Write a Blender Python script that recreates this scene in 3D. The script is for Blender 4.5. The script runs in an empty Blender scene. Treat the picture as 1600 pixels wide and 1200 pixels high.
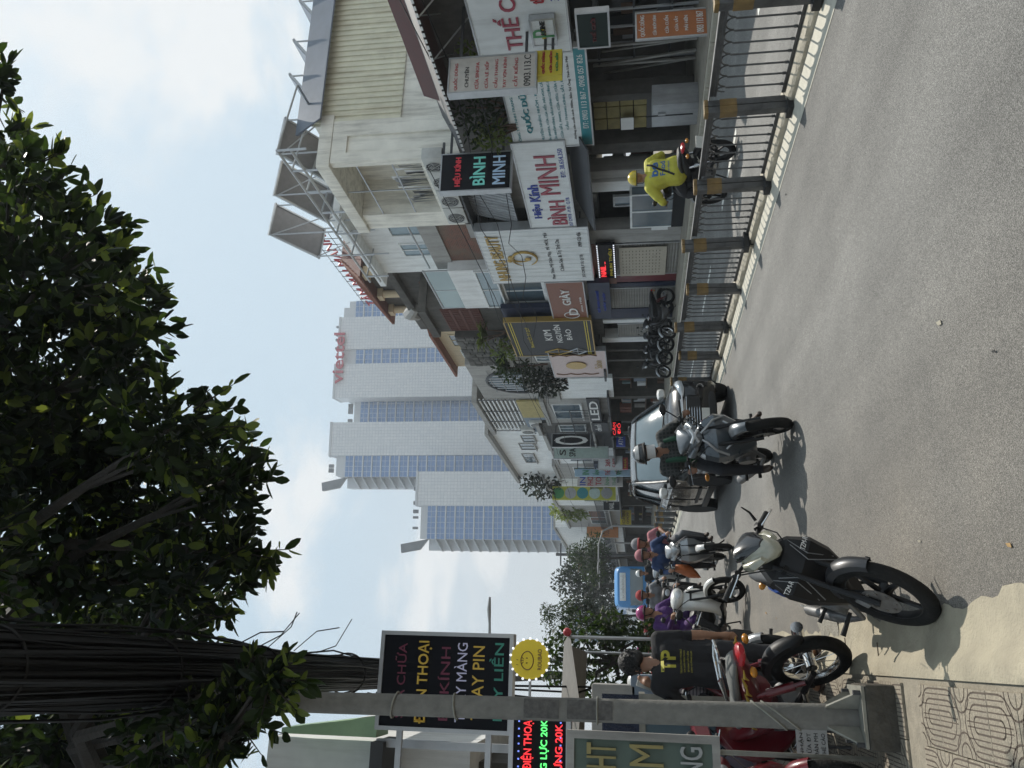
import bpy, bmesh, math, random
from mathutils import Vector, Matrix
from mathutils.bvhtree import BVHTree
random.seed(7)
SC = bpy.context.scene
COL = SC.collection
PI = math.pi
# ------------------------------------------------------------------ camera
FPX, HCAM = 1280.0, 1.55                      # focal length in pixels of a 1600 wide frame, eye height
_s = Vector((170-600, 997-800, FPX)).normalized()          # street direction seen by the camera (right, down, forward)
_dv = -(FPX*FPX+(450-600)*(170-600))/(997-800)
_z = Vector((450-600, _dv, FPX)).normalized()
_x = _s.cross(_z)
CR = Vector((_x[0], _s[0], _z[0])); CD = Vector((_x[1], _s[1], _z[1])); CF = Vector((_x[2], _s[2], _z[2]))
EYE = Vector((0, 0, HCAM))
cam = bpy.data.cameras.new('camera'); camo = bpy.data.objects.new('camera', cam); COL.objects.link(camo)
cam.sensor_width = 36; cam.lens = FPX/1600*36; cam.clip_end = 5000; cam.clip_start = .05
M = Matrix.Identity(4)                         # the phone was held upright: picture right is down in the world
for i in range(3):
    M[i][0] = CD[i]; M[i][1] = CR[i]; M[i][2] = -CF[i]; M[i][3] = EYE[i]
camo.matrix_world = M
SC.camera = camo
# ------------------------------------------------------------------ sky, sun, exposure
SUN_K, SUN_A = .58, .54                        # shadow of a 1 m post: .58 m towards -X, .54 m towards -Y
sun_dir = Vector((SUN_K, SUN_A, 1)).normalized()
elev = math.asin(sun_dir.z); azim = math.atan2(sun_dir.x, sun_dir.y)
W = bpy.data.worlds.new('World'); SC.world = W; W.use_nodes = True
nt = W.node_tree; N = nt.nodes; L = nt.links
for n in list(N): N.remove(n)
def nd(tree, kind, **kw):
    n = tree.nodes.new(kind)
    for k, v in kw.items():
        if k.startswith('i_'):
            key = k[2:]; key = int(key) if key.isdigit() else key
            n.inputs[key].default_value = v
        else: setattr(n, k, v)
    return n
out = nd(nt, 'ShaderNodeOutputWorld'); bg = nd(nt, 'ShaderNodeBackground'); bg.inputs[1].default_value = .1
sky = nd(nt, 'ShaderNodeTexSky', sky_type='NISHITA', sun_disc=False, sun_elevation=elev, sun_rotation=azim, air_density=1.0, dust_density=2.6, ozone_density=1.6, altitude=10)
geo = nd(nt, 'ShaderNodeTexCoord'); sep = nd(nt, 'ShaderNodeSeparateXYZ'); L.new(geo.outputs['Generated'], sep.inputs[0])
zz = nd(nt, 'ShaderNodeMath', operation='MAXIMUM', i_1=.02); L.new(sep.outputs[2], zz.inputs[0])
za = nd(nt, 'ShaderNodeMath', operation='ADD', i_1=.22); L.new(zz.outputs[0], za.inputs[0])
dx = nd(nt, 'ShaderNodeMath', operation='DIVIDE'); L.new(sep.outputs[0], dx.inputs[0]); L.new(za.outputs[0], dx.inputs[1])
dy = nd(nt, 'ShaderNodeMath', operation='DIVIDE'); L.new(sep.outputs[1], dy.inputs[0]); L.new(za.outputs[0], dy.inputs[1])
cmb = nd(nt, 'ShaderNodeCombineXYZ'); L.new(dx.outputs[0], cmb.inputs[0]); L.new(dy.outputs[0], cmb.inputs[1])
mp = nd(nt, 'ShaderNodeMapping'); mp.inputs['Location'].default_value = (1.2, 0.4, 5.03); L.new(cmb.outputs[0], mp.inputs[0])
cn = nd(nt, 'ShaderNodeTexNoise', i_Scale=1.5, i_Detail=10.0, i_Roughness=.52, i_Distortion=.15); L.new(mp.outputs[0], cn.inputs['Vector'])
cr = nd(nt, 'ShaderNodeMapRange', interpolation_type='SMOOTHSTEP'); cr.inputs[1].default_value = .53; cr.inputs[2].default_value = .63; L.new(cn.outputs[0], cr.inputs[0])
ck = nd(nt, 'ShaderNodeMath', operation='MULTIPLY', i_1=.88); L.new(cr.outputs[0], ck.inputs[0])
# milky humid air: the sky pales towards the horizon all round
hz = nd(nt, 'ShaderNodeMapRange', interpolation_type='SMOOTHSTEP'); hz.inputs[1].default_value = .75; hz.inputs[2].default_value = -.05; hz.inputs[3].default_value = .86; hz.inputs[4].default_value = .92; L.new(sep.outputs[2], hz.inputs[0])
mx0 = nd(nt, 'ShaderNodeMixRGB'); hc = nd(nt, 'ShaderNodeMixRGB'); hc.inputs[1].default_value = (5.15, 6.55, 7.55, 1); hc.inputs[2].default_value = (6.0, 6.25, 6.45, 1); hr = nd(nt, 'ShaderNodeMapRange', interpolation_type='SMOOTHSTEP'); hr.inputs[1].default_value = .42; hr.inputs[2].default_value = .0; L.new(sep.outputs[2], hr.inputs[0]); L.new(hr.outputs[0], hc.inputs[0]); L.new(hc.outputs[0], mx0.inputs[2]); L.new(hz.outputs[0], mx0.inputs[0]); L.new(sky.outputs[0], mx0.inputs[1])
mx = nd(nt, 'ShaderNodeMixRGB'); mx.inputs[2].default_value = (8.3, 8.4, 8.4, 1); L.new(ck.outputs[0], mx.inputs[0]); L.new(mx0.outputs[0], mx.inputs[1])
L.new(mx.outputs[0], bg.inputs[0]); L.new(bg.outputs[0], out.inputs[0])
sl = bpy.data.lights.new('sun', 'SUN'); sl.energy = 4.6; sl.angle = math.radians(.55); sl.color = (1, .95, .86)
so = bpy.data.objects.new('sun', sl); COL.objects.link(so); so.rotation_euler = sun_dir.to_track_quat('Z', 'Y').to_euler(); so.location = (20, 20, 40)
SC.view_settings.view_transform = 'Standard'; SC.view_settings.look = 'None'; SC.view_settings.exposure = 0.1; SC.view_settings.gamma = 1
SC.view_settings.use_curve_mapping = False
SC.render.engine = 'CYCLES'; SC.cycles.use_denoising = True; SC.cycles.use_adaptive_sampling = True; SC.cycles.adaptive_threshold = .025; SC.cycles.max_bounces = 6; SC.cycles.transparent_max_bounces = 8
SC.cycles.diffuse_bounces = 3; SC.cycles.glossy_bounces = 3; SC.cycles.volume_bounces = 0; SC.cycles.caustics_reflective = False; SC.cycles.caustics_refractive = False
# ------------------------------------------------------------------ survey helpers: a sighting (picture x, y) meets a known plane of the street
def ray(x, y): return CR*(600-y) + CD*(x-800) + CF*FPX
def P(x, y, X=None, Y=None, Z=None):
    d = ray(x, y)
    t = X/d.x if X is not None else (Y/d.y if Y is not None else (Z-HCAM)/d.z)
    return EYE + d*t
def zX(x, y, X): return P(x, y, X=X).z
def yX(y, X, x=900): return P(x, y, X=X).y
def rect(x0, x1, y0, y1, X):
    """picture box on a wall plane X -> near Y, far Y, bottom z, top z"""
    ym = (y0+y1)/2
    return yX(y0, X, (x0+x1)/2), yX(y1, X, (x0+x1)/2), zX(x1, ym, X), zX(x0, ym, X)
# ------------------------------------------------------------------ materials
MATS = {}
def mat(name, col, rough=.6, metal=0, var=.12, scale=6., bump=0., bscale=None, dirt=0., dirtcol=(.05, .045, .04), spec=.5, coat=0., emit=0, streak=False, alpha=1., trans=0.):
    if name in MATS: return MATS[name]
    m = bpy.data.materials.new(name); m.use_nodes = True; t = m.node_tree
    b = t.nodes['Principled BSDF']; lk = t.links
    b.inputs['Roughness'].default_value = rough; b.inputs['Metallic'].default_value = metal
    b.inputs['Specular IOR Level'].default_value = spec; b.inputs['Coat Weight'].default_value = coat
    b.inputs['Transmission Weight'].default_value = trans; b.inputs['Alpha'].default_value = alpha
    c = (*col, 1)
    tc = nd(t, 'ShaderNodeTexCoord')
    if var or dirt:
        no = nd(t, 'ShaderNodeTexNoise', i_Scale=scale, i_Detail=6., i_Roughness=.6); lk.new(tc.outputs['Object'], no.inputs['Vector'])
        mr = nd(t, 'ShaderNodeMapRange'); mr.inputs[1].default_value = .3; mr.inputs[2].default_value = .7; mr.inputs[3].default_value = 1-var; mr.inputs[4].default_value = 1+var; lk.new(no.outputs[0], mr.inputs[0])
        mu = nd(t, 'ShaderNodeVectorMath', operation='SCALE'); mu.inputs[0].default_value = col; lk.new(mr.outputs[0], mu.inputs['Scale'])
        last = mu.outputs[0]
        if dirt:
            mpn = nd(t, 'ShaderNodeMapping'); mpn.inputs['Scale'].default_value = (3.2, 3.2, .35) if streak else (1.3, 1.3, 1.3); lk.new(tc.outputs['Object'], mpn.inputs[0])
            n2 = nd(t, 'ShaderNodeTexNoise', i_Scale=1.6, i_Detail=9., i_Roughness=.68); lk.new(mpn.outputs[0], n2.inputs['Vector'])
            r2 = nd(t, 'ShaderNodeMapRange'); r2.inputs[1].default_value = .46; r2.inputs[2].default_value = .74; r2.inputs[4].default_value = dirt; lk.new(n2.outputs[0], r2.inputs[0])
            m2 = nd(t, 'ShaderNodeMixRGB'); m2.inputs[2].default_value = (*dirtcol, 1); lk.new(r2.outputs[0], m2.inputs[0]); lk.new(last, m2.inputs[1]); last = m2.outputs[0]
        lk.new(last, b.inputs['Base Color'])
        rr = nd(t, 'ShaderNodeMapRange'); rr.inputs[3].default_value = max(.02, rough-.08); rr.inputs[4].default_value = min(1, rough+.1); lk.new(no.outputs[0], rr.inputs[0]); lk.new(rr.outputs[0], b.inputs['Roughness'])
    else: b.inputs['Base Color'].default_value = c
    if bump:
        bn = nd(t, 'ShaderNodeTexNoise', i_Scale=bscale or scale*6, i_Detail=5.); lk.new(tc.outputs['Object'], bn.inputs['Vector'])
        bp = nd(t, 'ShaderNodeBump', i_Strength=bump, i_Distance=.02); lk.new(bn.outputs[0], bp.inputs['Height']); lk.new(bp.outputs[0], b.inputs['Normal'])
    if emit:
        b.inputs['Emission Color'].default_value = c; b.inputs['Emission Strength'].default_value = emit
    MATS[name] = m
    return m
def nodes_of(m): return m.node_tree, m.node_tree.nodes['Principled BSDF'], m.node_tree.links
# ------------------------------------------------------------------ mesh builder
def basis(d):
    d = Vector(d).normalized(); a = Vector((0, 0, 1)) if abs(d.z) < .9 else Vector((1, 0, 0))
    u = d.cross(a).normalized(); return u, d.cross(u).normalized()
class MB:
    def __init__(s): s.v = []; s.f = []
    def add(s, vs, fs):
        o = len(s.v); s.v += [Vector(p) for p in vs]; s.f += [tuple(o+i for i in f) for f in fs]; return s
    def box(s, c, d, rz=0, R=None):
        x, y, z = d[0]/2, d[1]/2, d[2]/2
        vs = [Vector((a*x, b*y, e*z)) for e in (-1, 1) for a, b in ((-1, -1), (1, -1), (1, 1), (-1, 1))]
        if R is None and rz: R = Matrix.Rotation(rz, 3, 'Z')
        if R is not None: vs = [R @ p for p in vs]
        c = Vector(c)
        return s.add([p+c for p in vs], [(3, 2, 1, 0), (4, 5, 6, 7), (0, 1, 5, 4), (1, 2, 6, 5), (2, 3, 7, 6), (3, 0, 4, 7)])
    def bb(s, a, b):
        a = Vector(a); b = Vector(b); return s.box((a+b)/2, [abs(b[i]-a[i]) for i in range(3)])
    def ring(s, pts, r, n=8, caps=True, closed=False):
        k = len(pts); pts = [Vector(p) for p in pts]
        if not isinstance(r, (list, tuple)): r = [r]*k
        rings = []; pu = None
        for i in range(k):
            if closed: d = pts[(i+1) % k]-pts[i-1]
            else: d = pts[min(i+1, k-1)]-pts[max(i-1, 0)]
            if d.length < 1e-9: d = Vector((0, 0, 1))
            d.normalize()
            if pu is None: u, w = basis(d)
            else:
                u = pu-d*pu.dot(d)
                if u.length < 1e-6: u, w = basis(d)
                u.normalize(); w = d.cross(u)
            pu = u
            rings.append([pts[i]+(u*math.cos(2*PI*j/n)+w*math.sin(2*PI*j/n))*r[i] for j in range(n)])
        return s.loft(rings, caps and not closed, closed)
    tube = ring
    def loft(s, rings, caps=True, closed=False):
        n = len(rings[0]); k = len(rings); fs = []
        for i in range(k if closed else k-1):
            a = i*n; b = ((i+1) % k)*n
            for j in range(n): fs.append((a+j, a+(j+1) % n, b+(j+1) % n, b+j))
        if caps: fs.append(tuple(range(n-1, -1, -1))); fs.append(tuple((k-1)*n+j for j in range(n)))
        return s.add([p for r in rings for p in r], fs)
    def cyl(s, a, b, r, n=12, r2=None): return s.ring([a, b], [r, r if r2 is None else r2], n)
    def prism(s, poly, axis, a, b):
        def mk(p, t):
            return (t, p[0], p[1]) if axis == 0 else ((p[0], t, p[1]) if axis == 1 else (p[0], p[1], t))
        n = len(poly)
        return s.add([mk(p, a) for p in poly]+[mk(p, b) for p in poly], [tuple(range(n-1, -1, -1)), tuple(range(n, 2*n))]+[(j, (j+1) % n, n+(j+1) % n, n+j) for j in range(n)])
    def ell(s, c, r, nu=12, nv=8, R=None):
        c = Vector(c); vs = []; fs = []
        for i in range(nv+1):
            t = PI*i/nv
            for j in range(nu):
                p = Vector((r[0]*math.sin(t)*math.cos(2*PI*j/nu), r[1]*math.sin(t)*math.sin(2*PI*j/nu), r[2]*math.cos(t)))
                vs.append(c+(R @ p if R is not None else p))
        for i in range(nv):
            for j in range(nu): fs.append((i*nu+j, (i+1)*nu+j, (i+1)*nu+(j+1) % nu, i*nu+(j+1) % nu))
        return s.add(vs, fs)
    def lathe(s, prof, c, axis=(0, 0, 1), n=16):
        u, w = basis(axis); d = Vector(axis).normalized(); c = Vector(c)
        return s.loft([[c+d*h+(u*math.cos(2*PI*j/n)+w*math.sin(2*PI*j/n))*r for j in range(n)] for r, h in prof])
    def torus(s, c, axis, R, r, n=32, m=10, sq=1.):
        u, w = basis(axis); d = Vector(axis).normalized(); c = Vector(c); rings = []
        for i in range(n):
            e = u*math.cos(2*PI*i/n)+w*math.sin(2*PI*i/n)
            rings.append([c+e*(R+r*math.cos(2*PI*j/m))+d*(r*sq*math.sin(2*PI*j/m)) for j in range(m)])
        return s.loft(rings, False, True)
    def blob(s, secs, n=16, axis=0, p=2.6):
        """secs: (t, c1, c2, h1, h2[, p]) superellipse rings across the axis"""
        rings = []
        for q in secs:
            t, c1, c2, h1, h2 = q[:5]; e = q[5] if len(q) > 5 else p; r = []
            for j in range(n):
                a = 2*PI*j/n; ca, sa = math.cos(a), math.sin(a)
                y = c1+h1*math.copysign(abs(ca)**(2/e), ca); z = c2+h2*math.copysign(abs(sa)**(2/e), sa)
                r.append((t, y, z) if axis == 0 else ((y, t, z) if axis == 1 else (y, z, t)))
            rings.append(r)
        return s.loft(rings)
    def sheet(s, grid):
        r = len(grid); c = len(grid[0])
        return s.add([p for g in grid for p in g], [(i*c+j, i*c+j+1, (i+1)*c+j+1, (i+1)*c+j) for i in range(r-1) for j in range(c-1)])
    def tf(s, m, start=0):
        for i in range(start, len(s.v)): s.v[i] = m @ s.v[i]
        return s
    def mir(s):
        o = [Vector((p.x, -p.y, p.z)) for p in s.v]; s.add(o, [tuple(reversed(f)) for f in list(s.f)]); return s
    def build(s, name, m, parent=None, world=True, smooth=None, bevel=0, solid=0, sub=0):
        me = bpy.data.meshes.new(name); off = wloc(parent) if (parent is not None and world) else Vector((0, 0, 0))
        me.from_pydata([p-off for p in s.v], [], s.f)
        if bevel or sub:
            b = bmesh.new(); b.from_mesh(me)
            bmesh.ops.recalc_face_normals(b, faces=b.faces)
            if bevel:
                es = [e for e in b.edges if len(e.link_faces) == 2 and e.calc_face_angle() > .5]
                bmesh.ops.bevel(b, geom=es, offset=bevel, segments=2, profile=.6, affect='EDGES', clamp_overlap=True)
            b.to_mesh(me); b.free()
        else:
            b = bmesh.new(); b.from_mesh(me); bmesh.ops.recalc_face_normals(b, faces=b.faces); b.to_mesh(me); b.free()
        return link(name, me, m, parent, smooth)
def wloc(o):
    v = Vector((0, 0, 0))
    while o is not None: v = v+Vector(o.location); o = o.parent
    return v
def link(name, me, m, parent=None, smooth=None):
    o = bpy.data.objects.new(name, me); COL.objects.link(o)
    if m is not None and not len(me.materials): me.materials.append(MATS[m] if isinstance(m, str) else m)
    if smooth is not False:
        me.shade_smooth(); me.set_sharp_from_angle(angle=math.radians(smooth or 38))
    if parent is not None: o.parent = parent
    return o
def tag(o, label=None, cat=None, group=None, kind=None):
    if label: o['label'] = label
    if cat: o['category'] = cat
    if group: o['group'] = group
    if kind: o['kind'] = kind
    return o
def thing(name, label, cat, loc=(0, 0, 0), rz=0, group=None):
    o = bpy.data.objects.new(name, None); COL.objects.link(o); o.location = loc; o.rotation_euler = (0, 0, rz); o.empty_display_size = .2
    return tag(o, label, cat, group)
def struct(o): o['kind'] = 'structure'; return o
def copy_tree(o, parent=None):
    c = o.copy(); COL.objects.link(c); c.parent = parent
    for ch in o.children: copy_tree(ch, c)
    return c
def inst(o, loc, parent, rot=None, scale=None):
    c = o.copy(); COL.objects.link(c); c.parent = parent; c.location = Vector(loc)-wloc(parent)
    if rot: c.rotation_euler = rot
    if scale: c.scale = scale
    return c
_tcache = {}
def text_mesh(body, bold=0.):
    if 'M' in body: bold = 0.
    if (body, bold) in _tcache: return _tcache[(body, bold)]
    cu = bpy.data.curves.new('txt', 'FONT'); cu.body = body; cu.size = 1; cu.offset = bold; cu.resolution_u = 3; cu.align_x = 'CENTER'; cu.align_y = 'CENTER'
    o = bpy.data.objects.new('txt', cu); COL.objects.link(o)
    dg = bpy.context.evaluated_depsgraph_get(); dg.update()
    me = bpy.data.meshes.new_from_object(o.evaluated_get(dg))
    vs = [v.co.copy() for v in me.vertices]; fs = [tuple(p.vertices) for p in me.polygons]
    bpy.data.objects.remove(o); bpy.data.curves.remove(cu); bpy.data.meshes.remove(me)
    _tcache[(body, bold)] = (vs, fs); return vs, fs
def text_mb(body, c, right, up, w, h, depth=.0, bold=0., mb=None):
    vs, fs = text_mesh(body, bold); mb = mb or MB()
    if not vs: return mb
    xa = min(v.x for v in vs); xb = max(v.x for v in vs); ya = min(v.y for v in vs); yb = max(v.y for v in vs)
    sx = w/(xb-xa); sy = h/max(yb-ya, 1e-6) if h else sx
    right = Vector(right).normalized(); up = Vector(up).normalized(); nrm = right.cross(up); c = Vector(c)
    q = [c+right*((v.x-(xa+xb)/2)*sx)+up*((v.y-(ya+yb)/2)*sy) for v in vs]
    if depth:
        n = len(q); from collections import Counter
        ed = Counter(); 
        for f in fs:
            for i in range(len(f)): ed[frozenset((f[i], f[(i+1) % len(f)]))] += 1
        side = []
        for f in fs:
            for i in range(len(f)):
                a, b = f[i], f[(i+1) % len(f)]
                if ed[frozenset((a, b))] == 1: side.append((b, a, n+a, n+b))
        return mb.add([p+nrm*depth for p in q]+q, list(fs)+side)
    return mb.add(q, fs)
def text(body, c, right, up, w, h, m, parent, depth=.004, bold=0., name='lettering', world=True):
    return text_mb(body, c, right, up, w, h, depth, bold).build(name, m, parent, world, smooth=False)
FX_R, FX_U = Vector((0, -1, 0)), Vector((0, 0, 1))     # reading direction on walls that face the street from the right
FY_R = Vector((1, 0, 0))                               # reading direction on boards that face the camera
# ================================================================== ground, road, kerbs, pavements
def asphalt():
    m = mat('asphalt', (.17, .165, .155), .85, var=0); t, b, lk = nodes_of(m)
    tc = nd(t, 'ShaderNodeTexCoord')
    v = nd(t, 'ShaderNodeTexVoronoi', i_Scale=75., feature='F1'); lk.new(tc.outputs['Object'], v.inputs['Vector'])
    fine = nd(t, 'ShaderNodeTexNoise', i_Scale=150., i_Detail=4., i_Roughness=.75); lk.new(tc.outputs['Object'], fine.inputs['Vector'])
    big = nd(t, 'ShaderNodeTexNoise', i_Scale=.55, i_Detail=6., i_Roughness=.6); lk.new(tc.outputs['Object'], big.inputs['Vector'])
    st = nd(t, 'ShaderNodeMapping'); st.inputs['Scale'].default_value = (1.6, .06, 1); lk.new(tc.outputs['Object'], st.inputs[0])
    wear = nd(t, 'ShaderNodeTexNoise', i_Scale=1.2, i_Detail=4.); lk.new(st.outputs[0], wear.inputs['Vector'])
    r1 = nd(t, 'ShaderNodeValToRGB'); e = r1.color_ramp.elements; e[0].position = .35; e[0].color = (.04, .039, .037, 1); e[1].position = .68; e[1].color = (.37, .36, .34, 1)
    x = e.new(.50); x.color = (.142, .138, .129, 1); lk.new(fine.outputs[0], r1.inputs[0])
    mr = nd(t, 'ShaderNodeMapRange'); mr.inputs[1].default_value = .3; mr.inputs[2].default_value = .7; mr.inputs[3].default_value = .76; mr.inputs[4].default_value = 1.2; lk.new(big.outputs[0], mr.inputs[0])
    mw = nd(t, 'ShaderNodeMapRange'); mw.inputs[1].default_value = .3; mw.inputs[2].default_value = .7; mw.inputs[3].default_value = .82; mw.inputs[4].default_value = 1.18; lk.new(wear.outputs[0], mw.inputs[0])
    vr = nd(t, 'ShaderNodeMapRange'); vr.inputs[3].default_value = .72; vr.inputs[4].default_value = 1.28; lk.new(v.outputs['Color'], vr.inputs[0])
    a = nd(t, 'ShaderNodeMath', operation='MULTIPLY'); lk.new(mr.outputs[0], a.inputs[0]); lk.new(mw.outputs[0], a.inputs[1])
    a2 = nd(t, 'ShaderNodeMath', operation='MULTIPLY'); lk.new(a.outputs[0], a2.inputs[0]); lk.new(vr.outputs[0], a2.inputs[1])
    s = nd(t, 'ShaderNodeVectorMath', operation='SCALE'); lk.new(r1.outputs[0], s.inputs[0]); lk.new(a2.outputs[0], s.inputs['Scale'])
    # brownish dust washed towards the left kerb
    sx = nd(t, 'ShaderNodeSeparateXYZ'); lk.new(tc.outputs['Object'], sx.inputs[0])
    dm = nd(t, 'ShaderNodeMapRange', interpolation_type='SMOOTHSTEP'); dm.inputs[1].default_value = 2.6; dm.inputs[2].default_value = .2; lk.new(sx.outputs[0], dm.inputs[0])
    d2 = nd(t, 'ShaderNodeMath', operation='MULTIPLY'); lk.new(dm.outputs[0], d2.inputs[0]); lk.new(big.outputs[0], d2.inputs[1])
    mx = nd(t, 'ShaderNodeMixRGB', blend_type='MULTIPLY'); mx.inputs[2].default_value = (1.05, .93, .78, 1); lk.new(d2.outputs[0], mx.inputs[0]); lk.new(s.outputs[0], mx.inputs[1])
    lk.new(mx.outputs[0], b.inputs['Base Color'])
    bp = nd(t, 'ShaderNodeBump', i_Strength=.55, i_Distance=.006); lk.new(fine.outputs[0], bp.inputs['Height']); lk.new(bp.outputs[0], b.inputs['Normal'])
    return m
asphalt()
mat('dust_ground', (.2, .185, .16), .9, var=.2, scale=.4)
mat('kerb_concrete', (.42, .385, .31), .85, var=.16, scale=7, bump=.5, bscale=60, dirt=.45, dirtcol=(.2, .17, .13))
mat('strip_concrete', (.5, .475, .4), .85, var=.1, scale=9, bump=.3, bscale=90, dirt=.25, dirtcol=(.3, .27, .22))
mat('apron_concrete', (.335, .298, .22), .88, var=.2, scale=3.5, bump=.5, bscale=55, dirt=.35, dirtcol=(.2, .175, .14))
mat('patch_concrete', (.26, .24, .2), .9, var=.25, scale=30, bump=.8, bscale=70)
mat('tile_stone', (.27, .235, .18), .85, var=.3, scale=60, bump=.5, bscale=160, dirt=.3, dirtcol=(.18, .15, .12))
mat('tile_groove', (.085, .065, .05), .95, var=.2, scale=20)
mat('grout', (.25, .22, .17), .9, var=.2, scale=12, bump=.4)
mat('pavement_far', (.26, .235, .19), .9, var=.2, scale=3)
mat('paint_white', (.62, .62, .58), .8, var=.25, scale=14)
g = MB().bb((-600, -60, -.5), (900, 1500, -.03)).build('ground', 'dust_ground'); struct(g)
r = MB().add([(-.6, -8, 0), (10.6, -8, 0), (10.6, 420, 0), (-.6, 420, 0)], [(0, 1, 2, 3)]).build('road', 'asphalt'); struct(r)
# right pavement
pr = MB().bb((10.35, -5, -.03), (26, 420, .14)).build('right_pavement', 'pavement_far'); struct(pr)
k0 = MB().bb((10.2, 0, -.02), (10.348, 1.18, .13)).build('kerb_block', 'kerb_concrete', pr, bevel=.015)
for i in range(1, 40): inst(k0, (0, i*1.2, 0), pr)
# lane markings beyond the median
lm = MB()
for i in range(26): lm.bb((7.3, 6+i*4.5, .001), (7.42, 8.2+i*4.5, .004))
struct(lm.build('lane_marking', 'paint_white'))
# concrete roll-up gutter on the left, ragged against the asphalt
rnd = random.Random(3); rows = []
def apron_edge(y): return .30+.025*math.sin(y*2.1)+.02*math.sin(y*5.3+1)+.014*math.sin(y*17)
y = -4.
while y < 60:
    e = apron_edge(y)+rnd.uniform(-.012, .012)
    rows.append([(e, y, .004), (e-.02, y, .008), (.20, y, .012+rnd.uniform(0, .003)), (.10, y, .035), (.05, y, .07), (.02, y, .084), (-.05, y, .086)])
    y += .06 if y < 9 else .5
gut = struct(MB().sheet(rows).build('gutter_apron', 'apron_concrete', smooth=60))
pt = MB(); c0 = P(1295, 975, Z=0)
ring_ = [(c0.x+(.12+.05*math.sin(3*a+1)+rnd.uniform(-.015, .015))*math.cos(a)*1.2-.0, c0.y+(.35+.1*math.sin(2*a))*math.sin(a)) for a in [2*PI*i/36 for i in range(36)]]
pt.add([(p[0], p[1], .014+max(0, (.2-p[0])*.12)) for p in ring_]+[(c0.x, c0.y, .03)], [(i, (i+1) % 36, 36) for i in range(36)])
pt.build('cement_patch', 'patch_concrete', gut)
for px, py, ln in ((1322, 1018, .1), (1372, 1022, .05)):
    q = P(px, py, Z=.06); MB().box((q.x+.02, q.y, q.z-.001), (ln+.05, .007, .006), rz=rnd.uniform(-.2, .2)).build('joint_gap', 'tile_groove', gut)
# left pavement with grooved cement tiles
pl = struct(MB().bb((-14, -5, -.03), (-.05, 90, .07)).build('left_pavement', 'grout'))
plf = MB().add([(-14, 9.6, .082), (-.06, 9.6, .082), (-.06, 90, .082), (-14, 90, .082)], [(0, 1, 2, 3)]).build('far_paving', 'pavement_far', pl)
T = .3
def groove(mb, pts, w=.0085, z=.0158):
    for i in range(len(pts)-1):
        a = Vector((*pts[i], 0)); b = Vector((*pts[i+1], 0)); d = (b-a)
        if d.length < 1e-6: continue
        n = Vector((-d.y, d.x, 0)).normalized()*w/2; e = d.normalized()*w*.3
        mb.add([a-n-e+Vector((0, 0, z)), b-n+e+Vector((0, 0, z)), b+n+e+Vector((0, 0, z)), a+n-e+Vector((0, 0, z))], [(0, 1, 2, 3)])
def tile_proto():
    t = MB().bb((-.1475, -.1475, 0), (.1475, .1475, .0152)).build('paving_tile', 'tile_stone', pl, False, bevel=.003)
    gm = MB()
    for k, rr in enumerate((.035, .085, .135)):
        gm_p = [(rr*math.cos(a), -.02+rr*math.sin(a)) for a in [PI*i/12 for i in range(13)]]
        groove(gm, [(rr, -.147)]+gm_p+[(-rr, -.147)])
    for s in (-1, 1):
        for rr in (.06, .105):
            groove(gm, [(s*.147+(-s)*rr*math.cos(a), .147-rr*math.sin(a)) for a in [PI/2*i/7 for i in range(8)]])
    for xx in (-.11, -.06, -.011, .011, .06, .11): groove(gm, [(xx, -.14), (xx, .03 if abs(xx) > .1 else .09)], .006)
    g2 = gm.build('groove_pattern', 'tile_groove', t, False, smooth=False)
    return t, g2
t0, g0 = tile_proto(); first = True
for i in range(-3, 9):
    for j in range(3):
        p = Vector((-.23-j*T, 3.55+i*T+.15*(0), .07))
        if 1 <= i and abs(p.y-5.15) < .13: continue
        if first: a, first = t0, False; a.location = p-wloc(pl)
        else:
            a = inst(t0, p, pl); b_ = g0.copy(); COL.objects.link(b_); b_.parent = a
        a.rotation_euler = (rnd.uniform(-.006, .006), rnd.uniform(-.006, .006), (PI if (i+j) % 2 else 0)+rnd.uniform(-.008, .008))
for i in range(9, 18):
    for j in range(3):
        p = Vector((-.23-j*T, 3.55+i*T, .07)); a = inst(t0, p, pl); b_ = g0.copy(); COL.objects.link(b_); b_.parent = a
        a.rotation_euler = (0, 0, PI if (i+j) % 2 else 0)
pv = None
for i in range(34):
    for j in range(6):
        p = Vector((-1.09-j*.105, 2.9+i*.205+(.1 if j % 2 else 0), .07))
        if pv is None: pv = MB().bb((-.049, -.099, 0), (.049, .099, .014)).build('paver_block', 'tile_stone', pl, False, bevel=.003); pv.location = p-wloc(pl)
        else: inst(pv, p, pl)
struct(pl)
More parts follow.
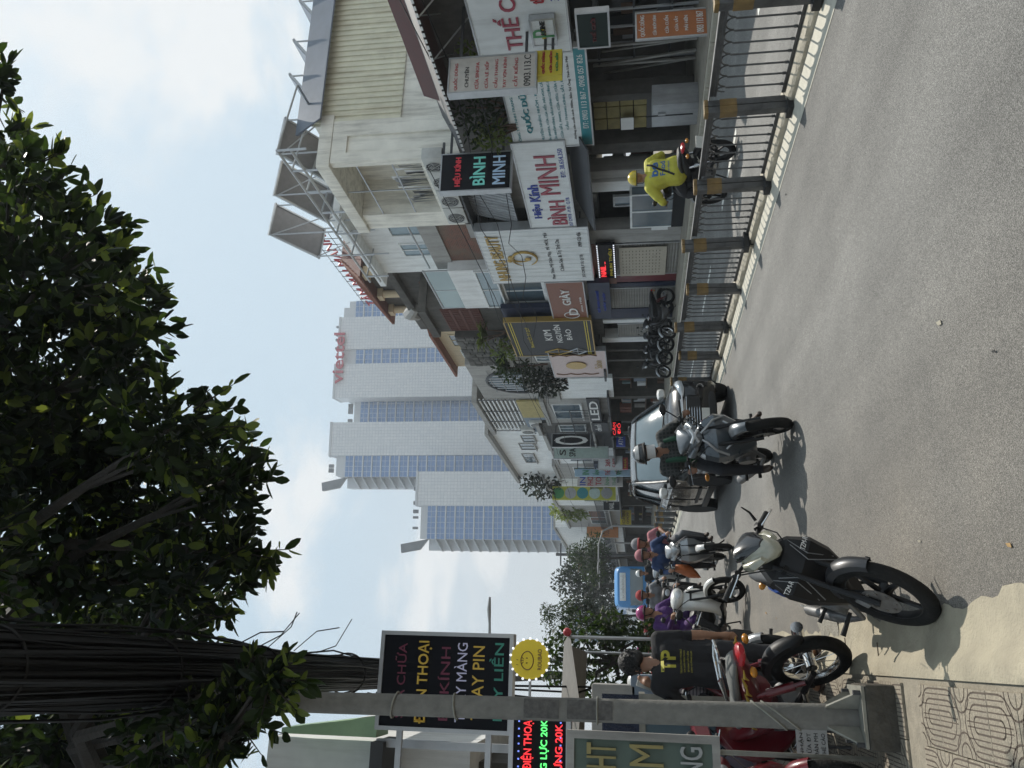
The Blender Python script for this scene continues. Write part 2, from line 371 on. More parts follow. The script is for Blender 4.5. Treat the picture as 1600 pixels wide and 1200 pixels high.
# small litter on the carriageway
lit = mat('litter_leaf', (.32, .2, .08), .8); lit2 = mat('litter_paper', (.34, .31, .24), .8); dk = mat('litter_dark', (.02, .02, .02), .8)
for i, (px, py, m_, lb) in enumerate(((1439, 846, lit2, 'pale dry leaf lying on asphalt near black motorbike front wheel'), (1580, 852, lit, 'orange brown dry leaf on asphalt at lower right of picture'), (1470, 505, lit2, 'pale straw coloured leaf scrap lying in mid road'), (1556, 549, dk, 'tiny black scrap lying on open asphalt'), (1229, 304, dk, 'black and white paper scrap on road beside median'), (1198, 958, lit, 'small reddish leaf by the ragged gutter edge'), (1214, 966, lit, 'orange leaf scrap by gutter beyond black motorbike'))):
    q = P(px, py, Z=0); s = .007+.004*(i % 3)
    o = MB().add([(q.x-s, q.y-s*1.6, .006), (q.x+s*.8, q.y-s, .006), (q.x+s, q.y+s*1.8, .012), (q.x-s*.5, q.y+s, .008), (q.x-s, q.y-s*1.6, .008), (q.x+s*.8, q.y-s, .008), (q.x+s, q.y+s*1.8, .014), (q.x-s*.5, q.y+s, .01)], [(3, 2, 1, 0), (4, 5, 6, 7), (0, 1, 5, 4), (1, 2, 6, 5), (2, 3, 7, 6), (3, 0, 4, 7)]).build('litter', m_)
    tag(o, lb, 'litter')
# ================================================================== median kerb and fence
mk = MB().add([(4.69, -4, .004), (5.05, -4, .004), (5.05, 140, .004), (4.69, 140, .004)], [(0, 1, 2, 3)])
med = struct(mk.build('median_strip', 'strip_concrete'))
def kerb_block(seed):
    q = random.Random(seed); rows = []
    for i in range(13):
        yy = i/12*1.36; ch = q.uniform(0, .012); ch2 = q.uniform(0, .02) if q.random() < .6 else .045
        rows.append([(5.05+ch*.5, yy, .0), (5.05+ch, yy, .035), (5.055+ch2, yy, .062-ch*.4), (5.12+ch, yy, .07), (5.30, yy, .072), (5.34, yy, .05), (5.34, yy, 0)])
    return MB().sheet(rows)
KB = [kerb_block(s).build('kerb_block', 'kerb_concrete', med, smooth=25) for s in range(4)]
for k in KB: k.location.y = -9
PS, PY0 = 1.39, 5.5
for i in range(-4, 60):
    if 0 <= i+4 < 4: o = KB[i+4]
    else: o = KB[i % 4].copy(); COL.objects.link(o); o.parent = med
    o.location = (0, PY0+i*PS+.01, 0)
# stains where the posts stand
steel = mat('fence_steel', (.085, .087, .09), .5, .35, var=.35, scale=9, bump=.15, dirt=.4, dirtcol=(.1, .085, .065))
mat('fence_yellow', (.19, .12, .04), .6, var=.3, scale=12, dirt=.35, dirtcol=(.12, .09, .05))
mat('fence_rail', (.16, .165, .17), .38, .5, var=.25, scale=6)
fence = thing('median_fence', 'long dark steel median fence with hooped bars and yellow capped posts', 'fence', (5.1, PY0, 0))
FX = 5.19
def post_proto():
    m = MB().bb((5.02, -.044, .0), (5.085, .044, .80)).bb((5.095, -.044, .0), (5.16, .044, .80)).bb((5.085, -.036, .02), (5.095, .045, .84))
    p = m.build('post', steel, fence, False, bevel=.006); p.location = (0, 0, 0)
    c = MB().bb((5.012, -.052, .80), (5.088, .052, .84)).bb((5.092, -.052, .80), (5.168, .052, .84)).build('post_cap', 'fence_yellow', p, False, bevel=.008)
    b = MB().bb((5.0165, -.0475, .53), (5.0885, .0475, .69)).bb((5.0915, -.0475, .53), (5.1635, .0475, .69)).build('yellow_band', 'fence_yellow', p, False)
    f = MB().bb((4.985, -.09, .0), (5.2, .09, .075)).build('base_plate', dk, p, False, bevel=.01)
    return p
pp = post_proto()
def put(o, y):
    o.location = Vector((0, y, 0))-wloc(fence)
NP = 26
for i in range(-2, NP):
    o = pp if i == -2 else copy_tree(pp, fence)
    put(o, PY0+i*PS)
    o.rotation_euler = (random.uniform(-.025, .03), random.uniform(-.015, .02), 0)
nb = 8; x0b = [(.095+(PS-.19)*(k+.5)/nb) for k in range(nb)]
def bar_proto():
    return MB().cyl((FX, 0, .10), (FX, 0, .635), .009, 6).cyl((FX, 0, .098), (FX, 0, .135), .014, 6).build('bar', steel, None, smooth=60)
def hoop_proto():
    w = (PS-.19)/nb
    return MB().tube([(FX+.012, w/2-w/2*math.cos(a)*1., .635+.075*math.sin(a)) for a in [PI*i/10 for i in range(11)]], .008, 6).build('hoop', steel, None, smooth=60)
b0, h0 = bar_proto(), hoop_proto(); nbar = 0
far_mb = MB()
for i in range(-2, NP-1):
    y0 = PY0+i*PS
    fr = MB().bb((FX-.02, y0+.07, .735), (FX+.02, y0+PS-.07, .77)).bb((FX-.022, y0+.07, .71), (FX+.022, y0+PS-.07, .7335)).bb((FX-.02, y0+.06, .072), (FX+.02, y0+PS-.06, .105)).build('panel_frame', 'fence_rail' if False else steel, fence, bevel=.003)
    if i < 14:
        for k in range(nb):
            o = b0 if nbar == 0 else b0.copy()
            if nbar: COL.objects.link(o)
            o.parent = fr; o.location = Vector((0, y0+x0b[k], 0))-wloc(fence); nbar += 1
            if k < nb:
                h = h0 if nbar == 1 else h0.copy()
                if nbar > 1: COL.objects.link(h)
                h.parent = fr; h.location = Vector((0, y0+x0b[k]-(PS-.19)/nb/2*0-(x0b[1]-x0b[0])*(1 if k == nb-1 else 0)*0, 0))-wloc(fence)
                if k == nb-1: h.location.y -= (x0b[1]-x0b[0])*.5; h.scale = (1, .5, 1); h.location.y += (x0b[1]-x0b[0])*.5
    else:
        for k in range(nb): far_mb.bb((FX-.009, y0+x0b[k]-.009, .1), (FX+.009, y0+x0b[k]+.009, .77))
tag(far_mb.build('far_bars', steel, fence), kind='stuff')
MB().bb((FX-.03, PY0-2*PS, .7705), (FX+.03, PY0+(NP-1)*PS, .78)).build('top_rail_edge', 'fence_rail', fence)
# ================================================================== office towers in the distance
def towers():
    tile = mat('tower_tile', (.52, .54, .56), .45, var=0); t, b, lk = nodes_of(tile)
    tc = nd(t, 'ShaderNodeTexCoord'); sx = nd(t, 'ShaderNodeSeparateXYZ'); lk.new(tc.outputs['Object'], sx.inputs[0])
    cb = nd(t, 'ShaderNodeCombineXYZ'); lk.new(sx.outputs[0], cb.inputs[0]); lk.new(sx.outputs[2], cb.inputs[1])
    br = nd(t, 'ShaderNodeTexBrick', offset=0., squash=1.); br.inputs['Scale'].default_value = 1; br.inputs['Brick Width'].default_value = 1.0; br.inputs['Row Height'].default_value = 1.0; br.inputs['Mortar Size'].default_value = .055
    br.inputs['Color1'].default_value = (.68, .69, .70, 1); br.inputs['Color2'].default_value = (.6, .62, .64, 1); br.inputs['Mortar'].default_value = (.42, .44, .47, 1)
    lk.new(cb.outputs[0], br.inputs['Vector']); lk.new(br.outputs[0], b.inputs['Base Color'])
    mat('tower_glass', (.10, .2, .4), .12, .3, var=.18, scale=.8, spec=.8)
    mat('tower_frame', (.5, .52, .54), .5, var=.06, scale=.3)
    mat('tower_dark', (.12, .13, .14), .6, var=.2, scale=.4)
    mat('tower_red', (.42, .03, .06), .5, var=.05)
    D = 235.; p0 = P(800, 700, Y=D); ang = math.radians(-7)
    ex = Vector((math.cos(ang), math.sin(ang), 0)); nrm = Vector((-ex.y, ex.x, 0))
    def loc(x, y, back=0):
        d = ray(x, y); q = p0+nrm*back; t_ = (q-EYE).dot(nrm)/d.dot(nrm); w = EYE+d*t_
        return (w-q).dot(ex), w.z
    def tower(label, y0, y1, xt, back, segs, depth=28, name='office_tower', fins=False):
        """segs: list of (kind, ya, yb, x_top) in picture columns"""
        ya, yb = loc(xt, y1, back)[0], loc(xt, y0, back)[0]
        base = p0+nrm*back+ex*((ya+yb)/2); root = thing(name, label, 'building', (base.x, base.y, 0), ang); cx = (ya+yb)/2
        zt = loc(xt, (y0+y1)/2, back)[1]
        MB().bb((ya-cx+.4, 1.2, 0), (yb-cx-.4, depth, zt-1.2)).build('core', 'tower_frame', root, False)
        for kind, s0, s1, xs in segs:
            xa, xb = loc(xs, s1, back)[0]-cx, loc(xs, s0, back)[0]-cx; z1 = loc(xs, (s0+s1)/2, back)[1]
            if kind == 't':
                MB().bb((xa, 0, 0), (xb, 8, z1)).build('tile_facade', tile, root, False)
                MB().bb((xa-.15, -.2, z1), (xb+.15, 8.2, z1+.7)).build('parapet', 'tower_frame', root, False)
            else:
                fh = loc(700, 720, back)[1]-loc(714.6, 720, back)[1]
                MB().bb((xa, .9, z1-fh*.75), (xb, 8, z1)).build('top_band', 'tower_frame', root, False)
                n = int((z1-14)/fh); z = z1-fh*.75
                for i in range(n):
                    MB().bb((xa+.02, .6, z-fh*.86), (xb-.02, 1.3, z-.02)).build('window', 'tower_glass', root, False, smooth=False)
                    e = MB().bb((xa, .3, z-fh), (xb, 1.3, z-fh*.86))
                    nm = max(2, int((xb-xa)/1.6))
                    for q in range(nm+1): e.bb((xa+(xb-xa)*q/nm-.05, .5, z-fh*.86), (xa+(xb-xa)*q/nm+.05, .7, z))
                    e.bb((xa, .52, z-fh*.42), (xb, .62, z-fh*.38))
                    e.build('floor_band', 'tower_frame', root, False, smooth=False)
                    if fins and s1 == y1:
                        MB().add([(xa, .3, z-fh*.95), (xa, .3, z-fh*.86), (xa-3.6, 3, z-fh*1.5), (xa-3.6, 3, z-fh*1.4), (xa, 4, z-fh*.95), (xa, 4, z-fh*.86), (xa-3.6, 6, z-fh*1.5), (xa-3.6, 6, z-fh*1.4)], [(0, 1, 3, 2), (4, 6, 7, 5), (0, 4, 5, 1), (2, 3, 7, 6), (0, 2, 6, 4), (1, 5, 7, 3)]).build('sun_fin', 'tower_frame', root, False, smooth=False)
                    z -= fh
                if fins and s1 == y1:
                    MB().add([(xa, 2, z1-2), (xa-3.2, 4, z1+1), (xa-4.2, 5, z1+6.8), (xa-1.6, 4, z1+6.8), (xa, 4, z1-2), (xa-3.2, 6, z1+1), (xa-4.2, 7, z1+6.8), (xa-1.6, 6, z1+6.8)], [(0, 1, 2, 3), (7, 6, 5, 4), (0, 4, 5, 1), (1, 5, 6, 2), (2, 6, 7, 3), (3, 7, 4, 0)]).build('crown_screen', 'tower_dark', root, False, smooth=False)
                    MB().bb((xa-3.4, 4, 0), (xa-.02, 9, z1-2)).build('stair_wall', 'tower_frame', root, False)
        for k in range(5):
            MB().box((ya-cx+(yb-ya)*random.uniform(.1, .9), 4, zt+.7+.75), (random.uniform(.4, 1.2), 1.0, 1.5)).build('roof_plant', 'tower_dark', root, False)
        return root, cx, zt
    a, cx, zt = tower('tall hazy grey tiled office tower carrying red rooftop letters', 478, 622, 527, 18, [('g', 470, 496, 545), ('t', 496, 546, 532), ('g', 546, 569, 545), ('t', 569, 622, 524)])
    s0, s1 = loc(532, 600, 18)[0]-cx, loc(532, 521, 18)[0]-cx
    hgt = loc(527, 560, 18)[1]-loc(544, 560, 18)[1]
    text('viettel', ((s0+s1)/2, -.5, zt-1.6+hgt*.2), (1, 0, 0), (0, 0, 1), s1-s0, hgt, 'tower_red', a, .6, .012, world=False)
    tower('recessed glass link block between two tiled office towers', 622, 660, 548, 26, [('g', 624, 660, 552)], name='link_block')
    tower('middle tiled office tower with flared crown and slanted sun fins', 660, 745, 519, 12, [('t', 660, 712, 518), ('g', 712, 745, 528)], fins=True)
    tower('lower front tiled office tower with slanted fins on its left edge', 737, 842, 652, 0, [('t', 737, 790, 653), ('g', 790, 842, 656)], fins=True)
towers()
# pale block far down the street
mat('far_white', (.55, .57, .58), .7, var=.05, scale=.2); mat('far_glass', (.16, .22, .3), .2, var=.1, spec=.8)
q0 = P(900, 970, Y=150.)
fb = thing('far_building', 'pale long building with a row of windows far down the street', 'building', (q0.x, 150, 0))
za, zb = P(893, 960, Y=150.).z, P(962, 960, Y=150.).z
xa, xb = P(900, 1003, Y=150.).x, P(900, 942, Y=150.).x
MB().bb((xa, 150, 0), (xb, 165, za)).build('wall', 'far_white', fb)
MB().bb((xa-.3, 149.6, za), (xb+.3, 165, za+.5)).build('parapet', 'far_white', fb)
for r_ in range(3):
    for i in range(11):
        w_ = (xb-xa)/11
        MB().bb((xa+w_*(i+.15), 149.9, za-1.8-r_*3), (xa+w_*(i+.85), 150.2, za-.6-r_*3)).build('window', 'far_glass', fb, smooth=False)
# ================================================================== shop row on the right
mat('cream_wall', (.83, .80, .71), .85, var=.1, scale=2, bump=.2, bscale=30, dirt=.55, dirtcol=(.16, .14, .11), streak=True)
mat('white_wall', (.78, .79, .78), .8, var=.1, scale=2, bump=.1, dirt=.42, dirtcol=(.3, .29, .26), streak=True)
mat('grey_wall', (.36, .35, .33), .85, var=.12, scale=3, bump=.2, dirt=.5, dirtcol=(.1, .09, .08), streak=True)
mat('dark_wall', (.085, .08, .072), .9, var=.3, scale=3, bump=.3, dirt=.5, dirtcol=(.035, .032, .03), streak=True)  # real dark walls; in open shops the low albedo stands in for shade
mat('peach_wall', (.55, .45, .3), .8, var=.08, dirt=.3, dirtcol=(.2, .17, .12), streak=True)
mat('corrugated_cream', (.72, .69, .54), .5, .2, var=.12, scale=2, dirt=.4, dirtcol=(.24, .15, .06), streak=True)
mat('slate_sheet', (.135, .155, .19), .45, .3, var=.12, scale=1.5, dirt=.2)
mat('maroon_sheet', (.10, .035, .03), .55, .1, var=.15, scale=2, dirt=.3)
mat('tin_grey', (.33, .34, .35), .5, .35, var=.15, scale=3, dirt=.55, dirtcol=(.12, .11, .1), streak=True)
mat('dark_tin', (.06, .062, .066), .6, .2, var=.2, scale=3)
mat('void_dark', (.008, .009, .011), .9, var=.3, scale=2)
mat('shutter_metal', (.27, .26, .235), .5, .3, var=.14, scale=3, dirt=.4, dirtcol=(.12, .1, .08), streak=True)
mat('board_white', (.72, .74, .735), .5, var=.08, scale=2, dirt=.34, dirtcol=(.3, .29, .27), streak=True)
mat('alu', (.42, .43, .44), .35, .6, var=.12, scale=5)
mat('black_board', (.006, .007, .011), .5, var=.1, spec=.15)
mat('navy_board', (.011, .018, .045), .55, var=.12, scale=3)
mat('slate_board', (.016, .018, .023), .6, var=.1)
mat('brown_board', (.20, .075, .045), .5, var=.1, scale=3)
mat('pink_board', (.56, .45, .43), .5, var=.06)
mat('green_dark_board', (.015, .035, .03), .4, var=.1)
mat('orange_banner', (.38, .13, .045), .7, var=.15, scale=4)
mat('yellow_board', (.58, .47, .04), .6, var=.12)
mat('lime_board', (.45, .45, .06), .6, var=.12)
mat('orange_board', (.50, .19, .06), .5, var=.08)
mat('teal_print', (.03, .22, .25), .5, var=.05); mat('red_print', (.42, .04, .05), .5, var=.05); mat('pink_red_print', (.33, .05, .08), .45, var=.08)
mat('blue_print', (.03, .06, .33), .5, var=.05); mat('gold_print', (.42, .28, .08), .35, .5, var=.1); mat('black_print', (.02, .02, .02), .5, var=0)
mat('white_print', (.72, .72, .7), .5, var=.03); mat('green_print', (.05, .26, .08), .5, var=.05); mat('yellow_print', (.6, .47, .03), .5, var=.05)
mat('brown_print', (.16, .08, .04), .5); mat('orange_print', (.55, .16, .03), .5)
mat('led_red', (1., .05, .06), .5, var=0, emit=.8); mat('led_green', (.15, 1., .25), .5, var=0, emit=.9); mat('led_white', (.9, .93, 1.), .5, var=0, emit=.9); mat('led_blue', (.2, .3, 1.), .5, var=0, emit=.9)
mat('window_glass', (.09, .13, .16), .08, 0, var=.15, scale=2, spec=1.); mat('pane_blue', (.2, .27, .3), .1, .1, var=.1, spec=.9)
mat('clear_glass', (.55, .68, .7), .05, 0, var=0, spec=.8, alpha=.45)
mat('brick_red', (.2, .07, .045), .9, var=0)
def brickify():
    t, b, lk = nodes_of(MATS['brick_red']); tc = nd(t, 'ShaderNodeTexCoord'); sx = nd(t, 'ShaderNodeSeparateXYZ'); lk.new(tc.outputs['Object'], sx.inputs[0])
    cb = nd(t, 'ShaderNodeCombineXYZ'); lk.new(sx.outputs[1], cb.inputs[0]); lk.new(sx.outputs[2], cb.inputs[1])
    br = nd(t, 'ShaderNodeTexBrick'); br.inputs['Scale'].default_value = 4.6; br.inputs['Color1'].default_value = (.22, .07, .045, 1); br.inputs['Color2'].default_value = (.12, .05, .035, 1); br.inputs['Mortar'].default_value = (.2, .17, .14, 1); br.inputs['Mortar Size'].default_value = .03
    lk.new(cb.outputs[0], br.inputs['Vector']); no = nd(t, 'ShaderNodeTexNoise', i_Scale=1.7, i_Detail=7.); lk.new(tc.outputs['Object'], no.inputs['Vector'])
    mr = nd(t, 'ShaderNodeMapRange'); mr.inputs[1].default_value = .45; mr.inputs[2].default_value = .62; mr.inputs[4].default_value = .75; lk.new(no.outputs[0], mr.inputs[0])
    mx = nd(t, 'ShaderNodeMixRGB'); mx.inputs[2].default_value = (.16, .13, .1, 1); lk.new(mr.outputs[0], mx.inputs[0]); lk.new(br.outputs[0], mx.inputs[1]); lk.new(mx.outputs[0], b.inputs['Base Color'])
brickify()
mat('rust_tile', (.12, .045, .035), .8, var=.2, scale=4, bump=.3); mat('orange_lattice', (.2, .075, .045), .8, var=.15); mat('timber', (.1, .06, .04), .8, var=.2)
FXW = 11.6                                             # facade line
def R(x0, x1, y0, y1, X=FXW, yref=None):
    yr = (y0+y1)/2 if yref is None else yref; xm = (x0+x1)/2
    return P(xm, y0, X=X).y, P(xm, y1, X=X).y, P(x1, yr, X=X).z, P(x0, yr, X=X).z
def wallbox(root, name, m, r, X0=FXW, X1=None, bevel=0):
    """r = near Y, far Y, z0, z1; the street face lies at X0"""
    return MB().bb((X0, r[0], r[2]), (X0+.3 if X1 is None else X1, r[1], r[3])).build(name, m, root, bevel=bevel)
def corrug_face(r, X0, pitch=.12, amp=.03, vertical=True, tilt=0.):
    """ribbed sheet facing the street; ribs run up (vertical) or along Y"""
    ya, yb, za, zb = r; mb = MB(); rows = []
    if vertical:
        n = max(2, int((yb-ya)/pitch))
        for z_, xo in ((za, -tilt), (zb, 0)):
            row = []
            for i in range(n):
                y_ = ya+(yb-ya)*i/n; w = (yb-ya)/n
                row += [(X0+xo, y_, z_), (X0+xo, y_+w*.4, z_), (X0+xo-amp, y_+w*.5, z_), (X0+xo-amp, y_+w*.9, z_)]
            rows.append(row)
    else:
        n = max(2, int((zb-za)/pitch))
        for i in range(n):
            z_ = za+(zb-za)*i/n; w = (zb-za)/n
            for dz, dx in ((0, 0), (.45*w, -amp), (.8*w, -amp)): rows.append([(X0+dx, ya, z_+dz), (X0+dx, yb, z_+dz)])
    return mb.sheet(rows)
def window(root, r, X0, m='window_glass', fm='white_wall', cols=2, name='window', sill=True):
    ya, yb, za, zb = r; f = MB(); t = .05
    f.bb((X0-.05, ya, za), (X0+.02, ya+t, zb)).bb((X0-.05, yb-t, za), (X0+.02, yb, zb)).bb((X0-.05, ya+t, zb-t), (X0+.02, yb-t, zb)).bb((X0-.05, ya+t, za), (X0+.02, yb-t, za+t))
    for i in range(1, cols): yy = ya+(yb-ya)*i/cols; f.bb((X0-.04, yy-.02, za+t), (X0+.02, yy+.02, zb-t))
    o = f.build(name, fm, root)
    MB().bb((X0-.012, ya+t*.5, za+t*.5), (X0+.01, yb-t*.5, zb-t*.5)).build('pane', m, o)
    if sill: MB().bb((X0-.13, ya-.06, za-.07), (X0+.02, yb+.06, za-.002)).build('sill', fm, o)
    return o
def lines(root, tl, right, W_, H_, rows, d=.006, parent=None):
    """rows: (text, centre x 0-1, centre y from top 0-1, width 0-1, height 0-1, material)"""
    up = Vector((0, 0, 1)); nrm = Vector(right).cross(up)
    for tx, cx, cy, w, h, m in rows:
        bold = .008 if h > .1 else .004
        text(tx, Vector(tl)+Vector(right)*(cx*W_)-up*(cy*H_)+nrm*.002, right, up, w*W_, h*H_, m, parent or root, d if h < .12 else d*4, bold)
def street_sign(name, label, x0, x1, y0, y1, m, rows, X=10.95, yref=None, thick=.18, ribs=False, frame='alu', cat='sign', tilt=0):
    r = R(x0, x1, y0, y1, X, yref); root = thing(name, label, cat, (X, (r[0]+r[1])/2, r[2]))
    if ribs:
        corrug_face(r, X, .24, .02).build('ribbed_panel', m, root); MB().bb((X+.002, r[0], r[2]), (X+thick, r[1], r[3])).build('backing', m, root)
    else: MB().bb((X, r[0], r[2]), (X+thick, r[1], r[3])).build('panel', m, root)
    if frame:
        f = MB(); e = .035
        for a, b in (((r[0]-e, r[2]-e), (r[1]+e, r[2])), ((r[0]-e, r[3]), (r[1]+e, r[3]+e)), ((r[0]-e, r[2]), (r[0], r[3])), ((r[1], r[2]), (r[1]+e, r[3]))):
            f.bb((X-.015, a[0], a[1]), (X+thick, b[0], b[1]))
        f.build('frame', frame, root)
    f = MB()
    for yy in (r[0]+.4, r[1]-.4):
        for zz_ in (r[3]-.3, r[2]+.2): MB().bb((X+thick, yy-.02, zz_), (FXW+.05, yy+.02, zz_+.04)).build('bracket', 'dark_tin', root)
    lines(root, (X-(.02 if ribs else 0), r[1], r[3]), FX_R, r[1]-r[0], r[3]-r[2], rows)
    return root, r
def blade_sign(name, label, x0, x1, y0, y1, m, rows, Xm=10.8, thick=.16, frame='alu', group=None, bracket=True):
    Y = P((x0+x1)/2, (y0+y1)/2, X=Xm).y; a = P((x0+x1)/2, y1, Y=Y).x; b = P((x0+x1)/2, y0, Y=Y).x
    z0 = P(x1, (y0+y1)/2, Y=Y).z; z1 = P(x0, (y0+y1)/2, Y=Y).z
    root = thing(name, label, 'sign', ((a+b)/2, Y, z0), group=group)
    MB().bb((a, Y, z0), (b, Y+thick, z1)).build('panel', m, root)
    if frame:
        e = .03; f = MB()
        f.bb((a-e, Y-.012, z0-e), (b+e, Y+thick+.01, z0)).bb((a-e, Y-.012, z1), (b+e, Y+thick+.01, z1+e)).bb((a-e, Y-.012, z0), (a, Y+thick+.01, z1)).bb((b, Y-.012, z0), (b+e, Y+thick+.01, z1)).build('frame', frame, root)
    if bracket:
        for zz_ in (z1-.2, z0+.15): MB().bb((b, Y+.04, zz_), (max(FXW, b+.2), Y+.08, zz_+.05)).build('bracket', 'dark_tin', root)
    lines(root, (a, Y, z1), FY_R, b-a, z1-z0, rows)
    return root, (a, b, z0, z1, Y)
def building(name, label, y0, y1, X=FXW, x=900):
    return thing(name, label, 'building', (X, (P(x, y0, X=X).y+P(x, y1, X=X).y)/2, .14))
GZ = .14
def yy(y, X=FXW, x=1000): return P(x, y, X=X).y
def shutter(root, y0, y1, ztop, X, m='shutter_metal'):
    r = (yy(y0, X), yy(y1, X), GZ, ztop); o = corrug_face(r, X, .085, .018, False).build('roller_shutter', m, root, smooth=20)
    [MB().bb((X-.03, q_, GZ), (X+.06, q_+.05, ztop)).build('guide_rail', 'alu', o) for q_ in (r[0]-.05, r[1])]
    return o
def pillar(root, y0, y1, ztop, X, m):
    return MB().bb((X, yy(y0, X), GZ), (X+.4, yy(y1, X), ztop)).build('pillar', m, root, bevel=.01)
# ---- single storey metal workshop (nearest)
B = building('workshop_building', 'low metal workshop with maroon valance and open dark ground floor', -130, 193)
ya, yb = yy(-150), yy(193); YS = P(600, 252, X=FXW).y     # camera-facing flank of the cream house
lo = R(632, 760, -150, 193, FXW+.02, 100); MB().bb((FXW+.02, ya, 3.2), (FXW+.3, YS-.02, zX(655, 80, 11.35))).build('mid_wall', 'dark_wall', B); MB().bb((FXW+.35, ya, zX(655, 80, 11.35)-.12), (FXW+12, YS-.02, zX(655, 80, 11.35))).build('roof_sheet', 'tin_grey', B)
r = R(628, 674, -150, 166, 11.1, 80); MB().add([(11.1, r[0], r[2]), (11.1, r[1], r[2]), (11.35, r[1], r[3]), (11.35, r[0], r[3]), (FXW, r[0], r[2]), (FXW, r[1], r[2]), (FXW, r[1], r[3]), (FXW, r[0], r[3])], [(0, 1, 2, 3), (7, 6, 5, 4), (0, 4, 5, 1), (3, 2, 6, 7), (0, 3, 7, 4), (1, 5, 6, 2)]).build('maroon_valance', 'maroon_sheet', B)
r = R(676, 696, -150, 246, 10.5, 100); zc = r[3]
can = MB().sheet([[(10.5, r[0], zc-.02), (10.5, r[1], zc-.02)], [(FXW, r[0], zc+.55), (FXW, r[1], zc+.55)]]).sheet([[(10.5, r[0], zc), (10.5, r[1], zc)], [(FXW, r[0], zc+.57), (FXW, r[1], zc+.57)]]).build('canopy', 'dark_tin', B)
e = MB(); n_ = int((r[1]-r[0])/.16)
for i in range(n_): e.bb((10.485, r[0]+i*.16, zc-.045), (10.499, r[0]+i*.16+.09, zc-.0))
e.build('canopy_edge', 'white_print', can)
cs = MB()
for yv in [r[0]+i*1.1 for i in range(int((r[1]-r[0])/1.1))]:
    cs.tube([(10.52, yv, zc-.03), (FXW, yv, zc+.5)], .02, 5).tube([(10.55, yv, zc-.05), (FXW, yv, zc-.75)], .016, 5).tube([(10.55, yv, zc-.05), (FXW, yv+1.1, zc-.1)], .014, 5)
cs.build('canopy_strut', 'alu', can)
wy0, wy1, wy2 = yy(-150), yy(160), yy(232)
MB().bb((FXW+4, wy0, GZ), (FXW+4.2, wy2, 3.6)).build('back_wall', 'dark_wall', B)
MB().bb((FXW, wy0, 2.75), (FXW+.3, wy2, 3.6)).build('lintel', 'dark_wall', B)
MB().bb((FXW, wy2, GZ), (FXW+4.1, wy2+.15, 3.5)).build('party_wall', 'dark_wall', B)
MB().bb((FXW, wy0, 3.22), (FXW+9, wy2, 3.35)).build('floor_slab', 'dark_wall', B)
pillar(B, 146, 156, 2.75, FXW, 'dark_wall'); pillar(B, -40, -20, 2.75, FXW, 'cream_wall'); pillar(B, 222, 234, 3.2, FXW-.02, 'dark_wall')
rk = random.Random(5)
rack = thing('steel_rack', 'steel rack of metal profiles inside the dark open workshop', 'rack', (FXW+1.2, yy(70), GZ))
for i in range(3): MB().bb((FXW+.7, yy(20)+.1, GZ+.5+.75*i), (FXW+1.5, yy(140), GZ+.54+.75*i)).build('shelf', 'dark_tin', rack)
for i in range(5): yv = yy(20)+.15+(yy(140)-yy(20)-.3)*i/4; [MB().bb((FXW+xo, yv-.02, GZ), (FXW+xo+.04, yv+.02, 2.4)).build('upright', 'tin_grey', rack) for xo in (.7, 1.46)]
for i in range(26):
    yv = rk.uniform(yy(25), yy(120)); zz_ = GZ+.54+.75*rk.randrange(3); h = rk.uniform(.08, .55)
    MB().box((FXW+.95+rk.uniform(0, .4), yv, zz_+h/2+.002), (rk.uniform(.1, .4), rk.uniform(.08, .5), h)).build('stacked_stock', rk.choice(['tin_grey', 'dark_tin', 'timber', 'dark_tin', 'void_dark']), rack)
for i, (a_, b_) in enumerate(((88, 100), (106, 128), (118, 140))):
    y_ = yy(a_); o = MB().tube([(FXW+.35, y_, GZ), (FXW+.75, y_+rk.uniform(.3, .9), 2.3)], .035, 5).tube([(FXW+.45, y_+.12, GZ), (FXW+.85, y_+rk.uniform(.4, 1.), 2.1)], .025, 5).build('leaning_profiles', 'shutter_metal')
    tag(o, ['pale metal profiles leaning in workshop opening behind the orange banner', 'grey metal bars leaning in the middle of the workshop opening', 'thin metal bars leaning beside the grey workshop pillar'][i], 'metal profiles')
# ---- cream house with deep balcony
B = building('cream_house', 'cream house with deep recessed balcony and solar racks on its roof', 193, 338)
zt = P(491, 252, X=FXW).z; zb = 3.2
op = R(533, 676, 258, 335, FXW, 298); ya, yb = YS, yy(338)
def flank(x0, x1, y0, y1, yr): return P(500, y1, Y=YS).x, P(500, y0, Y=YS).x, P(x1, yr, Y=YS).z, P(x0, yr, Y=YS).z
f1 = flank(492, 720, 199, 252, 225)
MB().bb((FXW, YS, zb), (f1[1], op[0], zt-.35)).build('side_pier', 'cream_wall', B, bevel=.02)
MB().bb((FXW+.282, YS-.06, zt-.75), (f1[1]-.352, YS-.001, zt-.36)).bb((FXW+.002, YS-.06, zb), (FXW+.28, YS-.001, zt-.36)).bb((f1[1]-.35, YS-.06, zb), (f1[1]+.1, YS-.001, zt-.36)).build('flank_moulding', 'cream_wall', B)
f2 = flank(516, 634, -160, 199, 100); n_ = int((f2[1]-f2[0])/.17); rows = []
for z_ in (f2[2], f2[3]+.3):
    row = []
    for i in range(n_):
        x_ = f2[0]+.02+i*.17; row += [(x_, YS-.02, z_), (x_+.07, YS-.02, z_), (x_+.085, YS-.055, z_), (x_+.155, YS-.055, z_)]
    rows.append(row)
MB().sheet(rows).build('corrugated_siding', 'corrugated_cream', B, smooth=20)
MB().bb((f2[0], YS, 3.2), (f2[1], YS+8, f2[3]+.2)).build('rear_wing', 'cream_wall', B)
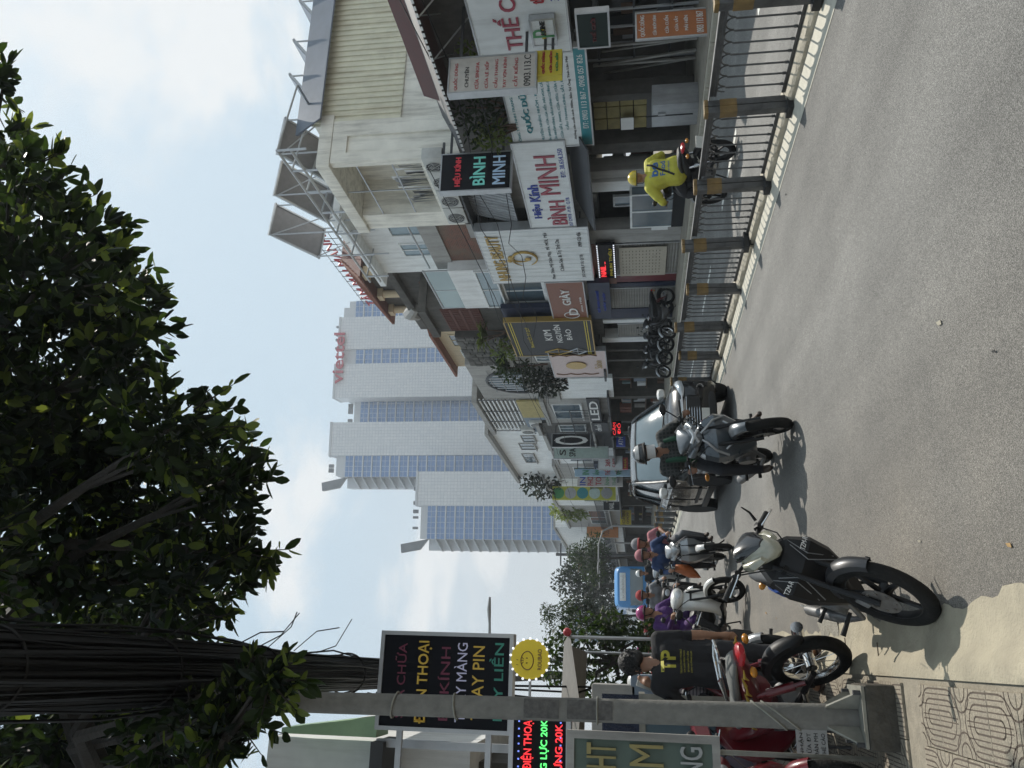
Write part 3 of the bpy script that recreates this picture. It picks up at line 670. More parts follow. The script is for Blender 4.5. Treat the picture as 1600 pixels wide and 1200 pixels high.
f3 = flank(468, 519, -160, 198, 100); MB().add([(f3[0], YS-.35, f3[2]), (f3[1], YS-.35, f3[2]), (f3[1], YS+.3, f3[3]), (f3[0], YS+.3, f3[3]), (f3[0], YS-.33, f3[2]-.03), (f3[1], YS-.33, f3[2]-.03), (f3[1], YS+.34, f3[3]-.06), (f3[0], YS+.34, f3[3]-.06)], [(0, 1, 2, 3), (7, 6, 5, 4), (0, 4, 5, 1), (3, 2, 6, 7), (0, 3, 7, 4), (1, 5, 6, 2)]).build('slate_eave', 'slate_sheet', B)
fs = (0, 0, f3[2], f3[3])
MB().bb((FXW-.1, YS-.08, zt-.35), (f1[1]+.3, yb+.05, zt)).build('roof_slab', 'cream_wall', B, bevel=.02)
MB().bb((FXW, op[1], zb), (FXW+2.2, yb, zt-.35)).build('far_pier', 'cream_wall', B, bevel=.02)
MB().bb((FXW, op[0], op[2]-.75), (FXW+2.2, op[1], op[2])).build('balcony_floor', 'cream_wall', B)
MB().bb((FXW+2.2, op[0], zb-.4), (f1[1]+2, yb, zt-.35)).build('back_wall', mat('mauve_wall', (.34, .32, .35), .85, var=.1, dirt=.3, dirtcol=(.12, .11, .11)), B)
MB().bb((FXW+.02, op[0], 3.0), (FXW+.32, yb, op[2]-.75)).build('front_wall', 'white_wall', B)
zm = (op[2]+op[3])/2; bal = MB()
for f_ in (.3, .68): bal.bb((FXW+.02, op[0], op[2]+(op[3]-op[2])*f_), (FXW+.05, op[1], op[2]+(op[3]-op[2])*f_+.03))
bal.bb((FXW+.02, (op[0]+op[1])/2, op[2]), (FXW+.05, (op[0]+op[1])/2+.03, op[3]))
bal.build('balcony_frame', 'alu', B)
window(B, (op[0]+1.1, op[0]+2.0, zm-.3, zm+.9), FXW+2.2, 'window_glass', 'grey_wall')
rk = random.Random(9)
for i in range(16):
    y_ = op[0]+.2+(op[1]-op[0]-.4)*i/16; h = rk.uniform(.4, 1.)
    MB().add([(FXW+.2, y_, op[2]+h+.1), (FXW+.22, y_+rk.uniform(.08, .2), op[2]+h+.08), (FXW+.26, y_+rk.uniform(.06, .2), op[2]+.1), (FXW+.18, y_+.02, op[2]+.12)], [(0, 1, 2, 3)]).build('hanging_sheet', rk.choice(['tin_grey', 'tin_grey', 'grey_wall', 'white_wall', 'dark_tin']), B)
# solar racks
alu = MATS['alu']; mat('solar_back', (.22, .215, .22), .6, var=.1); mat('solar_front', (.02, .03, .06), .15, .2, var=.05)
k = 0
for px, py, X_ in ((461, 55, 0), (452, 118, 0), (446, 172, 0), (486, 240, 12.8), (477, 302, 12.8), (465, 362, 12.8), (466, 372, 12.6))[:6]:
    far = X_ > 0
    c = P(px, py, X=X_) if far else P(px+14, py, Y=YS+1.)
    zt_ = zt if far else f3[3]; yc = c.y; zc_ = c.z
    s = thing('solar_rack', ['solar panel frame peeking over slate eave, nearest of three', 'solar panel frame peeking over slate eave, middle one', 'solar panel frame peeking over slate eave beside the cream house', 'tilted solar panel rack at near corner of the cream house roof', 'middle tilted solar panel rack over the cream house balcony', 'farthest and highest tilted solar panel rack above the white house'][k], 'solar panel', (c.x, yc, zt_), group='solar racks on the roofs')
    Rm = Matrix.Rotation(math.radians(-30), 3, 'X') @ Matrix.Rotation(math.radians(8), 3, 'Y') @ Matrix.Rotation(PI/2, 3, 'Z') if far else Matrix.Rotation(math.radians(-40), 3, 'Y')
    if not far: c = c+Vector((0, 0, -.62))
    MB().box(c, (2.0, 1.05, .035), R=Rm).build('panel_back', 'solar_back', s)
    MB().box(c+Rm @ Vector((0, 0, .024)), (1.98, 1.03, .01), R=Rm).build('cells', 'solar_front', s)
    f = MB()
    for sx_ in (-1, 1): f.box(c+Rm @ Vector((sx_*.99, 0, -.015)), (.05, 1.1, .07), R=Rm)
    for sy_ in (-1, 1): f.box(c+Rm @ Vector((0, sy_*.51, -.015)), (2.0, .05, .07), R=Rm)
    f.build('frame', alu, s)
    g_ = MB(); zb_ = zt-.02 if far else f3[3]-.9
    for sx_ in (-.9, .9):
        a_ = c+Rm @ Vector((sx_, .5, -.05)); b_ = c+Rm @ Vector((sx_, -.5, -.05))
        g_.tube([a_, (a_.x, a_.y, zb_)], .025, 5).tube([b_, (b_.x, b_.y, zb_)], .025, 5).tube([a_, (b_.x, b_.y, zb_+.1)], .02, 5)
    g_.build('strut', alu, s); k += 1
f = thing('roof_pipe_frame', 'pale pipe frame along the roof edge under solar racks', 'frame', (FXW+.2, yy(300), zt))
for xo, zo in ((0.0, .75), (1.9, .45), (.0, .4)): MB().tube([(FXW+xo, yy(200), zt+zo), (FXW+xo, yy(425), zt+zo)], .035, 6).build('rail', alu, f)
for i in range(7): yv = yy(200+i*36); MB().tube([(FXW, yv, zt), (FXW, yv, zt+.78)], .03, 6).tube([(FXW, yv, zt+.75), (FXW+1.9, yv, zt+.45)], .025, 6).build('stanchion', alu, f)
# air conditioners under the balcony
mat('ac_white', (.52, .52, .49), .55, var=.08, dirt=.3, dirtcol=(.2, .18, .15))
def ac_unit(label, x, y, X, w=.8, h=.55):
    c = P(x, y, X=X); s = thing('air_conditioner', label, 'air conditioner', (X, c.y, c.z-h/2), group='air conditioner units on the shop row')
    MB().bb((X, c.y-w/2, c.z-h/2), (X+.3, c.y+w/2, c.z+h/2)).build('casing', 'ac_white', s, bevel=.02)
    m_ = MB().cyl((X-.012, c.y+.1, c.z), (X+.01, c.y+.1, c.z), h*.42, 20); m_.build('fan_recess', 'dark_tin', s)
    g_ = MB()
    for rr in (.1, .16, .22): g_.torus((X-.016, c.y+.1, c.z), (1, 0, 0), rr, .006, 20, 4)
    for a in range(6): g_.bb((X-.02, c.y+.1-.006, c.z-.002), (X-.014, c.y+.1+.006, c.z+.22)) if a == 0 else g_.tube([(X-.018, c.y+.1, c.z), (X-.018, c.y+.1+.22*math.cos(a), c.z+.22*math.sin(a))], .005, 4)
    g_.build('grille', 'ac_white', s)
    for yo in (-w/2+.05, w/2-.09): MB().bb((X, c.y+yo, c.z-h/2-.06), (FXW+.05, c.y+yo+.04, c.z-h/2-.002)).build('bracket', 'dark_tin', s)
    return s
ac_unit('air conditioner with square grille just above black neon sign', 678, 258, 11.2, .6, .5)
ac_unit('first of three fan units in a row under balcony, beside black sign', 690, 283, 11.15); ac_unit('middle of three fan units in a row under balcony', 702, 312, 11.15); ac_unit('far fan unit at the end of row above silver awning', 712, 338, 11.15)
MB().bb((11.1, yy(270, 11.15), zX(722, 312, 11.15)-.05), (11.62, yy(352, 11.15), zX(722, 312, 11.15))).build('unit_shelf', 'dark_tin', B)
# ---- silver awning over the glass shop
r = R(722, 790, 283, 357, 11.05, 325)
B = building('mirror_shop', 'narrow mirror and glass shop under silver ribbed awning', 232, 360)
corrug_face((r[0], r[1], r[2]-.2, r[3]), FXW-.05, .14, .03, True, .4).build('silver_awning', 'tin_grey', B, smooth=20)
MB().bb((FXW, yy(232), 2.7), (FXW+.3, yy(360), r[3]+.3)).build('front_wall', 'grey_wall', B)
aw = R(905, 925, 228, 356, 10.7, 290)
MB().add([(10.6, aw[0], aw[2]), (10.6, aw[1], aw[2]), (FXW, aw[1], aw[2]+.5), (FXW, aw[0], aw[2]+.5), (10.6, aw[0], aw[2]+.04), (10.6, aw[1], aw[2]+.04), (FXW, aw[1], aw[2]+.54), (FXW, aw[0], aw[2]+.54)], [(3, 2, 1, 0), (4, 5, 6, 7), (0, 1, 5, 4), (1, 2, 6, 5), (2, 3, 7, 6), (3, 0, 4, 7)]).build('lower_awning', 'dark_tin', B)
MB().bb((FXW+3.5, yy(234), GZ), (FXW+3.7, yy(360), 3)).build('back_wall', 'dark_wall', B)
pillar(B, 264, 276, 2.75, FXW, 'grey_wall'); pillar(B, 282, 297, 2.75, FXW-.05, 'white_wall'); pillar(B, 357, 378, 3.3, FXW-.05, 'grey_wall')
window(B, (yy(302), yy(318), .9, 2.0), FXW-.02, 'window_glass', 'tin_grey', 1); 
dc = thing('display_case', 'glass display case of dark frames standing before mirror shop', 'display case', (11.35, yy(330, 11.35), GZ))
q = (yy(302, 11.35), yy(354, 11.35)); MB().bb((11.3, q[0], GZ), (11.6, q[1], .45)).build('plinth', 'void_dark', dc)
MB().bb((11.32, q[0]+.02, .452), (11.58, q[1]-.02, 1.5)).build('glass_box', 'window_glass', dc); MB().bb((11.3, q[0], 1.502), (11.6, q[1], 1.56)).bb((11.3, q[0], .452), (11.318, q[0]+.05, 1.502)).bb((11.3, q[1]-.05, .452), (11.318, q[1], 1.502)).bb((11.3, (q[0]+q[1])/2-.03, .452), (11.318, (q[0]+q[1])/2+.03, 1.502)).build('case_frame', 'white_wall', dc)
for i in range(5): MB().box((11.45, q[0]+.3+i*.42, .75+.1*(i % 2)), (.02, .3, .45)).build('picture_frame', ['white_wall', 'gold_print', 'brown_print', 'alu', 'white_print'][i], dc)
# ---- white house behind a brick terrace
B = building('white_house', 'white two storey house with flat roof behind a brick terrace', 337, 428, 12.6)
w = R(572, 668, 336, 426, 12.6, 380); MB().bb((12.6, w[0]-.6, 2.5), (19, w[1], w[3])).build('wall', 'white_wall', B)
MB().bb((12.2, w[0]-.8, w[3]), (19.3, w[1]+.25, w[3]+.22)).build('roof_slab', 'white_wall', B, bevel=.02)
MB().bb((13.2, w[0]-.4, w[3]+.2), (18.5, w[1]-.3, w[3]+1.1)).build('roof_room', 'white_wall', B)
window(B, R(606, 668, 349, 367, 12.6, 358), 12.6, 'pane_blue', 'white_wall', 1); window(B, R(627, 672, 379, 399, 12.6, 389), 12.6, 'pane_blue', 'white_wall', 2)
t_ = R(665, 694, 343, 421, 11.75, 383); MB().bb((11.75, t_[0], t_[2]), (12.55, t_[1], t_[3])).build('terrace_parapet', 'grey_wall', B)
t2 = R(694, 748, 343, 421, 11.8, 383); MB().bb((11.8, t2[0], 3.), (12.5, t2[1], t_[2])).build('brick_wall', 'brick_red', B)
MB().tube([(11.8, t_[0], t_[3]+.28), (11.8, t_[1], t_[3]+.28)], .03, 6).build('hand_rail', alu, B)
rl = thing('rooftop_letters', 'row of open metal letters standing on roof above white house', 'sign', (15, yy(420, 15), w[3]+1))
c = R(529, 548, 365, 478, 19., 420); text('TÂM MAI MANH', (19, (c[0]+c[1])/2, (c[2]+c[3])/2), FX_R, FX_U, c[1]-c[0], c[3]-c[2], 'red_print', rl, .05, -.01)
f = MB()
for i in range(15): yv = c[0]+(c[1]-c[0])*i/14; f.tube([(19.1, yv, c[3]+.2), (19.1, yv, c[2]-1.2)], .02, 4)
for z_ in (c[2]-.1, c[2]-.7, c[3]+.15): f.tube([(19.1, c[0], z_), (19.1, c[1], z_)], .02, 4)
f.build('letter_frame', 'tower_dark', rl)
# ---- beauty shop, white modern house with glass balcony
B = building('balcony_house', 'modern white house with glass balcony above the brown shoe sign', 420, 482)
w = R(665, 850, 421, 481, 11.45, 450); zr = zX(712, 450, 11.45); zt2 = zX(775, 450, 11.45)
MB().bb((11.45, w[0], zt2), (16, w[1], zr)).build('white_wall', 'white_wall', B)
MB().bb((11.62, w[0], 3.0), (16, w[1], zt2)).build('core', 'white_wall', B)
g_ = MB().bb((11.47, w[0]+.05, zr), (11.49, w[1]-.05, zr+.75)).build('glass_railing', 'clear_glass', B); MB().tube([(11.48, w[0], zr+.8), (11.48, w[1], zr+.8)], .03, 6).build('hand_rail', alu, g_)
for i in range(3): MB().bb((11.46, w[0]+.02+(w[1]-w[0]-.08)*i/2, zr), (11.5, w[0]+.06+(w[1]-w[0]-.08)*i/2, zr+.8)).build('baluster', alu, g_)
window(B, (w[0]+.05, w[1]-.1, zX(850, 450, 11.6), zX(787, 450, 11.6)), 11.6, 'window_glass', 'white_wall', 3); window(B, (w[0]+.05, w[1]-.1, zX(783, 450, 11.5), zX(752, 450, 11.5)), 11.44, 'pane_blue', 'white_wall', 2, sill=False)
# ground floors y 358-560
B = building('shutter_row', 'ground floor row of closed roller shutters under shop signs', 358, 560)
MB().bb((FXW+.05, yy(358), 2.6), (FXW+6, yy(560), 3.5)).build('beam', 'dark_wall', B)
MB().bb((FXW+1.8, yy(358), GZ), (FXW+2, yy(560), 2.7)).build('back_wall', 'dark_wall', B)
zs = zX(962, 410, FXW); MB().bb((FXW-.02, yy(378), zs), (FXW+.3, yy(441), 2.9)).build('red_fascia', 'brown_board', B)
shutter(B, 380, 427, zs, FXW+.02); pillar(B, 428, 440, 2.6, FXW, mat('maroon_paint', (.13, .02, .025), .5)); pillar(B, 442, 448, 2.7, FXW-.02, 'navy_board')
zs2 = zX(952, 465, FXW); shutter(B, 449, 481, zs2, FXW+.02); pillar(B, 482, 497, 2.9, FXW-.03, 'navy_board'); pillar(B, 499, 504, 2.6, FXW-.03, 'white_wall'); shutter(B, 505, 525, zX(965, 515, FXW), FXW+.02)
pillar(B, 527, 534, 2.7, FXW, 'white_wall')
pst = MB().bb((FXW-.06, yy(384, FXW), .5), (FXW-.035, yy(428, FXW), 1.9)).build('price_poster', mat('poster_cream', (.45, .40, .32), .7, var=.08, dirt=.2)); tag(pst, 'tall cream price poster hung on roller shutter under beauty sign', 'poster')
for i in range(12): text('- - - - - - - -', (FXW-.061, (yy(384)+yy(428))/2, 1.8-i*.1), FX_R, FX_U, (yy(428)-yy(384))*.8, .02, 'black_print', pst, .001)
# ---- old tiled house, concrete house, lattice building
B = building('tiled_roof_house', 'old house with red tiled hip roof behind white house', 424, 494, 17.)
w = R(548, 610, 424, 492, 17., 458); c_ = Vector((19.5, (w[0]+w[1])/2, 0)); zr = zX(590, 458, 17.); za_ = zX(556, 458, 17.)
hw = (w[1]-w[0])/2
MB().add([(16.6, w[0]-.3, zr), (23, w[0]-.3, zr), (23, w[1]+.5, zr), (16.6, w[1]+.5, zr), (18.3, w[0]+1.2, za_+.5), (21.5, w[0]+1.2, za_+.5), (21.5, w[1]-1., za_+.5), (18.3, w[1]-1., za_+.5)], [(0, 1, 5, 4), (1, 2, 6, 5), (2, 3, 7, 6), (3, 0, 4, 7), (4, 5, 6, 7), (3, 2, 1, 0)]).build('hip_roof', 'rust_tile', B)
f = MB()
for i in range(22):
    t1 = i/21; f.tube([(16.62, w[0]-.2+(w[1]-w[0]+.6)*t1, zr+.06), (18.32, w[0]+1.25+(w[1]-w[0]-2.3)*t1, za_+.55)], .05, 5)
for j in range(6):
    t1 = j/6; f.tube([(16.62+1.7*t1, w[0]-.25+1.4*t1, zr+.07+(za_+.5-zr)*t1), (16.62+1.7*t1, w[1]+.45-1.4*t1, zr+.07+(za_+.5-zr)*t1)], .035, 4)
f.build('roof_ridges', 'orange_lattice', B)
MB().bb((17.2, w[0], 3), (22.6, w[1], zr)).build('wall', 'dark_wall', B)
for y_ in (w[0]+.2, w[1]-.6, (w[0]+w[1])/2): MB().cyl((17, y_, zr-3), (17, y_, zr-.25), .2, 10).bb((16.75, y_-.26, zr-.28), (17.26, y_+.26, zr-.02)).build('column', 'peach_wall', B)
B = building('concrete_house', 'dark weathered concrete house with orange lattice blocks', 415, 503, 13.6)
w = R(606, 720, 415, 502, 13.6, 458); MB().bb((13.6, w[0], 2.5), (16.4, w[1], zX(640, 458, 13.6))).build('wall', 'dark_wall', B)
MB().bb((13.3, w[0]-.1, zX(640, 458, 13.6)), (16.5, w[1]+.2, zX(628, 458, 13.6))).build('roof_slab', 'dark_wall', B, bevel=.03)
def lattice(root, r, X, m, n=.32, name='lattice_block'):
    ya, yb, za, zb = r; ny = max(2, int((yb-ya)/n)); nz = max(2, int((zb-za)/n)); MB().bb((X+.05, ya, za), (X+.08, yb, zb)).build('lattice_back', 'void_dark', root)
    w_ = (yb-ya)/ny; h_ = (zb-za)/nz; pm = MB()
    for a, b in (((0, 0), (w_, h_*.13)), ((0, h_*.87), (w_, h_)), ((0, h_*.13), (w_*.13, h_*.87)), ((w_*.87, h_*.13), (w_, h_*.87)), ((w_*.4, h_*.13), (w_*.6, h_*.87))): pm.bb((X-.04, a[0]+.004, a[1]+.004), (X+.045, b[0]-.004, b[1]-.004))
    p_ = None
    for i in range(ny):
        for j in range(nz):
            if p_ is None: p_ = pm.build(name, m, root, False); p_.location = Vector((0, ya, za))-wloc(root)
            else: inst(p_, (0, ya+i*w_, za+j*h_), root)
lattice(B, R(662, 684, 440, 468, 13.58, 454), 13.58, 'orange_lattice', .4)
ct = P(650, 488, X=13.4); MB().tube([(13.4, ct.y-.5, ct.z-.1), (13.35, ct.y, ct.z+.25), (13.4, ct.y+.5, ct.z)], [.2, .3, .15], 8).build('cement_relief', 'grey_wall', B)
B = building('lattice_building', 'brown building with breeze block lattice front above navy panel', 478, 518, 12.2)
w = R(676, 800, 479, 517, 12.2, 498); MB().bb((12.2, w[0], 2.5), (16, w[1], w[3])).build('wall', 'dark_wall', B); MB().bb((12., w[0]-.1, w[3]), (16.1, w[1]+.1, w[3]+.3)).build('roof_slab', 'dark_wall', B)
lattice(B, R(695, 755, 482, 515, 12.18, 498), 12.18, 'rust_tile', .3)
B = building('peach_house', 'peach coloured house with orange roof and small upper windows', 512, 572, 15.)
w = R(690, 790, 512, 572, 15., 540); MB().bb((15, w[0], 2), (20, w[1], w[3])).build('wall', 'peach_wall', B)
MB().add([(14.5, w[0]-.3, w[3]), (14.5, w[1]+.3, w[3]), (17.5, w[1]+.3, w[3]+1), (17.5, w[0]-.3, w[3]+1), (14.5, w[0]-.3, w[3]-.12), (14.5, w[1]+.3, w[3]-.12), (17.5, w[1]+.3, w[3]-.12), (17.5, w[0]-.3, w[3]-.12)], [(0, 1, 2, 3), (7, 6, 5, 4), (0, 4, 5, 1), (3, 2, 6, 7), (0, 3, 7, 4), (1, 5, 6, 2)]).build('roof', 'orange_lattice', B)
window(B, R(704, 722, 522, 540, 15., 531), 15., 'window_glass', 'peach_wall', 2); window(B, R(722, 732, 546, 558, 15., 552), 15., 'window_glass', 'white_wall', 2)
# ---- stone wall with plants
B = building('stone_front', 'dark rubble stone fronted house with plants spilling over', 526, 572, 11.9)
w = R(722, 815, 527, 571, 11.9, 549); MB().bb((11.95, w[0], 3), (16, w[1], w[3])).build('wall', 'dark_wall', B)
rk = random.Random(4); mats_ = [mat('stone_dark_a', (.07, .068, .062), .9, var=.3, scale=9, bump=.5), mat('stone_dark_b', (.115, .11, .1), .9, var=.3, scale=9, bump=.5)]
y_ = w[0]
while y_ < w[1]-.1:
    z_ = max(3., w[2]); sw = rk.uniform(.24, .4)
    while z_ < w[3]-.1:
        sh = rk.uniform(.18, .36); MB().box((11.93, y_+sw/2, min(z_+sh/2, w[3]-sh/2)), (.1+rk.uniform(0, .06), sw*.93, sh*.92), R=Matrix.Rotation(rk.uniform(-.12, .12), 3, 'X')).build('stone', rk.choice(mats_), B, bevel=.03); z_ += sh
    y_ += sw
# ---- arch window house
B = building('arch_house', 'grey house with tall arched barred window above plants', 566, 627, 11.9)
w = R(742, 870, 568, 626, 11.9, 597); MB().bb((11.9, w[0], 2.8), (18, w[1], w[3])).build('wall', 'grey_wall', B)
a_ = R(762, 820, 578, 612, 11.88, 597); yc = (a_[0]+a_[1])/2; rr = (a_[1]-a_[0])/2; zc_ = a_[3]-rr
arc = [(yc+rr*math.cos(t), zc_+rr*math.sin(t)) for t in [PI*i/16 for i in range(17)]]
MB().prism([(yc+rr, a_[2])]+arc+[(yc-rr, a_[2])], 0, 11.86, 11.9).build('arched_window', 'window_glass', B)
f = MB().tube([(11.84, yc+rr, a_[2])]+[(11.84, p[0], p[1]) for p in arc]+[(11.84, yc-rr, a_[2])], .07, 6)
f.build('arch_trim', 'dark_tin', B)
f = MB()
for i in range(1, 9): yv = yc-rr+2*rr*i/9; f.tube([(11.83, yv, a_[2]), (11.83, yv, zc_+math.sqrt(max(0, rr*rr-(yv-yc)**2)))], .02, 4)
for i in range(4): f.tube([(11.83, yc-rr, a_[2]+i*.5), (11.83, yc+rr, a_[2]+i*.5)], .02, 4)
f.build('window_bars', 'alu', B)
# ---- house with louvred balcony
B = building('louvre_house', 'grey house with rows of vertical balcony louvres', 622, 672, 11.9)
w = R(752, 870, 623, 671, 11.9, 647); MB().bb((12.8, w[0], 2.8), (18, w[1], w[3])).build('wall', 'grey_wall', B); MB().bb((11.7, w[0]-.1, w[3]-.25), (18, w[1]+.3, w[3])).build('roof_slab', 'grey_wall', B)
MB().bb((11.8, w[0], zX(822, 647, 11.9)), (12.8, w[1], zX(816, 647, 11.9))).build('balcony_floor', 'grey_wall', B)
za_, zb_ = zX(816, 647, 11.9), w[3]-.25
for i in range(9): z_ = za_+(zb_-za_)*(i+.5)/9; MB().bb((11.85, w[0], z_-.035), (11.93, w[1], z_+.035)).build('louvre', 'white_wall', B)
for i in range(4): yv = w[0]+(w[1]-w[0])*i/3; MB().bb((11.84, yv-.04, za_), (11.82, yv+.04, zb_)).build('louvre_post', 'dark_tin', B)
MB().bb((11.75, w[0], zX(850, 647, 11.75)), (11.85, (w[0]+w[1])/2, za_-.05)).build('yellow_parapet', mat('mustard_wall', (.4, .33, .14), .8, var=.15, dirt=.3), B); MB().bb((11.75, (w[0]+w[1])/2, zX(850, 647, 11.75)), (11.85, w[1], za_-.05)).build('blue_parapet', mat('steel_blue_wall', (.2, .24, .29), .8, var=.15), B)
MB().bb((11.72, w[0]-.5, 3.), (11.9, w[1], zX(850, 647, 11.72))).build('teal_front', mat('teal_front', (.12, .19, .2), .5, var=.15, scale=4), B)
# ---- white corner house
B = building('corner_house', 'white house with dark overhanging roof and small louvred windows', 668, 748, 11.9)
w = R(788, 870, 669, 745, 11.9, 707); MB().bb((11.9, w[0], 2.8), (18, w[1], w[3])).build('wall', 'white_wall', B)
MB().bb((11.5, w[0]-.2, w[3]), (18, w[1]+.3, w[3]+.2)).build('roof', 'grey_wall', B)
for q in ((815, 835, 680, 690), (812, 836, 692, 702), (818, 836, 708, 722)): window(B, R(*q, 11.9), 11.9, 'window_glass', 'grey_wall', 2)
# ================================================================== signs of the shop row
street_sign('shop_sign', 'white fascia board with dull red raised letters and small inset plate', 750, 892, -75, 85, 'board_white', [
    ('THẾ C', .33, .36, .52, .27, 'pink_red_print'), ('the', .585, .72, .11, .14, 'red_print'), ('353', .59, .9, .1, .09, 'blue_print')], X=10.9, yref=84, thick=.3)
s, r = street_sign('inset_plate', 'small silver plate with green letter on big red lettered board', 832, 866, 31, 70, 'board_white', [('AKINE', .68, .5, .56, .24, 'black_print')], X=10.78, thick=.1)
q = (r[1]-.1, r[3]-.15); MB().bb((10.772, q[0]-.34, r[2]+.16), (10.779, q[0]-.05, r[3]-.16)).build('green_square', 'yellow_print', s); text('P', (10.771, q[0]-.2, (r[2]+r[3])/2), FX_R, FX_U, .2, .4, 'green_print', s)
street_sign('company_board', 'large white board with rows of teal company lettering', 789, 920, 78, 229, 'board_white', [
    ('CÔNG TY TNHH TRANG TRÍ NỘI THẤT', .47, .07, .84, .06, 'teal_print'), ('QUỐC DŨNG', .46, .21, .56, .12, 'teal_print'), ('CHUYÊN NHẬN: NHÔM - KÍNH - SẮT - INOX', .5, .37, .92, .065, 'teal_print'),
    ('CỬA SINGFA, CỬA LÙA XẾP, MÁI VÒM, CẦU THANG KÍNH', .5, .46, .92, .05, 'teal_print'), ('CỬA NHÔM KÍNH, VÁCH KÍNH CƯỜNG LỰC, CỬA LƯỚI', .5, .54, .9, .05, 'teal_print'), ('CỬA SẮT, PANO, CỬA KÉO, CỬA CUỐN, ĐÀI', .5, .62, .8, .05, 'teal_print'),
    ('CẦU THANG KÍNH, SẮT, INOX', .5, .70, .62, .05, 'teal_print'), ('Xưởng sản xuất cách 300m, Bảo Sự Ông Tình Lân Mai', .5, .79, .86, .045, 'black_print')], X=10.95, yref=155, thick=.12)
r = R(789, 920, 78, 229, 10.95, 155); b_ = tag(MB().bb((10.944, r[0], r[2]), (10.949, r[1], r[2]+(r[3]-r[2])*.13)).build('phone_strip', 'teal_print'), 'teal phone number strip along the foot of company board', 'sign strip')
text('ĐT: 0903 113 867 - 0908 057 826', (10.943, (r[0]+r[1])/2-.2, r[2]+(r[3]-r[2])*.065), FX_R, FX_U, (r[1]-r[0])*.75, .12, 'white_print', b_, .003)
street_sign('glass_shop_board', 'white board with big red and blue glass shop lettering', 815, 890, 222, 359, 'board_white', [
    ('Hiệu', .25, .22, .17, .23, 'blue_print'), ('Kính', .47, .22, .19, .23, 'blue_print'), ('BÌNH', .22, .62, .3, .44, 'pink_red_print'), ('MINH', .66, .58, .42, .42, 'pink_red_print'),
    ('357 CMT8 - P.10 - Q.TB', .22, .92, .36, .09, 'blue_print'), ('ĐT: 38.654.350', .78, .9, .3, .1, 'blue_print')], X=10.92, yref=290, thick=.14)
s, r = street_sign('beauty_board', 'tall white ribbed beauty salon board with gold letters and emblem', 756, 922, 358, 440, 'board_white', [
    ('NHUNG BEAUTY', .5, .13, .86, .12, 'gold_print'), ('Phun Thêu Mỹ Chân Mày,  MÍ  MÔI,  Mũi', .5, .62, .88, .05, 'black_print'), ('Chăm Sóc & Trị Trẻ Da', .52, .72, .6, .05, 'black_print'), ('357 CMT8, P.10, Q.TB', .3, .92, .45, .035, 'black_print'), ('0909 123 456', .8, .92, .25, .035, 'black_print')], X=10.9, yref=399, thick=.25, ribs=True)
cy, cz = (r[0]+r[1])/2, r[2]+(r[3]-r[2])*.62
MB().tube([(10.85, cy+.42*math.cos(a), cz+.36*math.sin(a)) for a in [PI*.1+PI*1.75*i/26 for i in range(27)]], [.012+.03*math.sin(PI*i/26) for i in range(27)], 6).tube([(10.85, cy-.05+.2*math.sin(a), cz+.1+.26*math.cos(a)) for a in [PI*i/14 for i in range(15)]], .025, 6).ell((10.85, cy-.1, cz+.38), (.03, .12, .1)).ell((10.85, cy+.08, cz+.44), (.03, .1, .08)).ell((10.85, cy+.02, cz-.1), (.02, .1, .1)).build('gold_emblem', 'gold_print', s)
s, r = street_sign('shoe_board', 'square red brown board with white raised shoe shop letters', 859, 914, 441, 498, 'brown_board', [('GIÀY', .62, .45, .42, .3, 'white_print'), ('D', .22, .62, .18, .26, 'white_print'), ('since 1998', .4, .88, .4, .06, 'white_print')], X=10.95, yref=470)
MB().tube([(10.93, r[1]-.35+.25*math.cos(a), r[2]+.5+.25*math.sin(a)) for a in [2*PI*i/20 for i in range(20)]], .015, 5, closed=True).build('ring_emblem', 'white_print', s)
street_sign('cladding_sign', 'plain navy metal cladding panel beside the brown shoe board', 786, 862, 481, 504, 'navy_board', [], X=11.2, yref=493, frame=None)
street_sign('navy_fascia', 'dark navy fascia with faint lettering under brown shoe board', 921, 954, 442, 498, 'navy_board', [('THỜI TRANG NAM NỮ', .5, .4, .6, .16, 'blue_print'), ('GIÀY DÉP', .5, .7, .5, .14, 'blue_print')], X=11.1, yref=470, frame=None)
s, r = street_sign('jeweller_board', 'dark slate jeweller board with gold border and diamond emblem', 797, 926, 502, 555, 'slate_board', [('TRANG SỨC ĐÁ QUÝ', .55, .24, .6, .06, 'yellow_print'), ('KIM', .62, .47, .3, .09, 'white_print'), ('NGUYÊN', .65, .59, .5, .09, 'white_print'), ('BẢO', .62, .71, .3, .09, 'white_print')], X=10.85, yref=528, frame='gold_print')
yd, zd, H_ = r[1]-.4, r[2]+(r[3]-r[2])*.45, r[3]-r[2]
for k_, (zc_, hh, m_) in enumerate(((zd, .5, 'gold_print'), (zd-.72, .36, 'alu'))): MB().tube([(10.84, yd, zc_+hh), (10.84, yd-.3, zc_), (10.84, yd, zc_-hh), (10.84, yd+.3, zc_)], .03, 5, closed=True).tube([(10.84, yd-.3, zc_), (10.84, yd+.3, zc_)], .02, 4).build('diamond_emblem', m_, s)
f = MB()
for o_ in (.12, .2): f.bb((10.838, r[0]+.05, r[3]-o_-.03), (10.846, r[1]-.05, r[3]-o_)).bb((10.838, r[0]+.05, r[2]+o_), (10.846, r[1]-.05, r[2]+o_+.03))
f.build('gold_line', 'yellow_print', s)
s, r = street_sign('pink_board', 'pale pink salon board with brown scallops and gold oval emblem', 862, 947, 549, 589, 'pink_board', [], X=10.85, yref=569)
cy, cz = (r[0]+r[1])/2, (r[2]+r[3])/2; f = MB(); w_ = (r[1]-r[0])
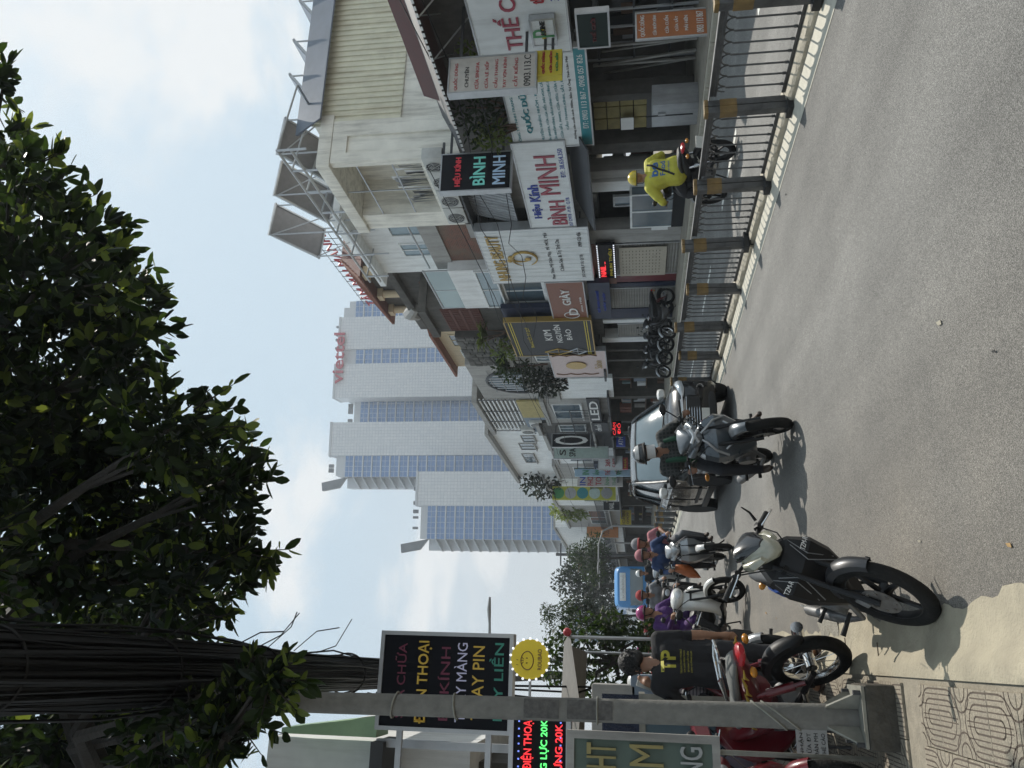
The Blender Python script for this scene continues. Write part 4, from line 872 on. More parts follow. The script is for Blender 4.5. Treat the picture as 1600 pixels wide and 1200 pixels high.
for sg in (-1, 1): f.tube([(10.84, cy+sg*(w_*.34+.12*abs(math.sin(t*3*PI))), r[3]-.1-t*(r[3]-r[2])*.8) for t in [i/30 for i in range(31)]], .03, 5)
f.build('scallop_trim', 'brown_print', s)
MB().lathe([(.0, .0), (.36, 0), (.4, .02), (.4, .04)], (10.84, cy, cz+.1), (-1, 0, 0), 24).build('oval_emblem', 'gold_print', s); text('Salon', (10.835, cy, cz-.75), FX_R, FX_U, .9, .3, 'gold_print', s)
blade_sign('tall_board', 'tall white projecting board with red and black lettering lines', 703, 836, 88, 140, mat('old_board', (.52, .49, .45), .6, var=.1, dirt=.3, dirtcol=(.25, .2, .15)), [
    ('QUỐC DŨNG', .45, .07, .8, .06, 'red_print'), ('CHUYÊN', .42, .2, .6, .055, 'black_print'), ('CỬA SINGFA', .45, .32, .8, .055, 'red_print'), ('CỬA LÊ XẾP', .45, .43, .8, .055, 'red_print'), ('CẦU THANG', .47, .54, .85, .055, 'red_print'), ('TAY VỊN KÍNH', .48, .65, .9, .055, 'red_print'), ('CẮT KIẾNG', .47, .77, .85, .06, 'red_print'), ('0903.113.C', .5, .91, .92, .08, 'black_print')], Xm=10.0)
blade_sign('yellow_placard', 'small yellow projecting placard with red lettering under tall board', 836, 878, 78, 118, 'yellow_board', [('QUỐC DŨNG', .5, .3, .85, .16, 'red_print'), ('CỬA NHÔM', .5, .58, .8, .12, 'red_print'), ('CỬA SẮT', .5, .8, .7, .12, 'green_print')], Xm=10.2, frame=None)
s, q = blade_sign('neon_board', 'black projecting sign with red, turquoise and white letters', 690, 797, 240, 296, 'black_board', [('HIỆU KÍNH', .5, .24, .8, .13, 'led_red_dim' if False else mat('neon_red', (.6, .05, .07), .5, var=.05, emit=.15)), ('BÌNH', .5, .53, .78, .22, mat('neon_teal', (.2, .62, .55), .5, var=.05, emit=.12)), ('MINH', .5, .84, .78, .18, mat('neon_pale', (.4, .55, .72), .5, var=.05, emit=.12))], Xm=10.0)
street_sign('led_sign', 'dark green framed LED panel under the red lettered board', 903, 950, 20, 73, mat('led_off', (.008, .02, .017), .5, var=.15, spec=.2), [('THẾ GIỚI', .5, .5, .7, .2, mat('led_off_red', (.1, .01, .012), .5))], X=10.9, thick=.1)
s, q = blade_sign('orange_banner', 'orange cloth banner on a stand before dark workshop', 995, 1105, 18, 57, 'orange_banner', [('QUỐC DŨNG', .5, .07, .85, .1, 'white_print'), ('CỬA NHÔM KÍNH', .5, .25, .8, .06, 'board_white'), ('CỬA CUỐN', .5, .42, .7, .07, 'board_white'), ('CỬA SẮT', .5, .56, .6, .06, 'board_white'), ('MÁI HIÊN', .5, .7, .6, .06, 'board_white'), ('0903 113 867', .5, .9, .85, .1, 'white_print')], Xm=10.9, thick=.02, bracket=False)
MB().tube([(q[0]+.1, q[4]+.04, GZ), (q[0]+.1, q[4]+.04, q[3])], .02, 6).tube([(q[1]-.1, q[4]+.04, GZ), (q[1]-.1, q[4]+.04, q[3])], .02, 6).build('stand_leg', alu, s)
s, r = street_sign('led_board', 'black LED price board with lit dashes above closed shutter', 933, 962, 383, 435, 'black_board', [('NAIL ..', .3, .3, .45, .3, 'led_red'), ('PHUN THÊU', .5, .72, .8, .2, 'yellow_print')], X=11.35, yref=409, frame=None, thick=.1)
f = MB()
for i in range(18):
    for z_ in (r[2]+.02, r[3]-.05): f.bb((11.342, r[0]+(r[1]-r[0])*i/18, z_), (11.349, r[0]+(r[1]-r[0])*(i+.5)/18, z_+.035))
f.build('lit_dash', 'led_white', s)
o = tag(MB().bb((FXW-.06, yy(180), zX(990, 189, FXW)), (FXW-.04, yy(198), zX(970, 189, FXW))).build('paper_notice', 'white_print'), 'small white paper notice on the yellow tiled shop pier', 'notice')
o = thing('yellow_stock', 'stack of yellow cartons beside the dark workshop pillar', 'cartons', (FXW+.2, yy(168), GZ))
ct_ = mat('carton_yellow', (.24, .2, .08), .8, var=.2)
for i in range(4):
    for j in range(3): MB().bb((FXW+.1, yy(152)+j*.42, 1.15+i*.3), (FXW+.5, yy(152)+j*.42+.38, 1.15+i*.3+.28)).build('carton', ct_, o, bevel=.01)
MB().bb((FXW+.1, yy(152), GZ), (FXW+.5, yy(152)+1.25, 1.148)).build('plinth', 'dark_tin', o)
o = thing('grey_cabinet', 'grey sheet metal cabinet standing at the kerb before workshop', 'cabinet', (10.9, yy(182, 10.9), GZ))
MB().bb((10.7, yy(166, 10.7), GZ), (11.2, yy(200, 10.7), zX(1019, 183, 10.7))).build('body', 'tin_grey', o, bevel=.01); MB().bb((10.69, yy(182, 10.7), GZ+.1), (10.699, yy(182, 10.7)+.03, 1.2)).build('door_gap', 'void_dark', o); MB().bb((10.66, yy(178, 10.7), .8), (10.699, yy(178, 10.7)+.05, .95)).build('handle', 'alu', o)
# ================================================================== farther shops
def far_shop(y0, y1, xt, m, label, sign_m=None, rows=(), xs=None, X=FXW, name='shop_house'):
    B_ = building(name, label, y0, y1, X); r = R(xt, 1000, y0, y1, X); zt_ = zX(xt, (y0+y1)/2, X)
    MB().bb((X, r[0], 2.75), (X+8, r[1], zt_)).build('wall', m, B_); MB().bb((X-.15, r[0], zt_), (X+8, r[1], zt_+.2)).build('roof_slab', 'grey_wall', B_)
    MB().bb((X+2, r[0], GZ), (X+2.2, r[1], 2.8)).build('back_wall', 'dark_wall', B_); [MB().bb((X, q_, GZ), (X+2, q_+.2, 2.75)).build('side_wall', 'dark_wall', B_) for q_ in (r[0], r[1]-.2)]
    n_ = max(1, int((zt_-3.6)/3.1))
    for i in range(n_):
        z_ = 4.1+i*3.1
        if z_+1.4 < zt_-.2:
            window(B_, (r[0]+(r[1]-r[0])*.2, r[0]+(r[1]-r[0])*.8, z_, z_+1.4), X, 'window_glass', 'white_wall', 2)
    if zt_ > 5.2:
        zb_ = 3.7; bl_ = MB().bb((X-.55, r[0]+.25, zb_-.1), (X, r[1]-.25, zb_)).build('balcony', 'grey_wall', B_); nb_ = max(4, int((r[1]-r[0])/.28))
        for i in range(nb_): yv = r[0]+.27+(r[1]-r[0]-.56)*i/(nb_-1); MB().bb((X-.54, yv-.012, zb_), (X-.516, yv+.012, zb_+.85)).build('baluster', 'dark_tin', bl_)
        MB().bb((X-.56, r[0]+.25, zb_+.85), (X-.5, r[1]-.25, zb_+.9)).build('hand_rail', 'dark_tin', bl_)
    MB().bb((X-.9, r[0]+.1, 2.62), (X, r[1]-.1, 2.7)).build('awning', 'dark_tin', B_)
    if sign_m: street_sign('fascia_sign', label.split(' with')[0]+' fascia board', xs[0], xs[1], y0+1, y1-1, sign_m, list(rows), X=X-.55, frame=None)
    return B_
far_shop(548, 566, 800, 'grey_wall', 'narrow grey shop house behind pale pink board')
far_shop(590, 622, 872, 'white_wall', 'low white shop with pale fascia beside pink salon board', 'board_white', [], (890, 958))
far_shop(622, 660, 855, 'grey_wall', 'grey LED lamp shop under the louvred house', 'slate_board', [('LED', .5, .5, .8, .7, 'white_print')], (919, 938))
far_shop(660, 676, 845, 'dark_wall', 'dark narrow shop between LED shop and corner house', 'slate_board', [('CẦM ĐỒ', .5, .4, .7, .4, 'white_print')], (925, 950))
far_shop(676, 700, 858, 'slate_board', 'black fronted shop with big pale oval on its face', None); far_shop(700, 724, 870, 'white_wall', 'white shop with pale green upper board', None)
far_shop(724, 748, 872, 'grey_wall', 'grey shop with blue awning down the row', 'navy_board', [('E', .5, .5, .5, .6, 'white_print')], (930, 945)); far_shop(748, 790, 862, 'white_wall', 'plain white walled shop behind the lime banner', None)
far_shop(790, 824, 884, 'grey_wall', 'tall plain grey side walled shop by the orange board', None); far_shop(824, 862, 880, 'white_wall', 'small pale house with balcony far along the row', None)
far_shop(862, 890, 905, 'dark_wall', 'low dark shop far down the right side', None); far_shop(890, 915, 930, 'grey_wall', 'lowest distant grey shop near the end of right row', None)
bs = blade_sign
bs('lit_sign', 'small black sign with bright red lit characters in far row', 954, 971, 658, 682, 'black_board', [('CẦM', .5, .28, .8, .4, 'led_red'), ('ĐỒ', .5, .72, .7, .4, 'led_red')], frame=None)
bs('oval_sign', 'black board with long pale oval in the far row', 863, 922, 678, 698, 'black_board', [('O', .5, .5, .7, .9, 'white_print')])
bs('mint_sign', 'pale mint green projecting board with dark lettering', 866, 950, 698, 716, mat('mint_board', (.45, .55, .5), .5, var=.1), [('S', .5, .16, .5, .12, 'black_print'), ('SPA', .5, .34, .7, .12, 'black_print')])
bs('blue_sign', 'small blue sign with white characters beside car roof', 963, 977, 682, 697, 'blue_print', [('ATM', .5, .5, .8, .5, 'white_print')], frame=None)
bs('white_sign', 'white projecting board with small red lettering, far row', 935, 972, 713, 733, 'board_white', [('369', .5, .4, .6, .2, 'red_print'), ('CAFE', .5, .65, .7, .12, 'red_print')])
bs('red_sign', 'narrow red projecting sign just above the car roof', 972, 981, 715, 733, 'red_print', [('NHÀ', .5, .5, .8, .5, 'yellow_print')], frame=None)
bs('sky_sign', 'pale blue banner with green and red print behind photo shop board', 898, 985, 733, 744, mat('sky_board', (.35, .48, .58), .5, var=.1), [('IN', .5, .2, .6, .12, 'green_print'), ('ẤN', .5, .38, .7, .12, 'green_print'), ('THẺ', .5, .58, .7, .12, 'red_print'), ('VẼ', .5, .78, .7, .12, 'green_print')], frame=None)
bs('photo_sign', 'grey board with stacked blue, red and green photocopy letters', 902, 973, 744, 760, 'old_board', [('IN', .5, .12, .8, .13, 'blue_print'), ('PHO', .5, .29, .85, .13, 'red_print'), ('TO', .5, .47, .8, .13, 'red_print'), ('ẢNH', .5, .65, .85, .11, 'green_print'), ('THẺ', .5, .8, .8, .1, 'green_print')], frame=None)
s, q = bs('lime_banner', 'long lime yellow banner with pale round pictures', 863, 962, 760, 781, 'lime_board', [], frame=None)
for i, m_ in enumerate(('green_print', 'alu', 'teal_print', 'mint_board', 'alu')): MB().lathe([(0, 0), (.42*(q[1]-q[0]), 0), (.42*(q[1]-q[0]), .02)], ((q[0]+q[1])/2, q[4]-.002, q[3]-(q[3]-q[2])*(.1+.19*i)), (0, -1, 0), 16).build('round_picture', m_, s)
bs('amber_sign', 'small amber yellow hanging sign with dark lettering', 969, 986, 797, 822, 'yellow_board', [('HOA SEN', .5, .33, .8, .3, 'brown_print'), ('0909', .5, .7, .7, .25, 'brown_print')])
bs('rust_sign', 'orange brown upright board with framed dark lettering', 917, 966, 823, 840, 'orange_board', [('SPA & NAIL', .5, .14, .7, .06, 'brown_print'), ('YODY', .5, .62, .75, .2, 'brown_print')])
bs('orange_far_sign', 'tiny orange billboard far above trees on right', 903, 910, 868, 893, 'orange_board', [], Xm=11.5)
bs('dark_sign', 'grey hanging sign plate with pale edge in far row', 943, 968, 784, 797, 'slate_board', [('NAIL', .5, .5, .8, .3, 'white_print')])
# ================================================================== foliage tools, plants on the row
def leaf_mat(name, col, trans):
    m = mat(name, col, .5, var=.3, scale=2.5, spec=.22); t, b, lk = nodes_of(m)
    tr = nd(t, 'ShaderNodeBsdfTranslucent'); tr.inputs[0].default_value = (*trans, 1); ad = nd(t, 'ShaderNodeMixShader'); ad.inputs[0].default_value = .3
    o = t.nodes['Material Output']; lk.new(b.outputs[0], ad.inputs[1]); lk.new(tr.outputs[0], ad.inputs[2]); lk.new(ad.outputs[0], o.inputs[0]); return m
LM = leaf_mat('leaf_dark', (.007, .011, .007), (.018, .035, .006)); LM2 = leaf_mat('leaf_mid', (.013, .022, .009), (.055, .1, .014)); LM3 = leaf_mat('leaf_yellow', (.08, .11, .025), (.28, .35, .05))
def leaf(mb, p, d, up, ln, w, fold=.12):
    d = d.normalized(); s = d.cross(up)
    if s.length < 1e-4: s = d.orthogonal()
    s.normalize(); n = s.cross(d)
    k = n*fold*w; mb.add([p, p+d*ln*.18+s*w*.34+k, p+d*ln*.5+s*w*.5+k, p+d*ln*.82+s*w*.32+k*.6, p+d*ln, p+d*ln*.82-s*w*.32+k*.6, p+d*ln*.5-s*w*.5+k, p+d*ln*.18-s*w*.34+k, p+d*ln*.5], [(0, 1, 8), (1, 2, 8), (2, 3, 8), (3, 4, 8), (4, 5, 8), (5, 6, 8), (6, 7, 8), (7, 0, 8)])
def rdir(q):
    z = q.uniform(-1, 1); a = q.uniform(0, 2*PI); s = math.sqrt(1-z*z); return Vector((s*math.cos(a), s*math.sin(a), z))
def clump(mb, c, rad, n, ln, q, flat=.0, wr=.45):
    c = Vector(c)
    for _ in range(n):
        u = rdir(q); r = q.random()**.45; p = c+Vector((u.x*rad[0], u.y*rad[1], u.z*rad[2]))*r
        d = rdir(q); d.z -= .15; d = d+u*.6; leaf(mb, p, d, rdir(q)+Vector((0, 0, 1.2)), ln*q.uniform(.7, 1.2), ln*wr)
def plant(label, x, y, X, rad, n, ln, m, seed, strappy=False):
    c = P(x, y, X=X); o = thing('balcony_plant', label, 'plant', (X, c.y, c.z-rad[2])); q = random.Random(seed); mb = MB(); st = MB()
    if strappy:
        for i in range(n):
            a = q.uniform(0, 2*PI); d = Vector((math.cos(a), math.sin(a), q.uniform(.2, 1.2))).normalized(); b0_ = c-Vector((0, 0, rad[2]*.3)); L_ = rad[0]*q.uniform(.8, 1.3); s_ = d.cross(Vector((0, 0, 1))).normalized()*ln*.12
            a1 = b0_+d*L_*.5; a2 = b0_+d*L_*.9-Vector((0, 0, L_*.25)); mb.add([b0_-s_, b0_+s_, a1+s_, a1-s_, a2], [(0, 1, 2, 3), (3, 2, 4)])
    else: clump(mb, c, rad, n, ln, q)
    tag(mb.build('foliage', m, o), kind='stuff')
    for i in range(4): st.tube([(X+.15, c.y+q.uniform(-.2, .2), c.z-rad[2]*1.3), c+Vector((q.uniform(-.5, .5)*rad[0], q.uniform(-.6, .6)*rad[1], q.uniform(-.3, .5)*rad[2]))], [.03, .012], 5)
    st.build('stem', 'timber', o); return o
plant('sprawling bush under dark canopy above teal lettered board', 750, 185, 11.1, (.5, 1.0, .6), 420, .15, LM2, 1); plant('bright tuft of leaves hanging over far end of company board', 770, 210, 10.8, (.35, .4, .4), 160, .15, LM3, 2); plant('small leafy tuft behind red lettered board edge', 742, 75, 11.2, (.3, .4, .4), 90, .14, LM3, 12)
plant('yellow green palm tuft at top of rubble stone wall', 752, 525, 11.6, (.8, .8, .8), 46, .7, LM3, 3, True); plant('spiky rosette plant hanging beside arched window', 786, 565, 11.5, (.9, .9, .9), 50, .7, LM2, 4, True)
plant('dense creeper over the pale pink board', 808, 575, 11.6, (.5, 1.6, 1.0), 500, .22, LM2, 5); plant('leafy creeper between pink board and teal front', 850, 598, 11.4, (.5, 1.4, 1.1), 480, .24, LM, 6); plant('leaf tuft above jeweller board corner', 788, 548, 11.3, (.4, .7, .5), 160, .2, LM3, 7)
plant('round bush on roof edge beside lime banner', 847, 752, 11.6, (1.2, 2.2, 1.6), 420, .4, LM, 8); plant('yellowish hedge on balcony far along the row', 888, 800, 11.6, (.6, 2.6, 1.6), 420, .4, LM3, 9)
ac_unit('small air conditioner on the wall under louvred house', 825, 675, 11.6, .9, .7); ac_unit('air conditioner with dark vent beside blue parapet', 838, 664, 11.6, .9, .7)
# ================================================================== left side: street pole, boards, tree
mat('pole_concrete', (.17, .165, .15), .85, var=.2, scale=14, bump=.25, bscale=50, dirt=.5, dirtcol=(.09, .085, .075), streak=True)
mat('base_block', (.07, .062, .05), .95, var=.35, scale=12, bump=.8, bscale=30)
mat('galv', (.26, .255, .22), .6, .3, var=.2, scale=12, dirt=.35, dirtcol=(.12, .1, .08))
PX, PY = -.36, 5.5
pole = thing('utility_pole', 'grey round utility pole on gusseted steel plate and concrete block', 'pole', (PX, PY, .07))
tl_ = Vector((P(500, 1097, Y=PY).x-P(1345, 1121, Y=PY).x, 0, P(500, 1097, Y=PY).z-P(1345, 1121, Y=PY).z)); tl_ /= tl_.z
def pole_at(z): return Vector((P(1345, 1121, Y=PY).x, PY, 0))+tl_*(z-P(1345, 1121, Y=PY).z)
MB().tube([pole_at(z) for z in (.3, 1.5, 2.6, 3.8, 5.0)], [.076, .072, .069, .066, .06], 20).build('shaft', 'pole_concrete', pole)
b_ = pole_at(.2); MB().box((b_.x+.01, b_.y, .16), (.36, .36, .18)).build('footing', 'base_block', pole, bevel=.02)
MB().box((b_.x+.01, b_.y, .26), (.34, .34, .018)).build('base_plate', 'galv', pole)
for a in range(4):
    R_ = Matrix.Rotation(PI/4+a*PI/2, 3, 'Z'); m_ = MB().prism([(.07, .27), (.2, .27), (.2, .29), (.085, .45), (.07, .45)], 1, -.006, .006)
    for i in range(len(m_.v)): m_.v[i] = R_ @ m_.v[i]+Vector((b_.x, b_.y, 0))
    m_.build('gusset', 'galv', pole, smooth=False); q = R_ @ Vector((.2, 0, 0)); MB().cyl((b_.x+q.x, b_.y+q.y-.0, .27), (b_.x+q.x, b_.y+q.y, .31), .014, 8).build('bolt', 'dark_tin', pole)
w_ = MB()
for z, tl2 in ((.95, .22), (2.95, .02), (3.35, -.03), (2.05, .0), (1.02, .2)):
    c = pole_at(z); w_ = MB().tube([c+Vector((.078*math.cos(a), .078*math.sin(a), tl2*math.cos(a)*.5)) for a in [2*PI*i/24 for i in range(24)]], .006, 5, closed=True); w_.build('tied_wire', 'galv', pole)
for z, h in ((1.85, .28), (2.15, .22)):
    c = pole_at(z); ar = [(c.x+.0745*math.cos(a), c.y+.0745*math.sin(a)) for a in [-2.4+1.7*i/8 for i in range(9)]]
    MB().sheet([[(p[0], p[1], z-h/2) for p in ar], [(p[0], p[1], z+h/2) for p in ar]]).build('old_sticker', mat('sticker_dark', (.09, .085, .08), .8, var=.4, scale=30), pole, smooth=60)
# framed neon repair board
YB = 7.6
def front_board(name, label, x0, x1, y0, y1, Y, m, rows, frame='alu', thick=.14, e=.035, cat='sign'):
    xm, ym = (x0+x1)/2, (y0+y1)/2; a = P(xm, y1, Y=Y).x; b = P(xm, y0, Y=Y).x; z0 = P(x1, ym, Y=Y).z; z1 = P(x0, ym, Y=Y).z
    o = thing(name, label, cat, ((a+b)/2, Y, z0)); MB().bb((a, Y, z0), (b, Y+thick, z1)).build('panel', m, o)
    if frame: MB().bb((a-e, Y-.015, z0-e), (b+e, Y+thick+.01, z0)).bb((a-e, Y-.015, z1), (b+e, Y+thick+.01, z1+e)).bb((a-e, Y-.015, z0), (a, Y+thick+.01, z1)).bb((b, Y-.015, z0), (b+e, Y+thick+.01, z1)).build('frame', frame, o)
    lines(o, (a, Y, z1), FY_R, b-a, z1-z0, rows); return o, (a, b, z0, z1)
dr = mat('neon_dim_red', (.16, .025, .06), .5, var=.1); ng = mat('neon_green', (.04, .26, .2), .5, var=.1); ny = mat('neon_amber', (.5, .34, .05), .5, var=.1, emit=.1); nw = mat('neon_lilac', (.5, .5, .68), .5, var=.08, emit=.1)
o, q = front_board('repair_board', 'black framed phone repair board with rows of coloured letters', 597, 795, 994, 1138, YB, 'black_board', [('SỬA CHỮA', .5, .14, .82, .09, dr), ('ĐIỆN THOẠI', .49, .32, .9, .13, ny), ('ÉP KÍNH', .48, .49, .8, .09, dr), ('THAY MÀNG', .5, .62, .86, .1, nw), ('THAY PIN', .5, .76, .8, .09, ny), ('LẤY LIỀN', .52, .9, .84, .11, ng)])
[MB().bb((q[0]-1.2, YB+.05, z_), (q[0]-.03, YB+.1, z_+.05)).build('bracket', 'alu', o) for z_ in (q[2]+.15, q[3]-.2)]
c = P(828, 1030, Y=7.4); rd = .165
o = thing('round_sign', 'round yellow bun shop sign ringed with small lit bulbs', 'sign', (c.x, 7.4, c.z-rd))
MB().lathe([(0, 0), (rd, 0), (rd, .06), (0, .06)], (c.x, 7.46, c.z), (0, -1, 0), 40).build('disc', mat('sign_yellow', (.66, .5, .03), .5, var=.05, emit=.12), o)
f = MB()
for i in range(18): a = 2*PI*i/18; f.ell((c.x+rd*1.03*math.cos(a), 7.395, c.z+rd*1.03*math.sin(a)), (.011, .011, .011), 6, 4)
f.build('bulbs', 'led_white', o)
f = MB(); pts = [(c.x-.012+.075*math.cos(a), 7.396, c.z+.02+(.058 if math.sin(a) > 0 else .05)*math.sin(a)) for a in [2*PI*i/24 for i in range(24)]]
f.tube(pts, .004, 4, closed=True); 
for k_ in (-.03, 0, .03): f.tube([(c.x-.012+k_, 7.396, c.z+.075), (c.x-.012+k_*.4, 7.396, c.z+.055)], .003, 4)
for k_ in (-.02, .02): f.tube([(c.x-.012+k_, 7.396, c.z+.035), (c.x-.012+k_, 7.396, c.z+.02)], .004, 4); f.tube([(c.x-.03+k_, 7.396, c.z+.1), (c.x-.026+k_, 7.396, c.z+.118)], .002, 4)
f.build('bun_drawing', 'brown_print', o); text('ROUBAO', (c.x, 7.398, c.z-.085), FY_R, FX_U, .17, .035, 'brown_print', o, .003, .01)
MB().tube([(c.x-rd, 7.44, c.z), (c.x-rd-.35, 7.44, c.z)], .012, 5).build('bracket', 'alu', o)
o, q = front_board('led_price_board', 'black LED board with running red and green price text', 801, 884, 1121, 1290, 6.6, 'black_board', [('ĐIỆN THOẠI', .745, .27, .48, .24, 'led_red'), ('CƯỜNG LỰC 20K', .60, .58, .76, .2, 'led_green'), ('DÁN LƯNG 20K', .565, .85, .76, .17, 'led_red')])
for x_ in (q[0]+.2, q[1]-.2): MB().tube([(x_, 6.7, q[3]-.1), (x_-.2, 9.0, q[3]+.05)], .02, 6).build('support_rod', 'alu', o)
f = MB()
for i in range(14):
    for zz_ in (q[2]+.04, q[3]-.04): f.bb((q[0]+(q[1]-q[0])*(i+.3)/14, 6.592, zz_-.006), (q[0]+(q[1]-q[0])*(i+.5)/14, 6.598, zz_+.006))
f.build('lit_dot', 'led_blue', o)
o, q = front_board('cloth_banner', 'grey green cloth banner with gold edged capital letters', 897, 1115, 1158, 1300, 5.9, mat('banner_green', (.10, .135, .115), .75, var=.12, scale=5), [('NGHT', .65, .2, .62, .22, 'gold_dull' if False else mat('gold_dull', (.3, .25, .1), .6, var=.1)), ('ĐAM', .56, .52, .8, .26, 'gold_dull'), ('SANG', .67, .85, .58, .16, mat('print_grey', (.35, .36, .36), .6, var=.1))], frame='grey_wall', thick=.02, e=.05)
for x_ in (q[0]+.05, q[1]-.05): MB().tube([(x_, 5.95, .07), (x_, 5.95, q[3])], .018, 6).build('stand_post', 'galv', o)
# ---- shop building at the left edge with green awning box
B = thing('corner_shop', 'pale shop building at left with green fascia and dark awning', 'building', (-2.4, 9, .07))
Y0 = 8.6; xe = P(600, 1150, Y=Y0).x; z1 = P(418, 1175, Y=Y0).z
MB().bb((-8, Y0, P(735, 1170, Y=Y0).z), (P(560, 1157, Y=Y0).x, Y0+6, z1)).build('upper_wall', 'white_wall', B)
MB().bb((-8, Y0-.6, P(600, 1145, Y=8.).z*0+3.9), (xe+.0, Y0-.01, 4.02)).build('awning_slab', 'dark_tin', B)
MB().bb((-8, Y0+.5, .07), (xe-.25, Y0+5, P(735, 1170, Y=Y0).z)).build('ground_wall', 'dark_wall', B)
a0, a1 = P(440, 1142, Y=8.2), P(590, 1120, Y=8.2)
MB().add([(a0.x-.02, 8.2, a0.z), (a0.x+.03, 8.2, a0.z), (a1.x, 8.2, a1.z), (a0.x-.02, 8.2, a1.z), (a0.x-.02, 8.6, a0.z), (a0.x+.03, 8.6, a0.z), (a1.x, 8.6, a1.z), (a0.x-.02, 8.6, a1.z)], [(0, 1, 2, 3), (7, 6, 5, 4), (0, 4, 5, 1), (1, 5, 6, 2), (2, 6, 7, 3), (3, 7, 4, 0)]).build('green_fascia', mat('mint_fascia', (.33, .5, .3), .5, var=.1), B)
MB().bb((xe-.05, Y0-.5, .07), (xe+.02, Y0-.42, 4.0)).build('pipe_post', 'alu', B)
for i in range(5): MB().bb((-1.6+.0*i, Y0-.2, .5+.5*i), (xe-.3, Y0+.3, .54+.5*i)).build('stock_shelf', 'timber', B)
# ---- parasol stall roofs
st = thing('stall_canopy', 'grey tarpaulin stall canopy on poles beyond the round sign', 'canopy', P(1000, 1060, Z=.07))
Yc = 10.5; e0 = P(890, 990, Y=Yc); e1 = P(925, 1100, Y=Yc)
MB().sheet([[(e1.x-2.2, Yc-.6, e1.z+.22), (e1.x, Yc-.6, e1.z+.1), (e0.x, Yc-.6, e0.z-.05)], [(e1.x-2.2, Yc+.6, e1.z+.5), (e1.x, Yc+.6, e1.z+.42), (e0.x-.1, Yc+.6, e0.z+.12)], [(e1.x-2.2, Yc+2, e1.z+.25), (e1.x, Yc+2, e1.z+.2), (e0.x-.2, Yc+2, e0.z-.1)]]).build('tarpaulin', mat('tarp_grey', (.13, .125, .115), .8, var=.2, scale=4), st, smooth=60)
for xx, y_ in ((e0.x-.05, Yc-.55), (e0.x-.2, Yc+1.9), (e1.x-1, Yc-.55)): MB().tube([(xx, y_, .07), (xx, y_, e0.z-.03)], .022, 6).build('canopy_pole', 'alu', st)
MB().ell((e0.x, Yc-.6, e0.z-.02), (.05, .05, .05), 8, 6).build('red_knob', 'red_print', st)
for i, (px, py, w_, h_, m_, lb) in enumerate(((1000, 1128, .5, .7, 'navy_board', 'blue box of goods on the dim shop shelf behind pole'), (960, 1105, .4, .4, 'grey_wall', 'grey carton on the dim shop shelf behind pole'), (1010, 1092, .42, .28, 'steel_blue_wall', 'teal crate beside the man in striped shirt'))):
    c = P(px, py, Y=8.1); tag(MB().box(c, (w_, .3, h_)).build('goods_box', m_, bevel=.015), lb, 'box')
tr_ = thing('glass_cabinet', 'old glass fronted food cabinet behind pole and cloth banner', 'cabinet', P(1200, 1135, Z=.07))
c = P(1110, 1150, Y=7.3); MB().bb((c.x-.6, 7.3, .55), (c.x+.28, 7.7, 1.5)).build('glass_body', 'window_glass', tr_); MB().bb((c.x-.62, 7.28, 1.5), (c.x+.3, 7.72, 1.55)).bb((c.x-.62, 7.28, .5), (c.x+.3, 7.72, .55)).bb((c.x+.26, 7.27, .55), (c.x+.3, 7.29, 1.5)).build('metal_frame', 'galv', tr_)
for sx_ in (-.58, .26): MB().tube([(c.x+sx_, 7.32, .07), (c.x+sx_, 7.32, .5)], .02, 6).tube([(c.x+sx_, 7.68, .07), (c.x+sx_, 7.68, .5)], .02, 6).build('leg', 'galv', tr_)
o = thing('handwritten_notice', 'white handwritten card notice on a board leaning behind the pole', 'notice', P(1330, 1150, Z=.07)); a = P(1245, 1165, Y=6.5); b = P(1292, 1143, Y=6.5)
MB().bb((a.x-.1, 6.5, b.z), (b.x+.02, 6.515, a.z)).build('card', 'board_white', o)
for i, tx in enumerate(('NHẬN', 'SỬA ĐT', 'DÁN MH', 'THẺ CÀO')): text(tx, ((a.x+b.x)/2-.04, 6.499, a.z-(a.z-b.z)*(.15+.23*i)), FY_R, FX_U, .15, .035, 'black_print', o, .002)
MB().tube([(a.x, 6.52, .07), (a.x, 6.52, b.z)], .012, 5).tube([(b.x, 6.52, .07), (b.x, 6.52, b.z)], .012, 5).build('stand_leg', 'dark_tin', o)
# ================================================================== overhead telecom cable bundle
mat('root_bark', (.03, .026, .022), .95, var=.4, scale=5, bump=.6, bscale=25); mat('cable_rubber', (.012, .012, .013), .6, var=.5, scale=4, spec=.25)
q = random.Random(21)
def bc(y): return Vector((-.075-.0185*y, y, 4.6+min(.5, .0022*(y-5.5)**2*(1 if y < 14 else .4)+(.0 if y < 14 else .1))))
bun = thing('cable_bundle', 'thick black bundle of telecom cables slung overhead along the pavement', 'cables', tuple(bc(5.5)), group=None)
ys_ = [-3, -1, 1, 2.5, 3.6, 4.6, 5.5, 6.4, 7.4, 8.6, 10, 12, 15, 19, 24, 30, 42, 60, 90]
MB().tube([bc(y) for y in ys_], [.155]*19, 14).build('bundle_core', 'cable_rubber', bun)
f = MB()
for k_ in range(210):
    a = q.uniform(0, 2*PI); r0 = q.uniform(.145, .205); tw = q.uniform(-.12, .12); fz = q.uniform(.006, .013); ph = q.uniform(0, 6); lo = q.random() < .12; pts = []
    for y in ys_:
        th = a+tw*(y-5)*.3+.1*math.sin(y*.9+ph); rr = r0+(.05+.05*math.sin(y*1.3+ph) if lo and y < 9 else 0)-(.03 if y > 6.6 else 0); pts.append(bc(y)+Vector((math.cos(th)*rr, 0, math.sin(th)*rr)))
    f.tube(pts, fz, 4)
tag(f.build('cable_strands', 'cable_rubber', bun), kind='stuff')
